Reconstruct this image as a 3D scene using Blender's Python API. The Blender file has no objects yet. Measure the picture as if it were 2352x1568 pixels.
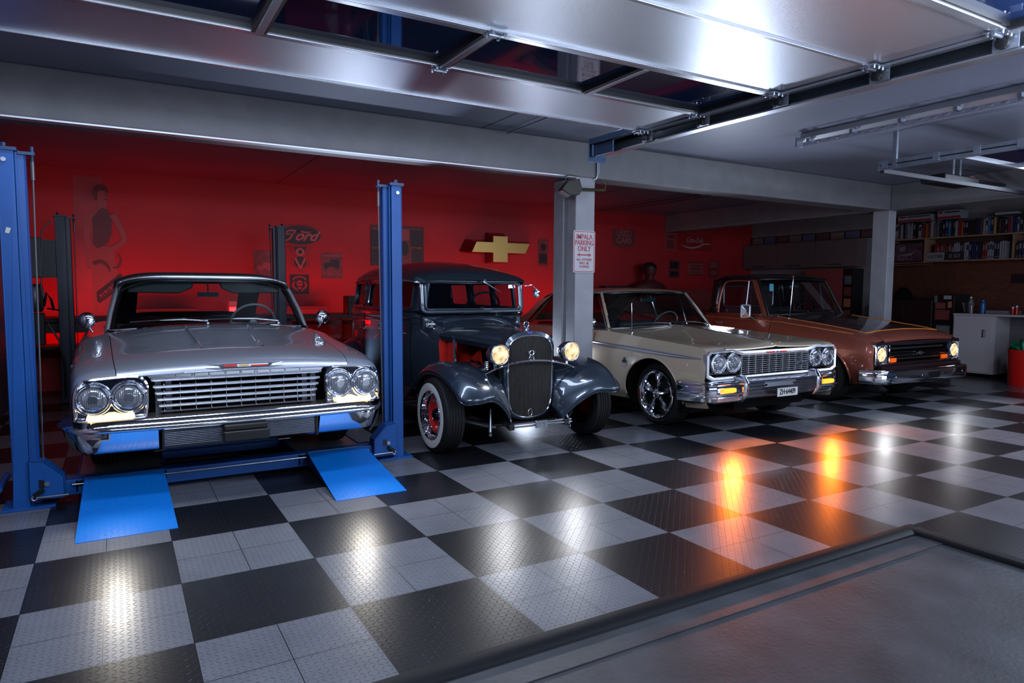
import bpy, bmesh, math, random
import numpy as np
from mathutils import Vector, Matrix
PI = math.pi
SC = bpy.context.scene
COL = SC.collection
random.seed(7)

# ------------------------------------------------------------------ camera
def look(yaw, pitch, roll):
    f = Vector((math.sin(yaw)*math.cos(pitch), math.cos(yaw)*math.cos(pitch), math.sin(pitch)))
    r0 = Vector((math.cos(yaw), -math.sin(yaw), 0)); u0 = r0.cross(f)
    r = r0*math.cos(roll)+u0*math.sin(roll); u = -r0*math.sin(roll)+u0*math.cos(roll)
    return r, u, f
cam = bpy.data.cameras.new('camera'); camo = bpy.data.objects.new('camera', cam); COL.objects.link(camo)
r_, u_, f_ = look(0.526837, -0.0762915, 0.00519309)
M = Matrix.Identity(4)
for i in range(3):
    M[i][0] = r_[i]; M[i][1] = u_[i]; M[i][2] = -f_[i]
M[0][3], M[1][3], M[2][3] = -0.2156, -4.008, 1.3628
camo.matrix_world = M
cam.sensor_width = 36; cam.lens = 36*1560.48/2352; cam.clip_end = 100; cam.clip_start = 0.02
SC.camera = camo

# ------------------------------------------------------------------ world, lights, exposure
w = bpy.data.worlds.new('world'); SC.world = w; w.use_nodes = True
w.node_tree.nodes['Background'].inputs[0].default_value = (0.05, 0.09, 0.2, 1)
w.node_tree.nodes['Background'].inputs[1].default_value = 0.35
SC.view_settings.view_transform = 'Standard'; SC.view_settings.look = 'None'
SC.view_settings.exposure = 0.0; SC.view_settings.gamma = 1.0; SC.view_settings.use_curve_mapping = False
SC.cycles.use_denoising = True
SC.cycles.max_bounces = 7; SC.cycles.glossy_bounces = 5; SC.cycles.transparent_max_bounces = 12
SC.cycles.sample_clamp_indirect = 6.0
SC.cycles.caustics_reflective = False; SC.cycles.caustics_refractive = False

def area(name, loc, target, sx, sy, power, col):
    l = bpy.data.lights.new(name, 'AREA'); l.shape = 'RECTANGLE'; l.size = sx; l.size_y = sy
    l.energy = power; l.color = col
    o = bpy.data.objects.new(name, l); COL.objects.link(o); o.location = loc
    d = Vector(target)-Vector(loc); o.rotation_euler = d.to_track_quat('-Z', 'Y').to_euler()
    return o
def spot(name, loc, target, power, col, ang=60, blend=.6, rad=.05):
    l = bpy.data.lights.new(name, 'SPOT'); l.energy = power; l.color = col; l.spot_size = math.radians(ang)
    l.spot_blend = blend; l.shadow_soft_size = rad
    o = bpy.data.objects.new(name, l); COL.objects.link(o); o.location = loc
    d = Vector(target)-Vector(loc); o.rotation_euler = d.to_track_quat('-Z', 'Y').to_euler()
    return o
COOL = (0.68, 0.79, 1.0)
#LIGHTS
area('front_fill_left', (.0, -1.65, 2.52), (.35, 0.2, 0.3), 1.4, 0.25, 60, COOL)  # added overhead fill out of view, lights the convertible hood and floor
area('front_fill_right', (7.3, -1.9, 2.55), (6.6, 0.6, 0.3), 3.0, 0.3, 80, COOL)  # added overhead fill out of view for coupe and pickup
area('bay_fill_right', (8.75, -0.8, 2.60), (6.0, 0.6, 0.6), 1.5, 0.4, 16, COOL)  # added fill out of view, reflects in the coupe's hood lip
area('bounce_fill_right', (6.6, -2.9, 0.25), (7.4, 1.2, 2.6), 2.2, 0.4, 34, COOL)  # added bounce fill, lifts the beam soffits and ceiling
area('hood_lip_fill', (1.1, 0.62, 2.88), (1.1, 0.55, 0.0), 4.4, 0.16, 42, COOL)  # added fill hidden above the open door, brightens the hood lip
area('driveway_fill', (5.2, -4.6, 1.9), (4.8, 1.0, 0.8), 7.0, 0.5, 75, COOL)  # added wide fill outside the door opening, lights the car fronts
area('driveway_low_fill', (3.0, -4.9, 0.6), (3.2, 1.0, 1.2), 5.0, 0.4, 30, COOL)  # added low fill behind the camera for the chrome
spot('torch_between_coupe_and_truck', (6.82, 2.5, 0.85), (4.6, -1.2, 2.0), 230, COOL, 120, 1.0, .2)
spot('torch_behind_sedan', (3.95, 3.0, 0.60), (2.4, -1.5, 1.6), 85, COOL, 120, 1.0, .2)
area('front_fill_mid', (2.6, -2.75, 2.50), (1.6, 0.4, 0.6), 1.8, 0.6, 60, COOL)  # second added fill overhead, widens the hood lip highlight
spot('beam_strip_fill', (2.05, 3.3, 0.45), (1.9, 1.98, 2.55), 170, COOL, 75, 1.0, .08)  # added spot that brightens the metal strip under the beam
area('red_strip_left', (0.9, 6.05, 1.0), (0.9, 6.7, 1.75), 4.6, 0.08, 25, (1.0, 0.0, 0.0))
area('red_strip_low', (0.6, 6.3, 0.75), (0.6, 6.7, 0.6), 4.0, 0.06, 12, (1.0, 0.0, 0.0))
area('red_strip_mid', (4.9, 6.05, 1.0), (4.9, 6.7, 1.6), 2.6, 0.08, 16, (1.0, 0.0, 0.0))
area('red_strip_right', (7.2, 6.0, 0.9), (7.2, 6.7, 1.3), 1.6, 0.08, 6, (1.0, 0.0, 0.0))

# ------------------------------------------------------------------ materials
MATS = {}
def mat(name, col=(.5, .5, .5), rough=.5, metal=0., coat=0., emit=None, es=0., spec=.5, noise=None, bump=None, crough=.03):
    if name in MATS: return MATS[name]
    m = bpy.data.materials.new(name); m.use_nodes = True; nt = m.node_tree
    p = nt.nodes['Principled BSDF']
    p.inputs['Base Color'].default_value = (*col, 1); p.inputs['Roughness'].default_value = rough
    p.inputs['Metallic'].default_value = metal; p.inputs['Coat Weight'].default_value = coat
    p.inputs['Coat Roughness'].default_value = crough
    p.inputs['Specular IOR Level'].default_value = spec
    if emit:
        p.inputs['Emission Color'].default_value = (*emit, 1); p.inputs['Emission Strength'].default_value = es
    tc = nt.nodes.new('ShaderNodeTexCoord')
    if noise:                       # (scale, amount): mottles the base colour and the gloss
        n = nt.nodes.new('ShaderNodeTexNoise'); n.inputs['Scale'].default_value = noise[0]; n.inputs['Detail'].default_value = 6
        nt.links.new(tc.outputs['Object'], n.inputs['Vector'])
        r = nt.nodes.new('ShaderNodeValToRGB'); a = noise[1]
        r.color_ramp.elements[0].position = .3; r.color_ramp.elements[1].position = .7
        r.color_ramp.elements[0].color = (*[c*(1-a) for c in col], 1); r.color_ramp.elements[1].color = (*[min(1, c*(1+a)) for c in col], 1)
        nt.links.new(n.outputs[0], r.inputs[0]); nt.links.new(r.outputs[0], p.inputs['Base Color'])
    if bump:                        # (scale, strength, distance)
        n = nt.nodes.new('ShaderNodeTexNoise'); n.inputs['Scale'].default_value = bump[0]; n.inputs['Detail'].default_value = 4
        nt.links.new(tc.outputs['Object'], n.inputs['Vector'])
        b = nt.nodes.new('ShaderNodeBump'); b.inputs['Strength'].default_value = bump[1]; b.inputs['Distance'].default_value = bump[2]
        nt.links.new(n.outputs[0], b.inputs['Height']); nt.links.new(b.outputs[0], p.inputs['Normal'])
    MATS[name] = m; return m
def glass(name, tint=(.6, .7, .7), refl=.08, rough=0.0):
    if name in MATS: return MATS[name]
    m = bpy.data.materials.new(name); m.use_nodes = True; nt = m.node_tree; nt.nodes.clear()
    o = nt.nodes.new('ShaderNodeOutputMaterial'); mx = nt.nodes.new('ShaderNodeMixShader')
    t = nt.nodes.new('ShaderNodeBsdfTransparent'); t.inputs[0].default_value = (*tint, 1)
    g = nt.nodes.new('ShaderNodeBsdfGlossy'); g.inputs[1].default_value = rough
    lw = nt.nodes.new('ShaderNodeLayerWeight'); lw.inputs[0].default_value = .5
    pw = nt.nodes.new('ShaderNodeMath'); pw.operation = 'POWER'; pw.inputs[1].default_value = 4.0; nt.links.new(lw.outputs['Facing'], pw.inputs[0])
    ma = nt.nodes.new('ShaderNodeMath'); ma.operation = 'MULTIPLY_ADD'; ma.inputs[1].default_value = .9; ma.inputs[2].default_value = refl*.7; nt.links.new(pw.outputs[0], ma.inputs[0])
    nt.links.new(ma.outputs[0], mx.inputs[0]); nt.links.new(t.outputs[0], mx.inputs[1]); nt.links.new(g.outputs[0], mx.inputs[2])
    nt.links.new(mx.outputs[0], o.inputs[0]); MATS[name] = m; return m

def nm(nt, op, a, b=None, c=None):
    n = nt.nodes.new('ShaderNodeMath'); n.operation = op
    for i, v in enumerate((a, b, c)):
        if v is None: continue
        if isinstance(v, (int, float)): n.inputs[i].default_value = v
        else: nt.links.new(v, n.inputs[i])
    return n.outputs[0]
def tread_height(nt, X, Y, cell):
    """diamond-plate lugs: one raised lozenge per cell, turned +-45 degrees in alternate cells"""
    u = nm(nt, 'DIVIDE', X, cell); v = nm(nt, 'DIVIDE', Y, cell)
    par = nm(nt, 'MODULO', nm(nt, 'ABSOLUTE', nm(nt, 'ADD', nm(nt, 'FLOOR', u), nm(nt, 'FLOOR', v))), 2.0)
    fu = nm(nt, 'SUBTRACT', nm(nt, 'FRACT', u), .5); fv = nm(nt, 'SUBTRACT', nm(nt, 'FRACT', v), .5)
    s = nm(nt, 'SUBTRACT', nm(nt, 'MULTIPLY', nm(nt, 'GREATER_THAN', par, .5), 2.0), 1.0)
    a = nm(nt, 'MULTIPLY', nm(nt, 'ADD', fu, nm(nt, 'MULTIPLY', fv, s)), .7071)
    b = nm(nt, 'MULTIPLY', nm(nt, 'SUBTRACT', fu, nm(nt, 'MULTIPLY', fv, s)), .7071)
    d = nm(nt, 'ADD', nm(nt, 'POWER', nm(nt, 'ABSOLUTE', nm(nt, 'DIVIDE', a, .43)), 2.0), nm(nt, 'POWER', nm(nt, 'ABSOLUTE', nm(nt, 'DIVIDE', b, .085)), 2.0))
    mr = nt.nodes.new('ShaderNodeMapRange'); nt.links.new(d, mr.inputs[0])
    mr.inputs[1].default_value = 1.0; mr.inputs[2].default_value = .1; mr.inputs[3].default_value = 0; mr.inputs[4].default_value = 1
    return mr.outputs[0]
def floor_mat():
    m = bpy.data.materials.new('checker_floor_tiles'); m.use_nodes = True; nt = m.node_tree; p = nt.nodes['Principled BSDF']
    tc = nt.nodes.new('ShaderNodeTexCoord'); sp = nt.nodes.new('ShaderNodeSeparateXYZ'); nt.links.new(tc.outputs['Object'], sp.inputs[0])
    X, Y = sp.outputs[0], sp.outputs[1]; T = 0.61
    iu = nm(nt, 'FLOOR', nm(nt, 'DIVIDE', X, T)); iv = nm(nt, 'FLOOR', nm(nt, 'DIVIDE', Y, T))
    par = nm(nt, 'MODULO', nm(nt, 'ABSOLUTE', nm(nt, 'ADD', iu, iv)), 2.0)      # x 0..T, y -T..0 is light
    light = nm(nt, 'GREATER_THAN', par, .5)
    # half tiles: thin seams every T/2
    def seam(c, wdt):
        f = nm(nt, 'FRACT', nm(nt, 'DIVIDE', c, T/2)); e = nm(nt, 'MINIMUM', f, nm(nt, 'SUBTRACT', 1.0, f))
        return nm(nt, 'LESS_THAN', e, wdt)
    sm = nm(nt, 'MAXIMUM', seam(X, .006), seam(Y, .006))
    n = nt.nodes.new('ShaderNodeTexNoise'); n.inputs['Scale'].default_value = 2.3; n.inputs['Detail'].default_value = 7; n.inputs['Roughness'].default_value = .65
    nt.links.new(tc.outputs['Object'], n.inputs['Vector'])
    n2 = nt.nodes.new('ShaderNodeTexNoise'); n2.inputs['Scale'].default_value = 1.7; n2.inputs['Detail'].default_value = 2
    nt.links.new(tc.outputs['Object'], n2.inputs['Vector'])
    mx = nt.nodes.new('ShaderNodeMix'); mx.data_type = 'RGBA'; nt.links.new(light, mx.inputs[0])
    mx.inputs[6].default_value = (.0065, .0075, .011, 1); mx.inputs[7].default_value = (.150, .157, .182, 1)
    dirt = nm(nt, 'MULTIPLY_ADD', n.outputs[0], .9, .5)
    v = nt.nodes.new('ShaderNodeMix'); v.data_type = 'RGBA'; v.blend_type = 'MULTIPLY'; v.inputs[0].default_value = 1
    nt.links.new(mx.outputs[2], v.inputs[6]); nt.links.new(dirt, v.inputs[7])
    s2 = nt.nodes.new('ShaderNodeMix'); s2.data_type = 'RGBA'; nt.links.new(sm, s2.inputs[0]); nt.links.new(v.outputs[2], s2.inputs[6]); s2.inputs[7].default_value = (.004, .004, .005, 1)
    nt.links.new(s2.outputs[2], p.inputs['Base Color'])
    nt.links.new(nm(nt, 'MULTIPLY_ADD', n2.outputs[0], .10, .27), p.inputs['Roughness'])
    h = tread_height(nt, X, Y, T/24)
    h2 = nm(nt, 'SUBTRACT', h, nm(nt, 'MULTIPLY', sm, 1.5))
    b = nt.nodes.new('ShaderNodeBump'); b.inputs['Strength'].default_value = 1.0; b.inputs['Distance'].default_value = .0045
    nt.links.new(h2, b.inputs['Height']); nt.links.new(b.outputs[0], p.inputs['Normal'])
    p.inputs['Specular IOR Level'].default_value = .45
    return m
def plate_mat(name, col, cell, rough=.35, metal=0.):
    m = mat(name, col, rough, metal); nt = m.node_tree; p = nt.nodes['Principled BSDF']
    tc = nt.nodes.new('ShaderNodeTexCoord'); sp = nt.nodes.new('ShaderNodeSeparateXYZ'); nt.links.new(tc.outputs['Object'], sp.inputs[0])
    h = tread_height(nt, sp.outputs[0], sp.outputs[1], cell)
    b = nt.nodes.new('ShaderNodeBump'); b.inputs['Strength'].default_value = .8; b.inputs['Distance'].default_value = .0025
    nt.links.new(h, b.inputs['Height']); nt.links.new(b.outputs[0], p.inputs['Normal']); return m
def wood_mat(name, c1, c2, sc=(1, 14, 1)):
    m = mat(name, c1, .5); nt = m.node_tree; p = nt.nodes['Principled BSDF']
    tc = nt.nodes.new('ShaderNodeTexCoord'); mp = nt.nodes.new('ShaderNodeMapping'); mp.inputs['Scale'].default_value = sc
    n = nt.nodes.new('ShaderNodeTexNoise'); n.inputs['Scale'].default_value = 4; n.inputs['Detail'].default_value = 6; n.inputs['Distortion'].default_value = 1.2
    r = nt.nodes.new('ShaderNodeValToRGB'); r.color_ramp.elements[0].color = (*c1, 1); r.color_ramp.elements[1].color = (*c2, 1)
    r.color_ramp.elements[0].position = .35; r.color_ramp.elements[1].position = .68
    nt.links.new(tc.outputs['Object'], mp.inputs[0]); nt.links.new(mp.outputs[0], n.inputs['Vector']); nt.links.new(n.outputs[0], r.inputs[0]); nt.links.new(r.outputs[0], p.inputs['Base Color'])
    return m

CHROME = mat('chrome', (.82, .84, .88), .06, 1.0)
SATIN = mat('satin_chrome', (.85, .87, .92), .30, .9)
CHROME2 = mat('brushed_chrome', (.6, .62, .66), .22, 1.0)
DARKCH = mat('dark_chrome', (.12, .12, .13), .12, 1.0)
RUBBER = mat('tyre_rubber', (.008, .008, .009), .65, spec=.3)
NOSE = mat('black_rubber_edging', (.006, .0065, .009), .5, spec=.22)
WHITEWALL = mat('whitewall_rubber', (.70, .68, .64), .6)
BLACK = mat('black_plastic', (.006, .006, .007), .4)
BLACKM = mat('black_matt', (.003, .003, .003), .9, spec=.1)
BLUE = mat('blue_steel_paint', (.001, .070, .29), .45, noise=(3, .12))
BLUED = mat('dark_navy_steel_paint', (.004, .010, .035), .4)
STEEL = mat('galvanised_steel', (.36, .40, .46), .35, .85, noise=(9, .2))
ALU = mat('aluminium', (.55, .58, .64), .3, .9)
LENS = mat('headlamp_lens', (.38, .40, .44), .08, .55, coat=1., bump=(60, .25, .003))
LAMPW = mat('lit_warm_headlamp', (.5, .4, .25), .15, emit=(1.0, .62, .27), es=1.0)
nt_ = LAMPW.node_tree; n_ = nt_.nodes.new('ShaderNodeTexNoise'); n_.inputs['Scale'].default_value = 26; n_.inputs['Detail'].default_value = 3
nt_.links.new([q for q in nt_.nodes if q.type == 'TEX_COORD'][0].outputs['Object'], n_.inputs['Vector'])
mr_ = nt_.nodes.new('ShaderNodeMapRange'); mr_.inputs[1].default_value = .35; mr_.inputs[2].default_value = .65; mr_.inputs[3].default_value = .35; mr_.inputs[4].default_value = 1.9
nt_.links.new(n_.outputs[0], mr_.inputs[0]); nt_.links.new(mr_.outputs[0], nt_.nodes['Principled BSDF'].inputs['Emission Strength'])
TURNW = mat('lit_parking_lamp', (1, .8, .4), .2, emit=(1.0, .66, .26), es=2.6)
TURNO = mat('lit_amber_lamp', (1, .25, .02), .2, emit=(1.0, .20, .012), es=3.4)
AMBER = mat('amber_lens', (.85, .12, .01), .2, emit=(1.0, .12, .01), es=.35)
GLASSM = glass('clear_car_glass', (.62, .70, .72))
GLASSD = glass('dark_tinted_glass', (.10, .13, .16))
P_SILVER = mat('silver_car_paint', (.40, .43, .50), .30, .62, coat=1.)
P_SLATE = mat('slate_blue_car_paint', (.036, .054, .080), .28, .55, coat=1.)
P_BEIGE = mat('beige_car_paint', (.74, .61, .45), .28, .40, coat=1.)
P_COPPER = mat('copper_car_paint', (.32, .085, .055), .33, .55, coat=1.)
P_PLUM = mat('dark_plum_car_paint', (.030, .013, .018), .22, .4, coat=1.)
RED = mat('red_paint', (.62, .02, .012), .3, coat=.6)
GOLD = mat('gold_textured_metal', (.62, .42, .13), .38, .8, bump=(70, .4, .003))
CLOTHB = mat('black_canvas', (.010, .011, .014), .8, bump=(300, .2, .001))
INTERIOR = mat('dark_interior_vinyl', (.02, .02, .022), .45)
INTRED = mat('grey_interior_vinyl', (.06, .06, .065), .4)
WHITEP = mat('white_enamel', (.62, .62, .64), .35)
INKR = mat('red_ink', (.45, .03, .05), .45)
INKB = mat('black_ink', (.012, .012, .013), .5)
CONC = mat('painted_concrete', (.19, .185, .195), .6, noise=(5, .10), bump=(25, .35, .004))
# ------------------------------------------------------------------ mesh helpers
SPLIT = {'lower_face', 'bumper_end', 'lamp_beads', 'hood_ridge', 'rivet', 'radiator_support', 'divider', 'hanger', 'red_flag', 'white_flag', 'red_bar', 'top_bow', 'side_wall', 'spine_label', 'bracket', 'picture_tiles'}
class MB:
    def __init__(s): s.v = []; s.f = []; s.mi = []; s.cur = 0
    def add(s, vs, fs):
        k = len(s.v); s.v += [tuple(v) for v in vs]
        for f in fs: s.f.append([i+k for i in f]); s.mi.append(s.cur)
        return s
    def box(s, x0, x1, y0, y1, z0, z1):
        if x0 > x1: x0, x1 = x1, x0
        if y0 > y1: y0, y1 = y1, y0
        if z0 > z1: z0, z1 = z1, z0
        return s.add([(x0,y0,z0),(x1,y0,z0),(x1,y1,z0),(x0,y1,z0),(x0,y0,z1),(x1,y0,z1),(x1,y1,z1),(x0,y1,z1)],
                     [(0,3,2,1),(4,5,6,7),(0,1,5,4),(1,2,6,5),(2,3,7,6),(3,0,4,7)])
    def grid(s, rows, cu=False, cv=False, flip=False):
        n = len(rows); m = len(rows[0]); vs = [p for r in rows for p in r]; fs = []
        for i in range(n if cu else n-1):
            for j in range(m if cv else m-1):
                a = i*m+j; b = i*m+(j+1) % m; c = ((i+1) % n)*m+(j+1) % m; d = ((i+1) % n)*m+j
                fs.append((a, d, c, b) if flip else (a, b, c, d))
        return s.add(vs, fs)
    def tube(s, path, r, n=8, caps=True, closed=False, flat=1.0):
        path = [Vector(p) for p in path]; N = len(path); rows = []
        rr = r if isinstance(r, (list, tuple)) else [r]*N
        nrm = None
        for i, p in enumerate(path):
            if closed: t = (path[(i+1) % N]-path[i-1]).normalized()
            else: t = ((path[min(i+1, N-1)]-path[max(i-1, 0)])).normalized()
            if nrm is None:
                nrm = Vector((0, 0, 1)) if abs(t.z) < .9 else Vector((0, 1, 0))
            nrm = (nrm-t*nrm.dot(t)).normalized(); b = t.cross(nrm)
            rows.append([tuple(p+(nrm*math.cos(2*PI*k/n)*flat+b*math.sin(2*PI*k/n))*rr[i]) for k in range(n)])
        k0 = len(s.v); s.grid(rows, cu=closed, cv=True)
        if caps and not closed:
            s.f.append([k0+k for k in range(n)][::-1]); s.mi.append(s.cur)
            s.f.append([k0+(N-1)*n+k for k in range(n)]); s.mi.append(s.cur)
        return s
    def lathe(s, prof, c=(0, 0, 0), ax='x', n=32, cap=False, sx=1.0, sy=1.0):
        """prof: list of (a, r): a along the axis, r radius"""
        rows = []
        for a, r in prof:
            row = []
            for k in range(n):
                t = 2*PI*k/n; p, q = r*math.cos(t)*sx, r*math.sin(t)*sy
                v = {'x': (a, p, q), 'y': (p, a, q), 'z': (p, q, a)}[ax]
                row.append((v[0]+c[0], v[1]+c[1], v[2]+c[2]))
            rows.append(row)
        return s.grid(rows, cv=True, flip=(ax == 'y'))
    def prism(s, poly, a0, a1, ax='y'):
        """poly in the plane across ax; x->(y,z)  y->(x,z)  z->(x,y)"""
        def P(p, a): return {'x': (a, p[0], p[1]), 'y': (p[0], a, p[1]), 'z': (p[0], p[1], a)}[ax]
        n = len(poly); vs = [P(p, a0) for p in poly]+[P(p, a1) for p in poly]
        fs = [list(range(n)), list(range(2*n-1, n-1, -1))]+[(i, i+n, (i+1) % n+n, (i+1) % n) for i in range(n)]
        return s.add(vs, fs)
    def ell(s, c, r, n=16, m=10, z0=-1, z1=1):
        rows = []
        for i in range(m+1):
            a = math.asin(z0)+(math.asin(z1)-math.asin(z0))*i/m
            rows.append([(c[0]+r[0]*math.cos(a)*math.cos(2*PI*k/n), c[1]+r[1]*math.cos(a)*math.sin(2*PI*k/n), c[2]+r[2]*math.sin(a)) for k in range(n)])
        return s.grid(rows, cv=True)
    def mirror(s):
        n = len(s.v); s.v += [(-x, y, z) for x, y, z in s.v]; k = len(s.f)
        for i in range(k): s.f.append([j+n for j in s.f[i]][::-1]); s.mi.append(s.mi[i])
        return s
    def xf(s, m, start=0):
        s.v[start:] = [tuple(m @ Vector(v)) for v in s.v[start:]]; return s
    def pieces(s):
        par = list(range(len(s.v)))
        def fd(a):
            while par[a] != a: par[a] = par[par[a]]; a = par[a]
            return a
        for f in s.f:
            r = fd(f[0])
            for q in f[1:]: par[fd(q)] = r
        gr = {}
        for i, f in enumerate(s.f): gr.setdefault(fd(f[0]), []).append(i)
        out = []
        for ids in gr.values():
            m = MB(); mp = {}
            for i in ids:
                for q in s.f[i]:
                    if q not in mp: mp[q] = len(m.v); m.v.append(s.v[q])
                m.f.append([mp[q] for q in s.f[i]]); m.mi.append(s.mi[i])
            out.append(m)
        return out
    def build(s, name, mats, parent=None, split=None, **k):
        if split is None: split = name in SPLIT
        if split:
            P = s.pieces()
            if len(P) > 1: return [p.build1(name, mats, parent, **k) for p in P][0]
        return s.build1(name, mats, parent, **k)
    def build1(s, name, mats, parent=None, bevel=0, smooth=35, solid=0, sub=0, merge=1e-5, recalc=True):
        me = bpy.data.meshes.new(name); me.from_pydata(s.v, [], s.f)
        if not isinstance(mats, (list, tuple)): mats = [mats]
        for m in mats: me.materials.append(m)
        me.polygons.foreach_set('material_index', s.mi)
        bm = bmesh.new(); bm.from_mesh(me)
        if merge: bmesh.ops.remove_doubles(bm, verts=bm.verts, dist=merge)
        if recalc: bmesh.ops.recalc_face_normals(bm, faces=bm.faces)
        bm.to_mesh(me); bm.free()
        if smooth:
            me.shade_smooth(); me.set_sharp_from_angle(angle=math.radians(smooth))
        o = bpy.data.objects.new(name, me); COL.objects.link(o)
        if solid:
            q = o.modifiers.new('solid', 'SOLIDIFY'); q.thickness = solid; q.offset = 0
        if bevel:
            q = o.modifiers.new('bevel', 'BEVEL'); q.width = bevel; q.segments = 2; q.limit_method = 'ANGLE'; q.angle_limit = math.radians(40)
        if sub:
            q = o.modifiers.new('sub', 'SUBSURF'); q.levels = sub; q.render_levels = sub
        if parent is not None: o.parent = parent
        return o
def tag(o, label=None, cat=None, group=None, kind=None):
    if label: o['label'] = label
    if cat: o['category'] = cat
    if group: o['group'] = group
    if kind: o['kind'] = kind
    return o
def thing(name, label, cat, loc=(0, 0, 0), rz=0, group=None):
    o = bpy.data.objects.new(name, None); COL.objects.link(o); o.empty_display_size = .1
    o.location = loc; o.rotation_euler = (0, 0, rz); return tag(o, label, cat, group)
def struct(o): o['kind'] = 'structure'; return o
def copy_tree(o, parent=None):
    c = o.copy(); COL.objects.link(c)
    if parent is not None: c.parent = parent
    for ch in list(o.children): copy_tree(ch, c)
    return c
def text_mb(mb, s, size, loc, ax='y', depth=.002, shear=0, bold=0, sx=1.0, align='CENTER', flipx=False, ang=0, spacing=1.0):
    """adds extruded lettering to mb.  ax 'y': faces -y; 'x': faces -x; 'z': faces up (reads from -y)"""
    cu = bpy.data.curves.new('t', 'FONT'); cu.body = s; cu.size = size; cu.extrude = depth/2; cu.shear = shear; cu.offset = bold
    cu.align_x = align; cu.align_y = 'CENTER'; cu.resolution_u = 3; cu.space_character = spacing
    ob = bpy.data.objects.new('t', cu); COL.objects.link(ob)
    bpy.context.view_layer.update()
    me = bpy.data.meshes.new_from_object(ob.evaluated_get(bpy.context.evaluated_depsgraph_get()))
    k = len(mb.v); ca, sa = math.cos(ang), math.sin(ang)
    vs = []
    for v in me.vertices:
        x, y, z = v.co.x*sx, v.co.y, v.co.z
        x, y = x*ca-y*sa, x*sa+y*ca
        p = {'y': (x, -z, y), 'x': (-z, -x, y), 'z': (x, y, z)}[ax]
        vs.append((p[0]+loc[0], p[1]+loc[1], p[2]+loc[2]))
    mb.add(vs, [list(p.vertices) for p in me.polygons])
    bpy.data.objects.remove(ob); bpy.data.curves.remove(cu); bpy.data.meshes.remove(me)
    return mb
# interpolation
def pchip(xs, ys, xq):
    xs = np.asarray(xs, float); ys = np.asarray(ys, float); xq = np.clip(np.asarray(xq, float), xs[0], xs[-1])
    if len(xs) == 2: return np.interp(xq, xs, ys)
    h = np.diff(xs); d = np.diff(ys)/h; m = np.zeros(len(xs))
    for i in range(1, len(xs)-1):
        if d[i-1]*d[i] > 0:
            w1 = 2*h[i]+h[i-1]; w2 = h[i]+2*h[i-1]; m[i] = (w1+w2)/(w1/d[i-1]+w2/d[i])
    m[0] = d[0]; m[-1] = d[-1]
    i = np.clip(np.searchsorted(xs, xq, 'right')-1, 0, len(xs)-2); t = (xq-xs[i])/h[i]
    return ((2*t**3-3*t**2+1)*ys[i]+(t**3-2*t**2+t)*h[i]*m[i]+(-2*t**3+3*t**2)*ys[i+1]+(t**3-t**2)*h[i]*m[i+1])
def catmull(pts, n, creases=()):
    """pts K x D -> smooth polyline; n points per segment; sharp at crease indices"""
    P = np.asarray(pts, float); K = len(P); out = []
    for i in range(K-1):
        a = P[i-1] if (i > 0 and i not in creases) else 2*P[i]-P[i+1] if i+1 < K else P[i]
        b = P[i+2] if (i+2 < K and (i+1) not in creases) else 2*P[i+1]-P[i]
        for k in range(n):
            t = k/n
            m0 = (P[i+1]-a)/2; m1 = (b-P[i])/2
            out.append((2*t**3-3*t**2+1)*P[i]+(t**3-2*t**2+t)*m0+(-2*t**3+3*t**2)*P[i+1]+(t**3-t**2)*m1)
    out.append(P[-1]); return np.array(out)
class Loft:
    """car shell: stations of (y, [(x,z)...]) -> surface f(y, t)"""
    def __init__(s, st, creases=()):
        s.y = [a[0] for a in st]; s.P = np.array([a[1] for a in st], float); s.cr = creases
    def ctrl(s, yq):
        yq = np.atleast_1d(yq); K = s.P.shape[1]; out = np.zeros((len(yq), K, 2))
        for k in range(K):
            for d in range(2): out[:, k, d] = pchip(s.y, s.P[:, k, d], yq)
        return out
    def rows(s, ys, k0, k1, n=4):
        C = s.ctrl(ys); R = []
        for y, c in zip(ys, C):
            full = catmull(c, n, s.cr)[k0*n:k1*n+1]
            R.append([(p[0], y, p[1]) for p in full])
        return R
    def top(s, x, y, k0=0, n=8):
        """height of the upper surface at x,y"""
        c = s.ctrl([y])[0]; f = catmull(c, n, s.cr)[k0*n:]
        xs = f[::-1, 0]; zs = f[::-1, 1]
        return float(np.interp(abs(x), xs, zs))
    def side(s, z, y, k1=4, n=8):
        c = s.ctrl([y])[0]; f = catmull(c, n, s.cr)[:k1*n+1]
        return float(np.interp(z, f[:, 1], f[:, 0]))
def yrange(a, b, step, extra=()):
    n = max(2, int(round((b-a)/step))+1); ys = list(np.linspace(a, b, n))
    for e in extra:
        if a < e < b: ys.append(e)
    return sorted(set(round(float(q), 4) for q in ys))
def cut_arch(mb, yc, zc, r, zmin=-1, rz=None):
    """opens a wheel arch: removes faces inside the ellipse and snaps the rim to it (both sides)"""
    rz = rz or r
    V = np.array(mb.v); dy = (V[:, 1]-yc)/r; dz = (V[:, 2]-zc)/rz; d = np.hypot(dy, dz)
    ins = d < 1.0
    keep = []; kmi = []
    for f, m in zip(mb.f, mb.mi):
        if all(ins[i] for i in f): continue
        keep.append(f); kmi.append(m)
    mb.f = keep; mb.mi = kmi
    for i in np.where(ins)[0]:
        if d[i] < 1e-6: continue
        k = 1/d[i]; x, y, z = mb.v[i]
        mb.v[i] = (x, yc+(y-yc)*k, zc+(z-zc)*k)
    used = sorted({i for f in mb.f for i in f}); mp = {a: b for b, a in enumerate(used)}
    mb.v = [mb.v[i] for i in used]; mb.f = [[mp[i] for i in f] for f in mb.f]
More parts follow.
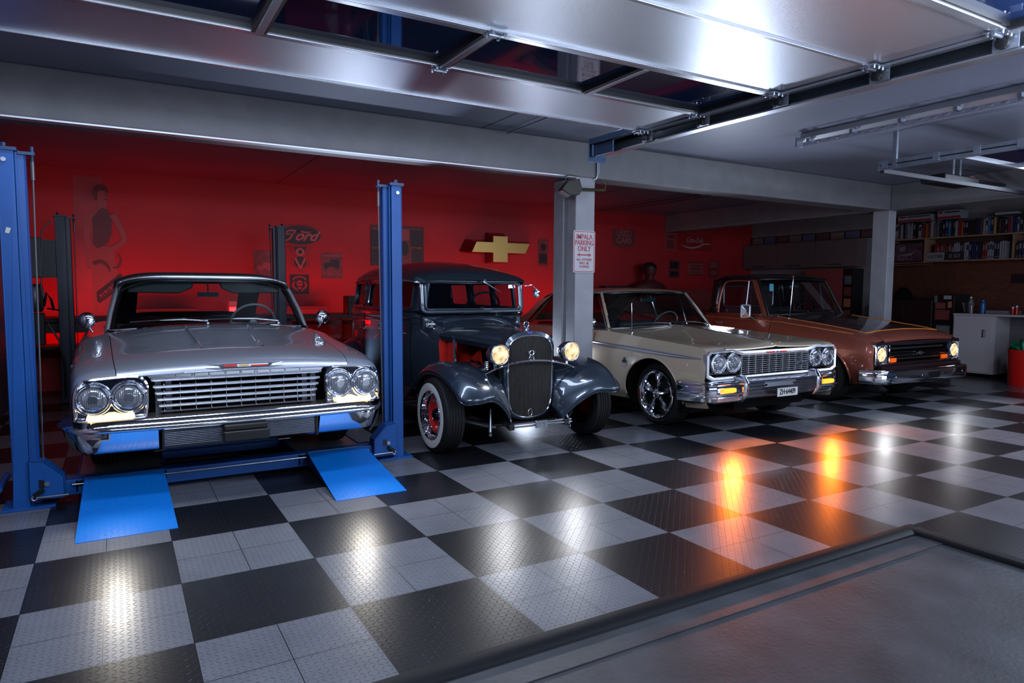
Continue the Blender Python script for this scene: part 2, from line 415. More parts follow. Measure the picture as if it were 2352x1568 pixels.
def circle(c, r, ax='y', n=32, a0=0, a1=2*PI, rz=None):
    rz = rz or r; out = []
    for k in range(n+1):
        t = a0+(a1-a0)*k/n; p, q = r*math.cos(t), rz*math.sin(t)
        out.append({'y': (c[0]+p, c[1], c[2]+q), 'x': (c[0], c[1]+p, c[2]+q), 'z': (c[0]+p, c[1]+q, c[2])}[ax])
    return out
def ring(mb, c, r, t, ax='y', n=32, rz=None):
    return mb.tube(circle(c, r, ax, n, rz=rz)[:-1], t, 8, closed=True)
# ------------------------------------------------------------------ the room
XL, XR, YB, YF, ZC = -1.3, 12.3, 6.7, -3.3, 2.92
FL = floor_mat()
CONCF = mat('worn_concrete_floor', (.050, .052, .060), .48, noise=(3.5, .35), bump=(45, .5, .004))
CONCS = mat('smooth_grey_floor', (.10, .10, .11), .22, noise=(2, .2), bump=(8, .2, .002))
WALLR = mat('red_lit_plaster', (.42, .012, .016), .6, noise=(1.6, .08))
WALLG = mat('grey_plaster', (.22, .20, .20), .6, noise=(3, .12))
CEIL = mat('ceiling_plaster', (.20, .21, .27), .42, noise=(1.5, .08), bump=(3, .2, .01))
def plane(name, pts, m, parent=None):
    mb = MB(); mb.add(pts, [tuple(range(len(pts)))]); return struct(mb.build(name, m, parent, smooth=0, recalc=False))
mb = MB()                                   # tiled floor: an L round the concrete pad
for x0, x1, y0, y1 in [(XL, 3.66, -1.83, YB), (3.66, 10.37, -8, YB)]: mb.box(x0, x1, y0, y1, -.06, 0)
struct(mb.build('floor', FL, smooth=0, merge=0))
mb = MB(); mb.box(-4, 3.66, -8, -1.83, -.08, -.018); mb.box(-4, 3.66, -2.06, -1.83, -.05, -.012)
struct(mb.build('floor', CONCF, smooth=0, merge=0))
mb = MB(); mb.box(10.37, XR, -8, YB, -.06, -.001); struct(mb.build('floor', CONCS, smooth=0))
def nosing(name, a, b):
    mb = MB(); a = Vector(a); b = Vector(b); d = (b-a).normalized(); s = Vector((d.y, -d.x, 0))
    prof = [(-.005, .004), (.0, .012), (.03, .014), (.065, .010), (.085, -.002), (.092, -.018), (-.005, -.018)]
    mb.grid([[tuple(p+s*u+Vector((0, 0, z))) for u, z in prof] for p in (a, b)], cv=True)
    return struct(mb.build(name, NOSE))
nosing('trim_1', (-1.3, -1.83, 0), (3.74, -1.83, 0))
nosing('trim_2', (3.66, -8, 0), (3.66, -1.83, 0)).location.x = -.0
def wall(name, x0, x1, y0, y1, m, z1=ZC):
    mb = MB(); mb.box(x0, x1, y0, y1, -.06, z1); return struct(mb.build(name, m, smooth=0))
wall('wall_back', XL-.2, XR+.2, YB, YB+.2, WALLR)
wall('wall_left', XL-.2, XL, -6, YB, mat('dark_left_wall', (.16, .10, .14), .5))
wall('wall_right', XR, XR+.2, YF, YB, WALLG)
mb = MB(); mb.box(XL-.2, XR+.2, YF, YB+.2, ZC, ZC+.2); struct(mb.build('ceiling', CEIL, smooth=0))
mb = MB(); mb.box(XL, 9.9, 1.94, 2.24, 2.555, ZC)
o = struct(mb.build('trim_3', CONC, bevel=.012, smooth=0))     # beam across the bays
mb = MB(); mb.box(XL, 4.05, 1.935, 2.03, 2.543, 2.555); struct(mb.build('trim_8', mat('bright_metal_strip', (.75, .78, .85), .45, .6), smooth=0))
mb = MB(); mb.box(9.66, 9.9, YF, 1.94, 2.555, ZC); mb.box(9.66, 9.9, 2.24, YB, 2.555, ZC)
struct(mb.build('trim_4', CONC, bevel=.012, smooth=0))
def pillar(x0, x1, y0, y1, n, lab):
    mb = MB()
    if n == 6: mb.box(x0, x1, y0, y1, 0, 2.556)
    else: mb.box(x0, x1, y0, y0+(y1-y0)*.38, 0, 2.556); mb.box(x0+.018, x1-.018, y0+(y1-y0)*.38, y0+(y1-y0)*.55, 0, 2.556); mb.box(x0, x1, y0+(y1-y0)*.55, y1, 0, 2.556)
    o = mb.build('pillar', mat('lit_pillar_concrete', (.33, .33, .36), .55, noise=(5, .08), bump=(25, .3, .003)), bevel=.01, smooth=0, merge=0); return tag(o, lab, 'pillar', kind='structure')  # beam concrete made lighter: the pillars' stronger light is put into the colour
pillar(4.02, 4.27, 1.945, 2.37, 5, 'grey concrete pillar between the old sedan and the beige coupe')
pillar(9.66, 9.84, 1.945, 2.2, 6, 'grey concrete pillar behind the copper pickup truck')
# thin ceiling joints
mb = MB()
for x in (1.9, 6.6): mb.box(x, x+.006, 2.3, 6.6, ZC-.002, ZC+.01)
mb.box(2.9, 2.906, .3, 1.94, ZC-.002, ZC+.01)
struct(mb.build('trim_5', BLACKM, smooth=0))

# ------------------------------------------------------------------ overhead sectional door (open, seen from below)
def dz(y): return 2.60-.018*max(0., -.5-y)
PANEL = mat('stucco_aluminium', (.50, .53, .58), .38, .92, bump=(130, .22, .0025), noise=(1.3, .06))
FRAME = mat('door_frame_aluminium', (.55, .57, .62), .25, .85)
PANE = mat('dark_blue_window_pane', (.008, .018, .055), .05, 0, coat=.3)
door = thing('sectional_garage_door', 'open aluminium sectional door lying overhead on its track, with dark window panes', 'garage door', (1.0, .155, 2.60))
def dpart(mb, name, m, par=None, **k):
    mb.xf(Matrix.Translation((-1.0, -.155, -2.60))) ; return mb.build(name, m, par or door, **k)
rows_y = [.155, -.43, -1.08, -1.72, -2.33, -2.95]
DX0, DX1 = -1.25, 3.40
for i in range(5):
    ya, yb = rows_y[i], rows_y[i+1]
    mb = MB()
    if i in (1, 4):
        mull = [-1.52, -.55, .42, 1.39, 2.37, 3.36]
        t = .045
        for yy in (ya-.001, yb+t+.001): mb.box(DX0, DX1, yy-t, yy, dz(yy)-.012, dz(yy)+.03)
        fr = dpart(mb, 'window_frame', FRAME, bevel=.004, smooth=0)
        for x in mull:
            mb = MB(); xa, xb = max(DX0, x-.018), min(DX1, x+.018)
            if xb <= xa: continue
            mb.box(xa, xb, yb+t, ya-t, dz(yb)-.012, dz(ya)+.03); dpart(mb, 'mullion', FRAME, smooth=0, bevel=.003)
        for a, b in zip(mull[:-1], mull[1:]):
            a2, b2 = max(DX0, a+.018), b-.018
            mb = MB(); g = .018
            mb.add([(a2, yb+t, dz(yb)+.02), (b2, yb+t, dz(yb)+.02), (b2, ya-t, dz(ya)+.02), (a2, ya-t, dz(ya)+.02)], [(0, 1, 2, 3)])
            mb.add([(a2, yb+t, dz(yb)+.026), (b2, yb+t, dz(yb)+.026), (b2, ya-t, dz(ya)+.026), (a2, ya-t, dz(ya)+.026)], [(3, 2, 1, 0)])
            pn = dpart(mb, 'window_pane', PANE, smooth=0, recalc=False)
            mb = MB()
            for q in ((a2, a2+g), (b2-g, b2)): mb.box(q[0], q[1], yb+t, ya-t, dz(yb)-.004, dz(ya)+.022)
            for q in ((yb+t, yb+t+g), (ya-t-g, ya-t)): mb.box(a2, b2, q[0], q[1], dz(q[0])-.004, dz(q[0])+.022)
            dpart(mb, 'rubber_seal', BLACK, smooth=0)
    else:
        mb.add([(DX0, yb+.004, dz(yb)), (DX1, yb+.004, dz(yb)), (DX1, ya-.004, dz(ya)), (DX0, ya-.004, dz(ya)),
                (DX0, yb+.004, dz(yb)+.04), (DX1, yb+.004, dz(yb)+.04), (DX1, ya-.004, dz(ya)+.04), (DX0, ya-.004, dz(ya)+.04)],
               [(0, 3, 2, 1), (4, 5, 6, 7), (0, 1, 5, 4), (1, 2, 6, 5), (2, 3, 7, 6), (3, 0, 4, 7)])
        p = dpart(mb, 'door_panel', PANEL, smooth=0)
for i, y in enumerate(rows_y[:-1]):
    mb = MB(); mb.box(DX0, DX1, y-.012, y+.004, dz(y)-.010, dz(y)+.02)
    if i: mb.box(DX0, DX1, y+.010, y+.02, dz(y)-.005, dz(y)+.02)
    dpart(mb, 'seam_rail', FRAME, smooth=0, bevel=.002)
mb = MB(); mb.box(DX1-.035, DX1+.005, -2.95, .155, 2.54, 2.60)          # right end cap, follows the slope roughly
mb.v = [(x, y, dz(y)+(z-2.60)*.25) for x, y, z in mb.v]; dpart(mb, 'end_cap', FRAME, smooth=0)
for y in rows_y[1:3]:                       # hinge plates on the window mullion
    mb = MB(); z = dz(y)
    mb.box(1.345, 1.435, y-.045, y-.006, z-.018, z-.012); mb.box(1.345, 1.435, y+.006, y+.045, z-.018, z-.012)
    mb.tube([(1.35, y, z-.022), (1.43, y, z-.022)], .009)
    for xx in (1.36, 1.42):
        for yy in (y-.033, y+.033): mb.tube([(xx, yy, z-.012), (xx, yy, z-.030)], .008, 6)
    dpart(mb, 'hinge', STEEL)
for y in rows_y[:-1]:                       # roller brackets
    z = dz(y); mb = MB()
    mb.box(3.30, 3.424, y-.05, y+.04, z-.014, z-.008); mb.box(3.415, 3.425, y-.06, y+.05, z-.075, z-.008)
    mb.tube([(3.31, y, z-.02), (3.41, y, z-.02)], .009)
    for xx in (3.32, 3.36, 3.395):
        for yy in (y-.035, y+.028): mb.tube([(xx, yy, z-.012), (xx, yy, z-.028)], .007, 6)
    hb = dpart(mb, 'roller_bracket', STEEL)
    mb = MB(); mb.lathe([(3.385, .0), (3.385, .022), (3.388, .030), (3.41, .030), (3.414, .026), (3.414, .0)], (0, y, z-.045), 'x', 20)
    dpart(mb, 'roller', BLACK, hb)
# door track
tr = thing('door_track', 'long dark steel door track running beside the open sectional door', 'track', (3.48, .79, 2.56))
mb = MB(); ys = [.79, .155, -.43, -.9, -1.4, -1.9, -2.4, -2.95]
prof = [(3.495, .03), (3.44, .03), (3.44, .022), (3.487, .022), (3.487, -.062), (3.44, -.062), (3.44, -.07), (3.495, -.07)]
mb.grid([[(x, y, dz(y)+z) for x, z in prof] for y in ys], cv=True)
mb.xf(Matrix.Translation((-3.48, -.79, -2.56))); mb.build('rail', mat('track_steel', (.06, .07, .085), .3, .8), tr, smooth=20)
mb = MB(); mb.grid([[(x, y, dz(y)+z) for x, z in ((3.436, -.072), (3.51, -.072), (3.51, -.082), (3.436, -.082))] for y in ys], cv=True)
mb.xf(Matrix.Translation((-3.48, -.79, -2.56))); mb.build('lower_lip', ALU, tr, smooth=20)
mb = MB()
mb.prism([(.79, 2.64), (.50, 2.64), (.50, 2.50), (.79, 2.50)], 3.36, 3.372, 'x'); mb.prism([(.80, 2.66), (.79, 2.66), (.79, 2.46), (.80, 2.46)], 3.33, 3.51, 'x')
mb.box(3.33, 3.36, .2, .79, 2.60, 2.65); mb.tube([(3.35, .76, 2.6), (3.35, .76, 2.5)], .012)
mb.xf(Matrix.Translation((-3.48, -.79, -2.56))); mb.build('end_bracket', mat('blued_steel', (.05, .08, .14), .25, .85), tr, smooth=0, bevel=.003)
for y in (.25, -1.4): 
    mb = MB(); mb.box(3.475, 3.49, y-.015, y+.015, 2.62, ZC); mb.xf(Matrix.Translation((-3.48, -.79, -2.56))); mb.build('hanger', STEEL, tr, smooth=0)
# brace from the track end to the beam
mb = MB(); mb.box(-.006, .006, -.75, 0, -.006, .006); o = mb.build('brace_rod', STEEL, smooth=0); o.location = (3.15, 1.90, 2.885)
tag(o, 'thin metal rod on the ceiling between the door end and the concrete beam', 'rod')
# conduit down the beam
mb = MB(); mb.tube([(4.28, 1.92, 2.60-.02), (4.28, 1.92, 2.90)], .011); mb.tube([(4.30, 1.92, 2.60), (4.30, 1.92, 2.90)], .007)
mb.tube([(4.28, 1.92, 2.58), (4.27, 1.925, 2.55), (4.24, 1.95, 2.53)], .011)
mb.v = [(x-4.28, y-1.92, z-2.6) for x, y, z in mb.v]
o = mb.build('conduit', STEEL); o.location = (4.28, 1.92, 2.6); tag(o, 'pair of thin metal conduits running down the concrete beam above the pillar', 'pipe')

# floodlight on the pillar
fl = thing('floodlight', 'dark metal floodlight on a horizontal arm at the top of the front pillar', 'floodlight', (3.95, 1.86, 2.42))
mb = MB()
mb.prism([(-.17, -.03), (-.10, .06), (.02, .08), (.05, -.03), (.02, -.08), (-.08, -.09)], -.09, .07, 'y')
R = Matrix.Rotation(math.radians(-18), 4, 'Z'); mb.xf(R); mb.build('housing', mat('bronze_metal', (.045, .042, .036), .4, .6), fl, smooth=0, bevel=.006)
mb = MB(); mb.add([(-.165, -.10, -.036), (-.075, -.10, -.092), (-.075, .05, -.092), (-.165, .05, -.036)], [(0, 1, 2, 3)]); mb.xf(R)
mb.v = [(x-.004, y, z-.006) for x, y, z in mb.v]; mb.build('front_glass', mat('frosted_lamp_glass', (.45, .48, .5), .25), fl, smooth=0)
mb = MB(); mb.tube([(.03, 0, -.01), (.20, .03, .0), (.40, .02, .012)], .016); mb.tube([(.40, .02, .012), (.41, .02, .07), (.38, .03, .1)], .010); mb.tube([(-.12, 0, .06), (-.13, 0, .11), (-.05, .03, .13), (.1, .06, .13)], .005)
mb.build('arm', mat('brass_arm', (.10, .08, .04), .35, .8), fl)

# parking sign
sg = thing('parking_sign', 'white parking sign with red lettering and a double arrow fixed to the pillar', 'sign', (4.128, 1.937, 1.77))
def rrect(w, h, r, n=5):
    out = []
    for cx, cz, a0 in ((w/2-r, h/2-r, 0), (-w/2+r, h/2-r, 90), (-w/2+r, -h/2+r, 180), (w/2-r, -h/2+r, 270)):
        for k in range(n+1):
            a = math.radians(a0+90*k/n); out.append((cx+r*math.cos(a), cz+r*math.sin(a)))
    return out
def frame_mb(w, h, t, r, a0, a1, ax='y'):
    mb = MB(); o = rrect(w, h, r); i = rrect(w-2*t, h-2*t, max(.002, r-t)); n = len(o)
    def P(p, a): return {'y': (p[0], a, p[1]), 'x': (a, p[0], p[1])}[ax]
    mb.grid([[P(p, a) for p in q] for q, a in ((o, a1), (o, a0), (i, a0), (i, a1))], cv=True); return mb
SIGNW = mat('sign_white', (.50, .49, .52), .4)
mb = MB(); mb.prism(rrect(.285, .445, .02), 0, -.004, 'y'); mb.build('plate', SIGNW, sg, smooth=0)
mb = frame_mb(.268, .428, .007, .016, -.0055, -.004); mb.build('border', INKR, sg, smooth=0)
mb = MB()
for s, z, sz, sx in (('IMPALA', .155, .076, .84), ('PARKING', .092, .076, .76), ('ONLY', .029, .076, .84), ('ALL OTHERS', -.085, .036, .98), ('WILL BE', -.123, .036, 1.), ('TOWED', -.161, .036, 1.)):
    text_mb(mb, s, sz, (0, -.0055, z), 'y', .002, bold=.0012 if sz > .05 else .0004, sx=sx)
ar = [(-.095, 0), (-.06, .02), (-.06, .007), (.06, .007), (.06, .02), (.095, 0), (.06, -.02), (.06, -.007), (-.06, -.007), (-.06, -.02)]
mb.prism([(x, z-.034) for x, z in ar], -.0045, -.0065, 'y'); mb.build('lettering', INKR, sg, smooth=0)
mb = MB(); 
for z in (.205, -.195): mb.tube([(0, -.004, z), (0, -.008, z)], .004, 8)
mb.build('rivet', STEEL, sg)

# fluorescent batten fixture
fx = thing('strip_light', 'long switched-off strip light with white housing and clear tube under the ceiling', 'light', (5.75, .50, 2.92))
mb = MB(); mb.prism([(-.045, -.002), (-.055, -.055), (-.01, -.085), (.045, -.075), (.05, -.002)], 0, -4.0, 'y'); mb.build('housing', mat('fixture_white', (.40, .41, .45), .3, .3), fx, smooth=0, bevel=.004)
mb = MB(); mb.tube([(-.10, .0, -.125), (-.10, -4.0, -.125)], .019, 12); mb.build('clear_tube', glass('clear_plastic_tube', (.8, .8, .84)), fx)
mb = MB()
for k in range(36): mb.ell((-.10+.008*math.sin(k*2.1), -.25-.105*k, -.126), (.013, .03, .011), 10, 6)
mb.build('lamp_beads', mat('led_bead', (.45, .43, .45), .2, .2), fx)
mb = MB()
for k in range(9): mb.box(-.09, -.02, -.1-.45*k, -.13-.45*k, -.105, -.07)
mb.box(-.115, -.02, .004, -.01, -.14, -.05); mb.build('bracket', STEEL, fx, smooth=0)

# second bay door hardware, upper right
rl = thing('galvanised_track', 'galvanised door rail hanging from the ceiling at the upper right', 'track', (6.44, .13, 2.62))
mb = MB(); L = -3.2
mb.box(-.02, .02, 0, L, -.05, -.044); mb.box(-.025, -.02, 0, L, -.05, .03); mb.box(-.02, .03, 0, L, .03, .034); mb.box(-.034, -.020, 0, L, -.056, -.048)
mb.build('rail', STEEL, rl, smooth=0, bevel=.002)
mb = MB(); mb.box(-.03, -.024, -.02, L, -.014, -.004); mb.build('slot', BLACK, rl, smooth=0)
for y in (-.04, -.53, -.88, -1.22): mb = MB(); mb.box(-.036, -.02, y, y-.06, -.046, .035); mb.build('plate', STEEL, rl, smooth=0, bevel=.002)
mb = MB(); mb.box(-.04, -.01, -.15, -.19, -.05, .30); mb.box(-.042, -.03, -.165, -.175, -.04, .30); mb.build('hanger', STEEL, rl, smooth=0)
sh = thing('spring_shaft', 'dark square bar crossing under the ceiling behind the galvanised rail', 'bar', (6.44, .10, 2.565))
mb = MB(); mb.box(0, 3.2, -.02, .02, -.025, .02); mb.build('bar', mat('dark_steel', (.03, .032, .04), .5, .3), sh, smooth=0, bevel=.003)
op = thing('door_opener', 'black garage door opener box with a red indicator under the ceiling', 'opener', (8.32, .42, 2.66))
mb = MB(); mb.box(-.38, .36, -.14, .14, -.045, .045); mb.build('casing', BLACK, op, smooth=0, bevel=.012)
mb = MB(); mb.box(-.34, -.32, -.141, -.145, -.035, -.02); mb.build('indicator', mat('red_indicator', (1, .05, .03), .3, emit=(1, .03, .03), es=3), op, smooth=0)
mb = MB(); mb.box(-.02, .02, -.03, 0, .04, .26); mb.box(.13, .17, -.03, 0, .04, .26); mb.build('hanger', STEEL, op, smooth=0)
mb = MB(); mb.box(-.05, 1.6, .02, .06, .05, .08); mb.build('drive_rail', mat('dark_steel'), op, smooth=0)
mb = MB(); mb.tube([(.15, -.1, .04), (.25, -.12, .06), (.33, -.13, .02), (.36, -.13, -.04)], .004, 6); mb.box(.345, .375, -.14, -.12, -.07, -.04); mb.build('pull_cord', INKR, op, smooth=0)
d2 = thing('second_garage_door', 'second raised garage door with dark panes, only its end seen at the upper right', 'garage door', (6.5, -.55, 2.60))
mb = MB()
for y in (0, -.62, -1.24): mb.box(0, 3.1, y-.05, y, -.01, .03)
for x in (0, 1.0, 2.0, 3.05): mb.box(x, x+.05, -1.24, 0, -.008, .028)
mb.build('frame', FRAME, d2, smooth=0)
mb = MB(); mb.box(.02, 3.08, -1.24, -.02, .012, .02); mb.build('window_pane', PANE, d2, smooth=0)
# ------------------------------------------------------------------ car helpers
def cpart(mb, name, m, par, mirror=False, **k):
    if mirror:
        apart = min(abs(v[0]) for v in mb.v) > .04
        mb.mirror()
        if apart:
            h = len(mb.v)//2; g = len(mb.f)//2; a = MB(); b = MB()
            a.v, a.f, a.mi = mb.v[:h], mb.f[:g], mb.mi[:g]; b.v, b.f, b.mi = mb.v[h:], [[i-h for i in f] for f in mb.f[g:]], mb.mi[g:]
            a.build(name, m, par, **k); return b.build(name, m, par, **k)
    return mb.build(name, m, par, **k)
def wheel(par, x, y, z, R, W, side, style, rimR=None):
    """side -1: outer face looks to -x"""
    rimR = rimR or R*.66; s = side
    mb = MB(); h = W/2
    prof = [(-h*.80, rimR), (-h*.98, rimR+.02), (-h*1.02, (R+rimR)/2), (-h*.98, R-.035), (-h*.80, R-.008), (-h*.6, R)]
    for k in range(5):
        a = -h*.55+k*h*.275; prof += [(a, R), (a+.004, R-.007), (a+.012, R-.007), (a+.016, R)]
    prof += [(h*.6, R), (h*.80, R-.008), (h*.98, R-.035), (h*1.02, (R+rimR)/2), (h*.98, rimR+.02), (h*.80, rimR)]
    mb.lathe([(a*s, r) for a, r in prof], (0, 0, 0), 'x', 56)
    ty = mb.build('wheel', RUBBER, par, smooth=30); ty.location = (x, y, z)
    o = s*h      # outer face
    if style == 'whitewall':
        mb = MB(); mb.lathe([(o*1.0, rimR+.006), (o*1.04, rimR+.03), (o*1.045, R-.075), (o*1.015, R-.045)], (0, 0, 0), 'x', 56); mb.build('whitewall', WHITEWALL, ty)
        mb = MB(); mb.lathe([(o*1.02, rimR+.008), (o*1.08, rimR), (o*.98, rimR-.014), (o*.55, rimR-.022), (o*.45, rimR-.05)], (0, 0, 0), 'x', 48); mb.build('trim_ring', CHROME, ty)
        mb = MB(); mb.lathe([(o*.50, rimR-.045), (o*.58, rimR-.075), (o*.30, rimR*.5), (o*.34, .055), (o*.34, 0)], (0, 0, 0), 'x', 40); mb.build('rim', RED, ty)
        mb = MB(); mb.lathe([(o*.34, .055), (o*.62, .045), (o*.72, .03), (o*.75, 0)], (0, 0, 0), 'x', 24); mb.build('hub_cap', DARKCH, ty)
    elif style == 'five_spoke':
        mb = MB(); mb.lathe([(o*1.0, rimR+.004), (o*1.06, rimR), (o*1.0, rimR-.012), (o*.9, rimR-.022), (o*.0, rimR-.04)], (0, 0, 0), 'x', 56)
        mb.lathe([(o*.96, rimR-.020), (o*.99, rimR-.028), (o*.93, rimR-.034)], (0, 0, 0), 'x', 56); mb.build('rim', CHROME, ty)
        mb = MB(); mb.lathe([(o*.05, rimR-.03), (o*.05, .0)], (0, 0, 0), 'x', 40); mb.lathe([(o*.2, .14), (o*.3, .13), (o*.3, 0)], (0, 0, 0), 'x', 32); mb.build('brake_disc', mat('brake_dark', (.03, .03, .032), .35, .7), ty)
        mb = MB()
        for k in range(5):
            a = 2*PI*k/5+PI/2; c_, s_ = math.cos(a), math.sin(a)
            def Q(u, v, w_): return (w_, u*c_-v*s_, u*s_+v*c_)
            ro = rimR-.02; ri = .03
            rows = []
            for t in np.linspace(0, 1, 7):
                u = ri+(ro-ri)*t; wd = .018+.030*t**1.3; xx = o*(.86-.10*t+.06*math.sin(t*PI))
                rows.append([Q(u, -wd, xx*.78), Q(u, -wd*.75, xx), Q(u, -wd*.16, xx*.97), Q(u, 0, xx*.88), Q(u, wd*.16, xx*.97), Q(u, wd*.75, xx), Q(u, wd, xx*.78)])
            mb.grid(rows, cv=True)
        mb.build('spokes', CHROME, ty, smooth=40)
        mb = MB(); mb.lathe([(o*.70, .050), (o*.95, .045), (o*1.02, .030), (o*1.06, .024), (o*1.08, 0)], (0, 0, 0), 'x', 28)
        for k in range(5):
            a = 2*PI*k/5+PI/2+PI/5; mb.tube([(o*.6, .062*math.cos(a), .062*math.sin(a)), (o*.9, .062*math.cos(a), .062*math.sin(a))], .009, 6)
        mb.build('hub_cap', CHROME, ty)
    else:   # plain chrome dish
        mb = MB(); mb.lathe([(o*1.0, rimR+.004), (o*1.05, rimR), (o*.98, rimR-.014), (o*.8, rimR-.02), (o*.5, rimR-.05), (o*.62, rimR*.55), (o*.55, .08), (o*.8, .06), (o*.85, 0)], (0, 0, 0), 'x', 48)
        for k in range(12):
            a = 2*PI*k/12; mb.tube([(o*.60, (rimR-.075)*math.cos(a), (rimR-.075)*math.sin(a)), (o*.64, (rimR-.12)*math.cos(a), (rimR-.12)*math.sin(a))], .014, 6)
        mb.build('rim', CHROME, ty)
    return ty
def headlamp(par, x, y, z, r, m=None, tilt=0, name='headlight'):
    """round sealed-beam unit facing -y"""
    mb = MB(); mb.lathe([(.02, r*1.18), (-.012, r*1.20), (-.020, r*1.12), (-.012, r*1.04), (-.006, r*1.06), (-.016, r*1.01), (.0, r*.96)], (0, 0, 0), 'y', 36)
    b = mb.build(name, CHROME, par, smooth=60); b.location = (x, y, z); b.rotation_euler = (0, 0, tilt)
    mb = MB(); mb.lathe([(-.004, r*.985), (-.012, r*.85), (-.020, r*.55), (-.024, r*.2), (-.0245, 0)], (0, 0, 0), 'y', 32)
    mb.build('lens', m or LENS, b, smooth=60)
    if m is None:
        mb = MB(); mb.lathe([(-.026, r*.36), (-.029, r*.33), (-.029, r*.1), (-.029, 0)], (0, 0, 0), 'y', 20)
        for k in range(-5, 6):
            hh = math.sqrt(max(.01, .8**2-(k*.14)**2))*r; mb.box(k*.14*r-.0008, k*.14*r+.0008, -.0245, -.015, -hh, hh)
        mb.build('reflector_detail', CHROME2, b)
    if m is LAMPW:
        lamp_glow(b, (0, -.10, -.02), 20, (.95, .96, 1.0), .05)
    return b
def lamp_glow(par, loc, power, col, rad, dz=-.35):
    l = bpy.data.lights.new('lamp_beam', 'SPOT'); l.energy = power; l.color = col; l.spot_size = math.radians(150); l.spot_blend = .8; l.shadow_soft_size = rad
    o = bpy.data.objects.new('lamp_beam', l); COL.objects.link(o); o.parent = par; o.location = loc
    o.rotation_euler = Vector((0, -1, dz)).to_track_quat('-Z', 'Y').to_euler(); return o
def panel_between(a, b, n=12):
    """grid rows between two polylines"""
    return [[tuple(Vector(p).lerp(Vector(q), t)) for t in np.linspace(0, 1, n)] for p, q in zip(a, b)]
def sweep(mb, path, prof, closed_prof=True, up=Vector((0, 0, 1))):
    """sweeps prof [(out, z)] along path (a list of points, roughly horizontal); out = to the right of travel"""
    P = [Vector(p) for p in path]; rows = []
    for i, p in enumerate(P):
        t = (P[min(i+1, len(P)-1)]-P[max(i-1, 0)]).normalized(); s = t.cross(up).normalized()
        rows.append([tuple(p+s*u+up*z) for u, z in prof])
    k = len(mb.v); n = len(prof); mb.grid(rows, cv=closed_prof)
    if closed_prof:
        mb.f.append([k+j for j in range(n)]); mb.mi.append(mb.cur); mb.f.append([k+(len(P)-1)*n+j for j in range(n)][::-1]); mb.mi.append(mb.cur)
    return mb
def bowtie(w, h):
    a, b, c = w/2, w*.14, h/2; d = h*.20
    return [(-a+h*.12, d), (-b, d), (-b, c), (b+.0, c), (b, d), (a, d), (a-h*.3, -d), (b, -d), (b, -c), (-b, -c), (-b, -d), (-a-.0, -d)]
def wiper(par, a, b, c, m=CHROME2, name='wiper'):
    """arm a->b, blade c = half vector"""
    mb = MB(); A = Vector(a); B = Vector(b); Cv = Vector(c)
    mb.tube([A, A+Vector((0, 0, .02)), A.lerp(B, .5)+Vector((0, 0, .018)), B], .006, 6); mb.ell(a, (.02, .02, .015), 10, 6)
    o = mb.build(name, m, par); mb = MB(); mb.tube([B-Cv, B+Cv], .007, 6); mb.build('blade', BLACK, o); return o
def steering(par, c, r, ang, m):
    mb = MB(); ring(mb, (0, 0, 0), r, .011, 'z', 36)
    mb.tube([(0, 0, -.25), (0, 0, .0)], .018); mb.tube([(-r, 0, 0), (0, 0, -.03), (r, 0, 0)], .009, 6); mb.ell((0, 0, -.01), (.04, .04, .02))
    o = mb.build('steering_wheel', m, par); o.location = c; o.rotation_euler = (ang, 0, 0); return o
def liner(par, xs, y, z, r, R2=None):
    """matt black inner wheel housings"""
    for x0, x1 in xs:
        mb = MB()
        rows = [[(x, y+r*math.cos(t), z+r*math.sin(t)) for t in np.linspace(-.25, PI+.25, 20)] for x in (x0, x1)]
        mb.grid(rows); k = len(mb.v); c = [(x0, y+r*math.cos(t), z+r*math.sin(t)) for t in np.linspace(-.25, PI+.25, 20)]
        mb.add(c, [tuple(range(20))])
        mb.build('wheel_housing', BLACKM, par, smooth=40)
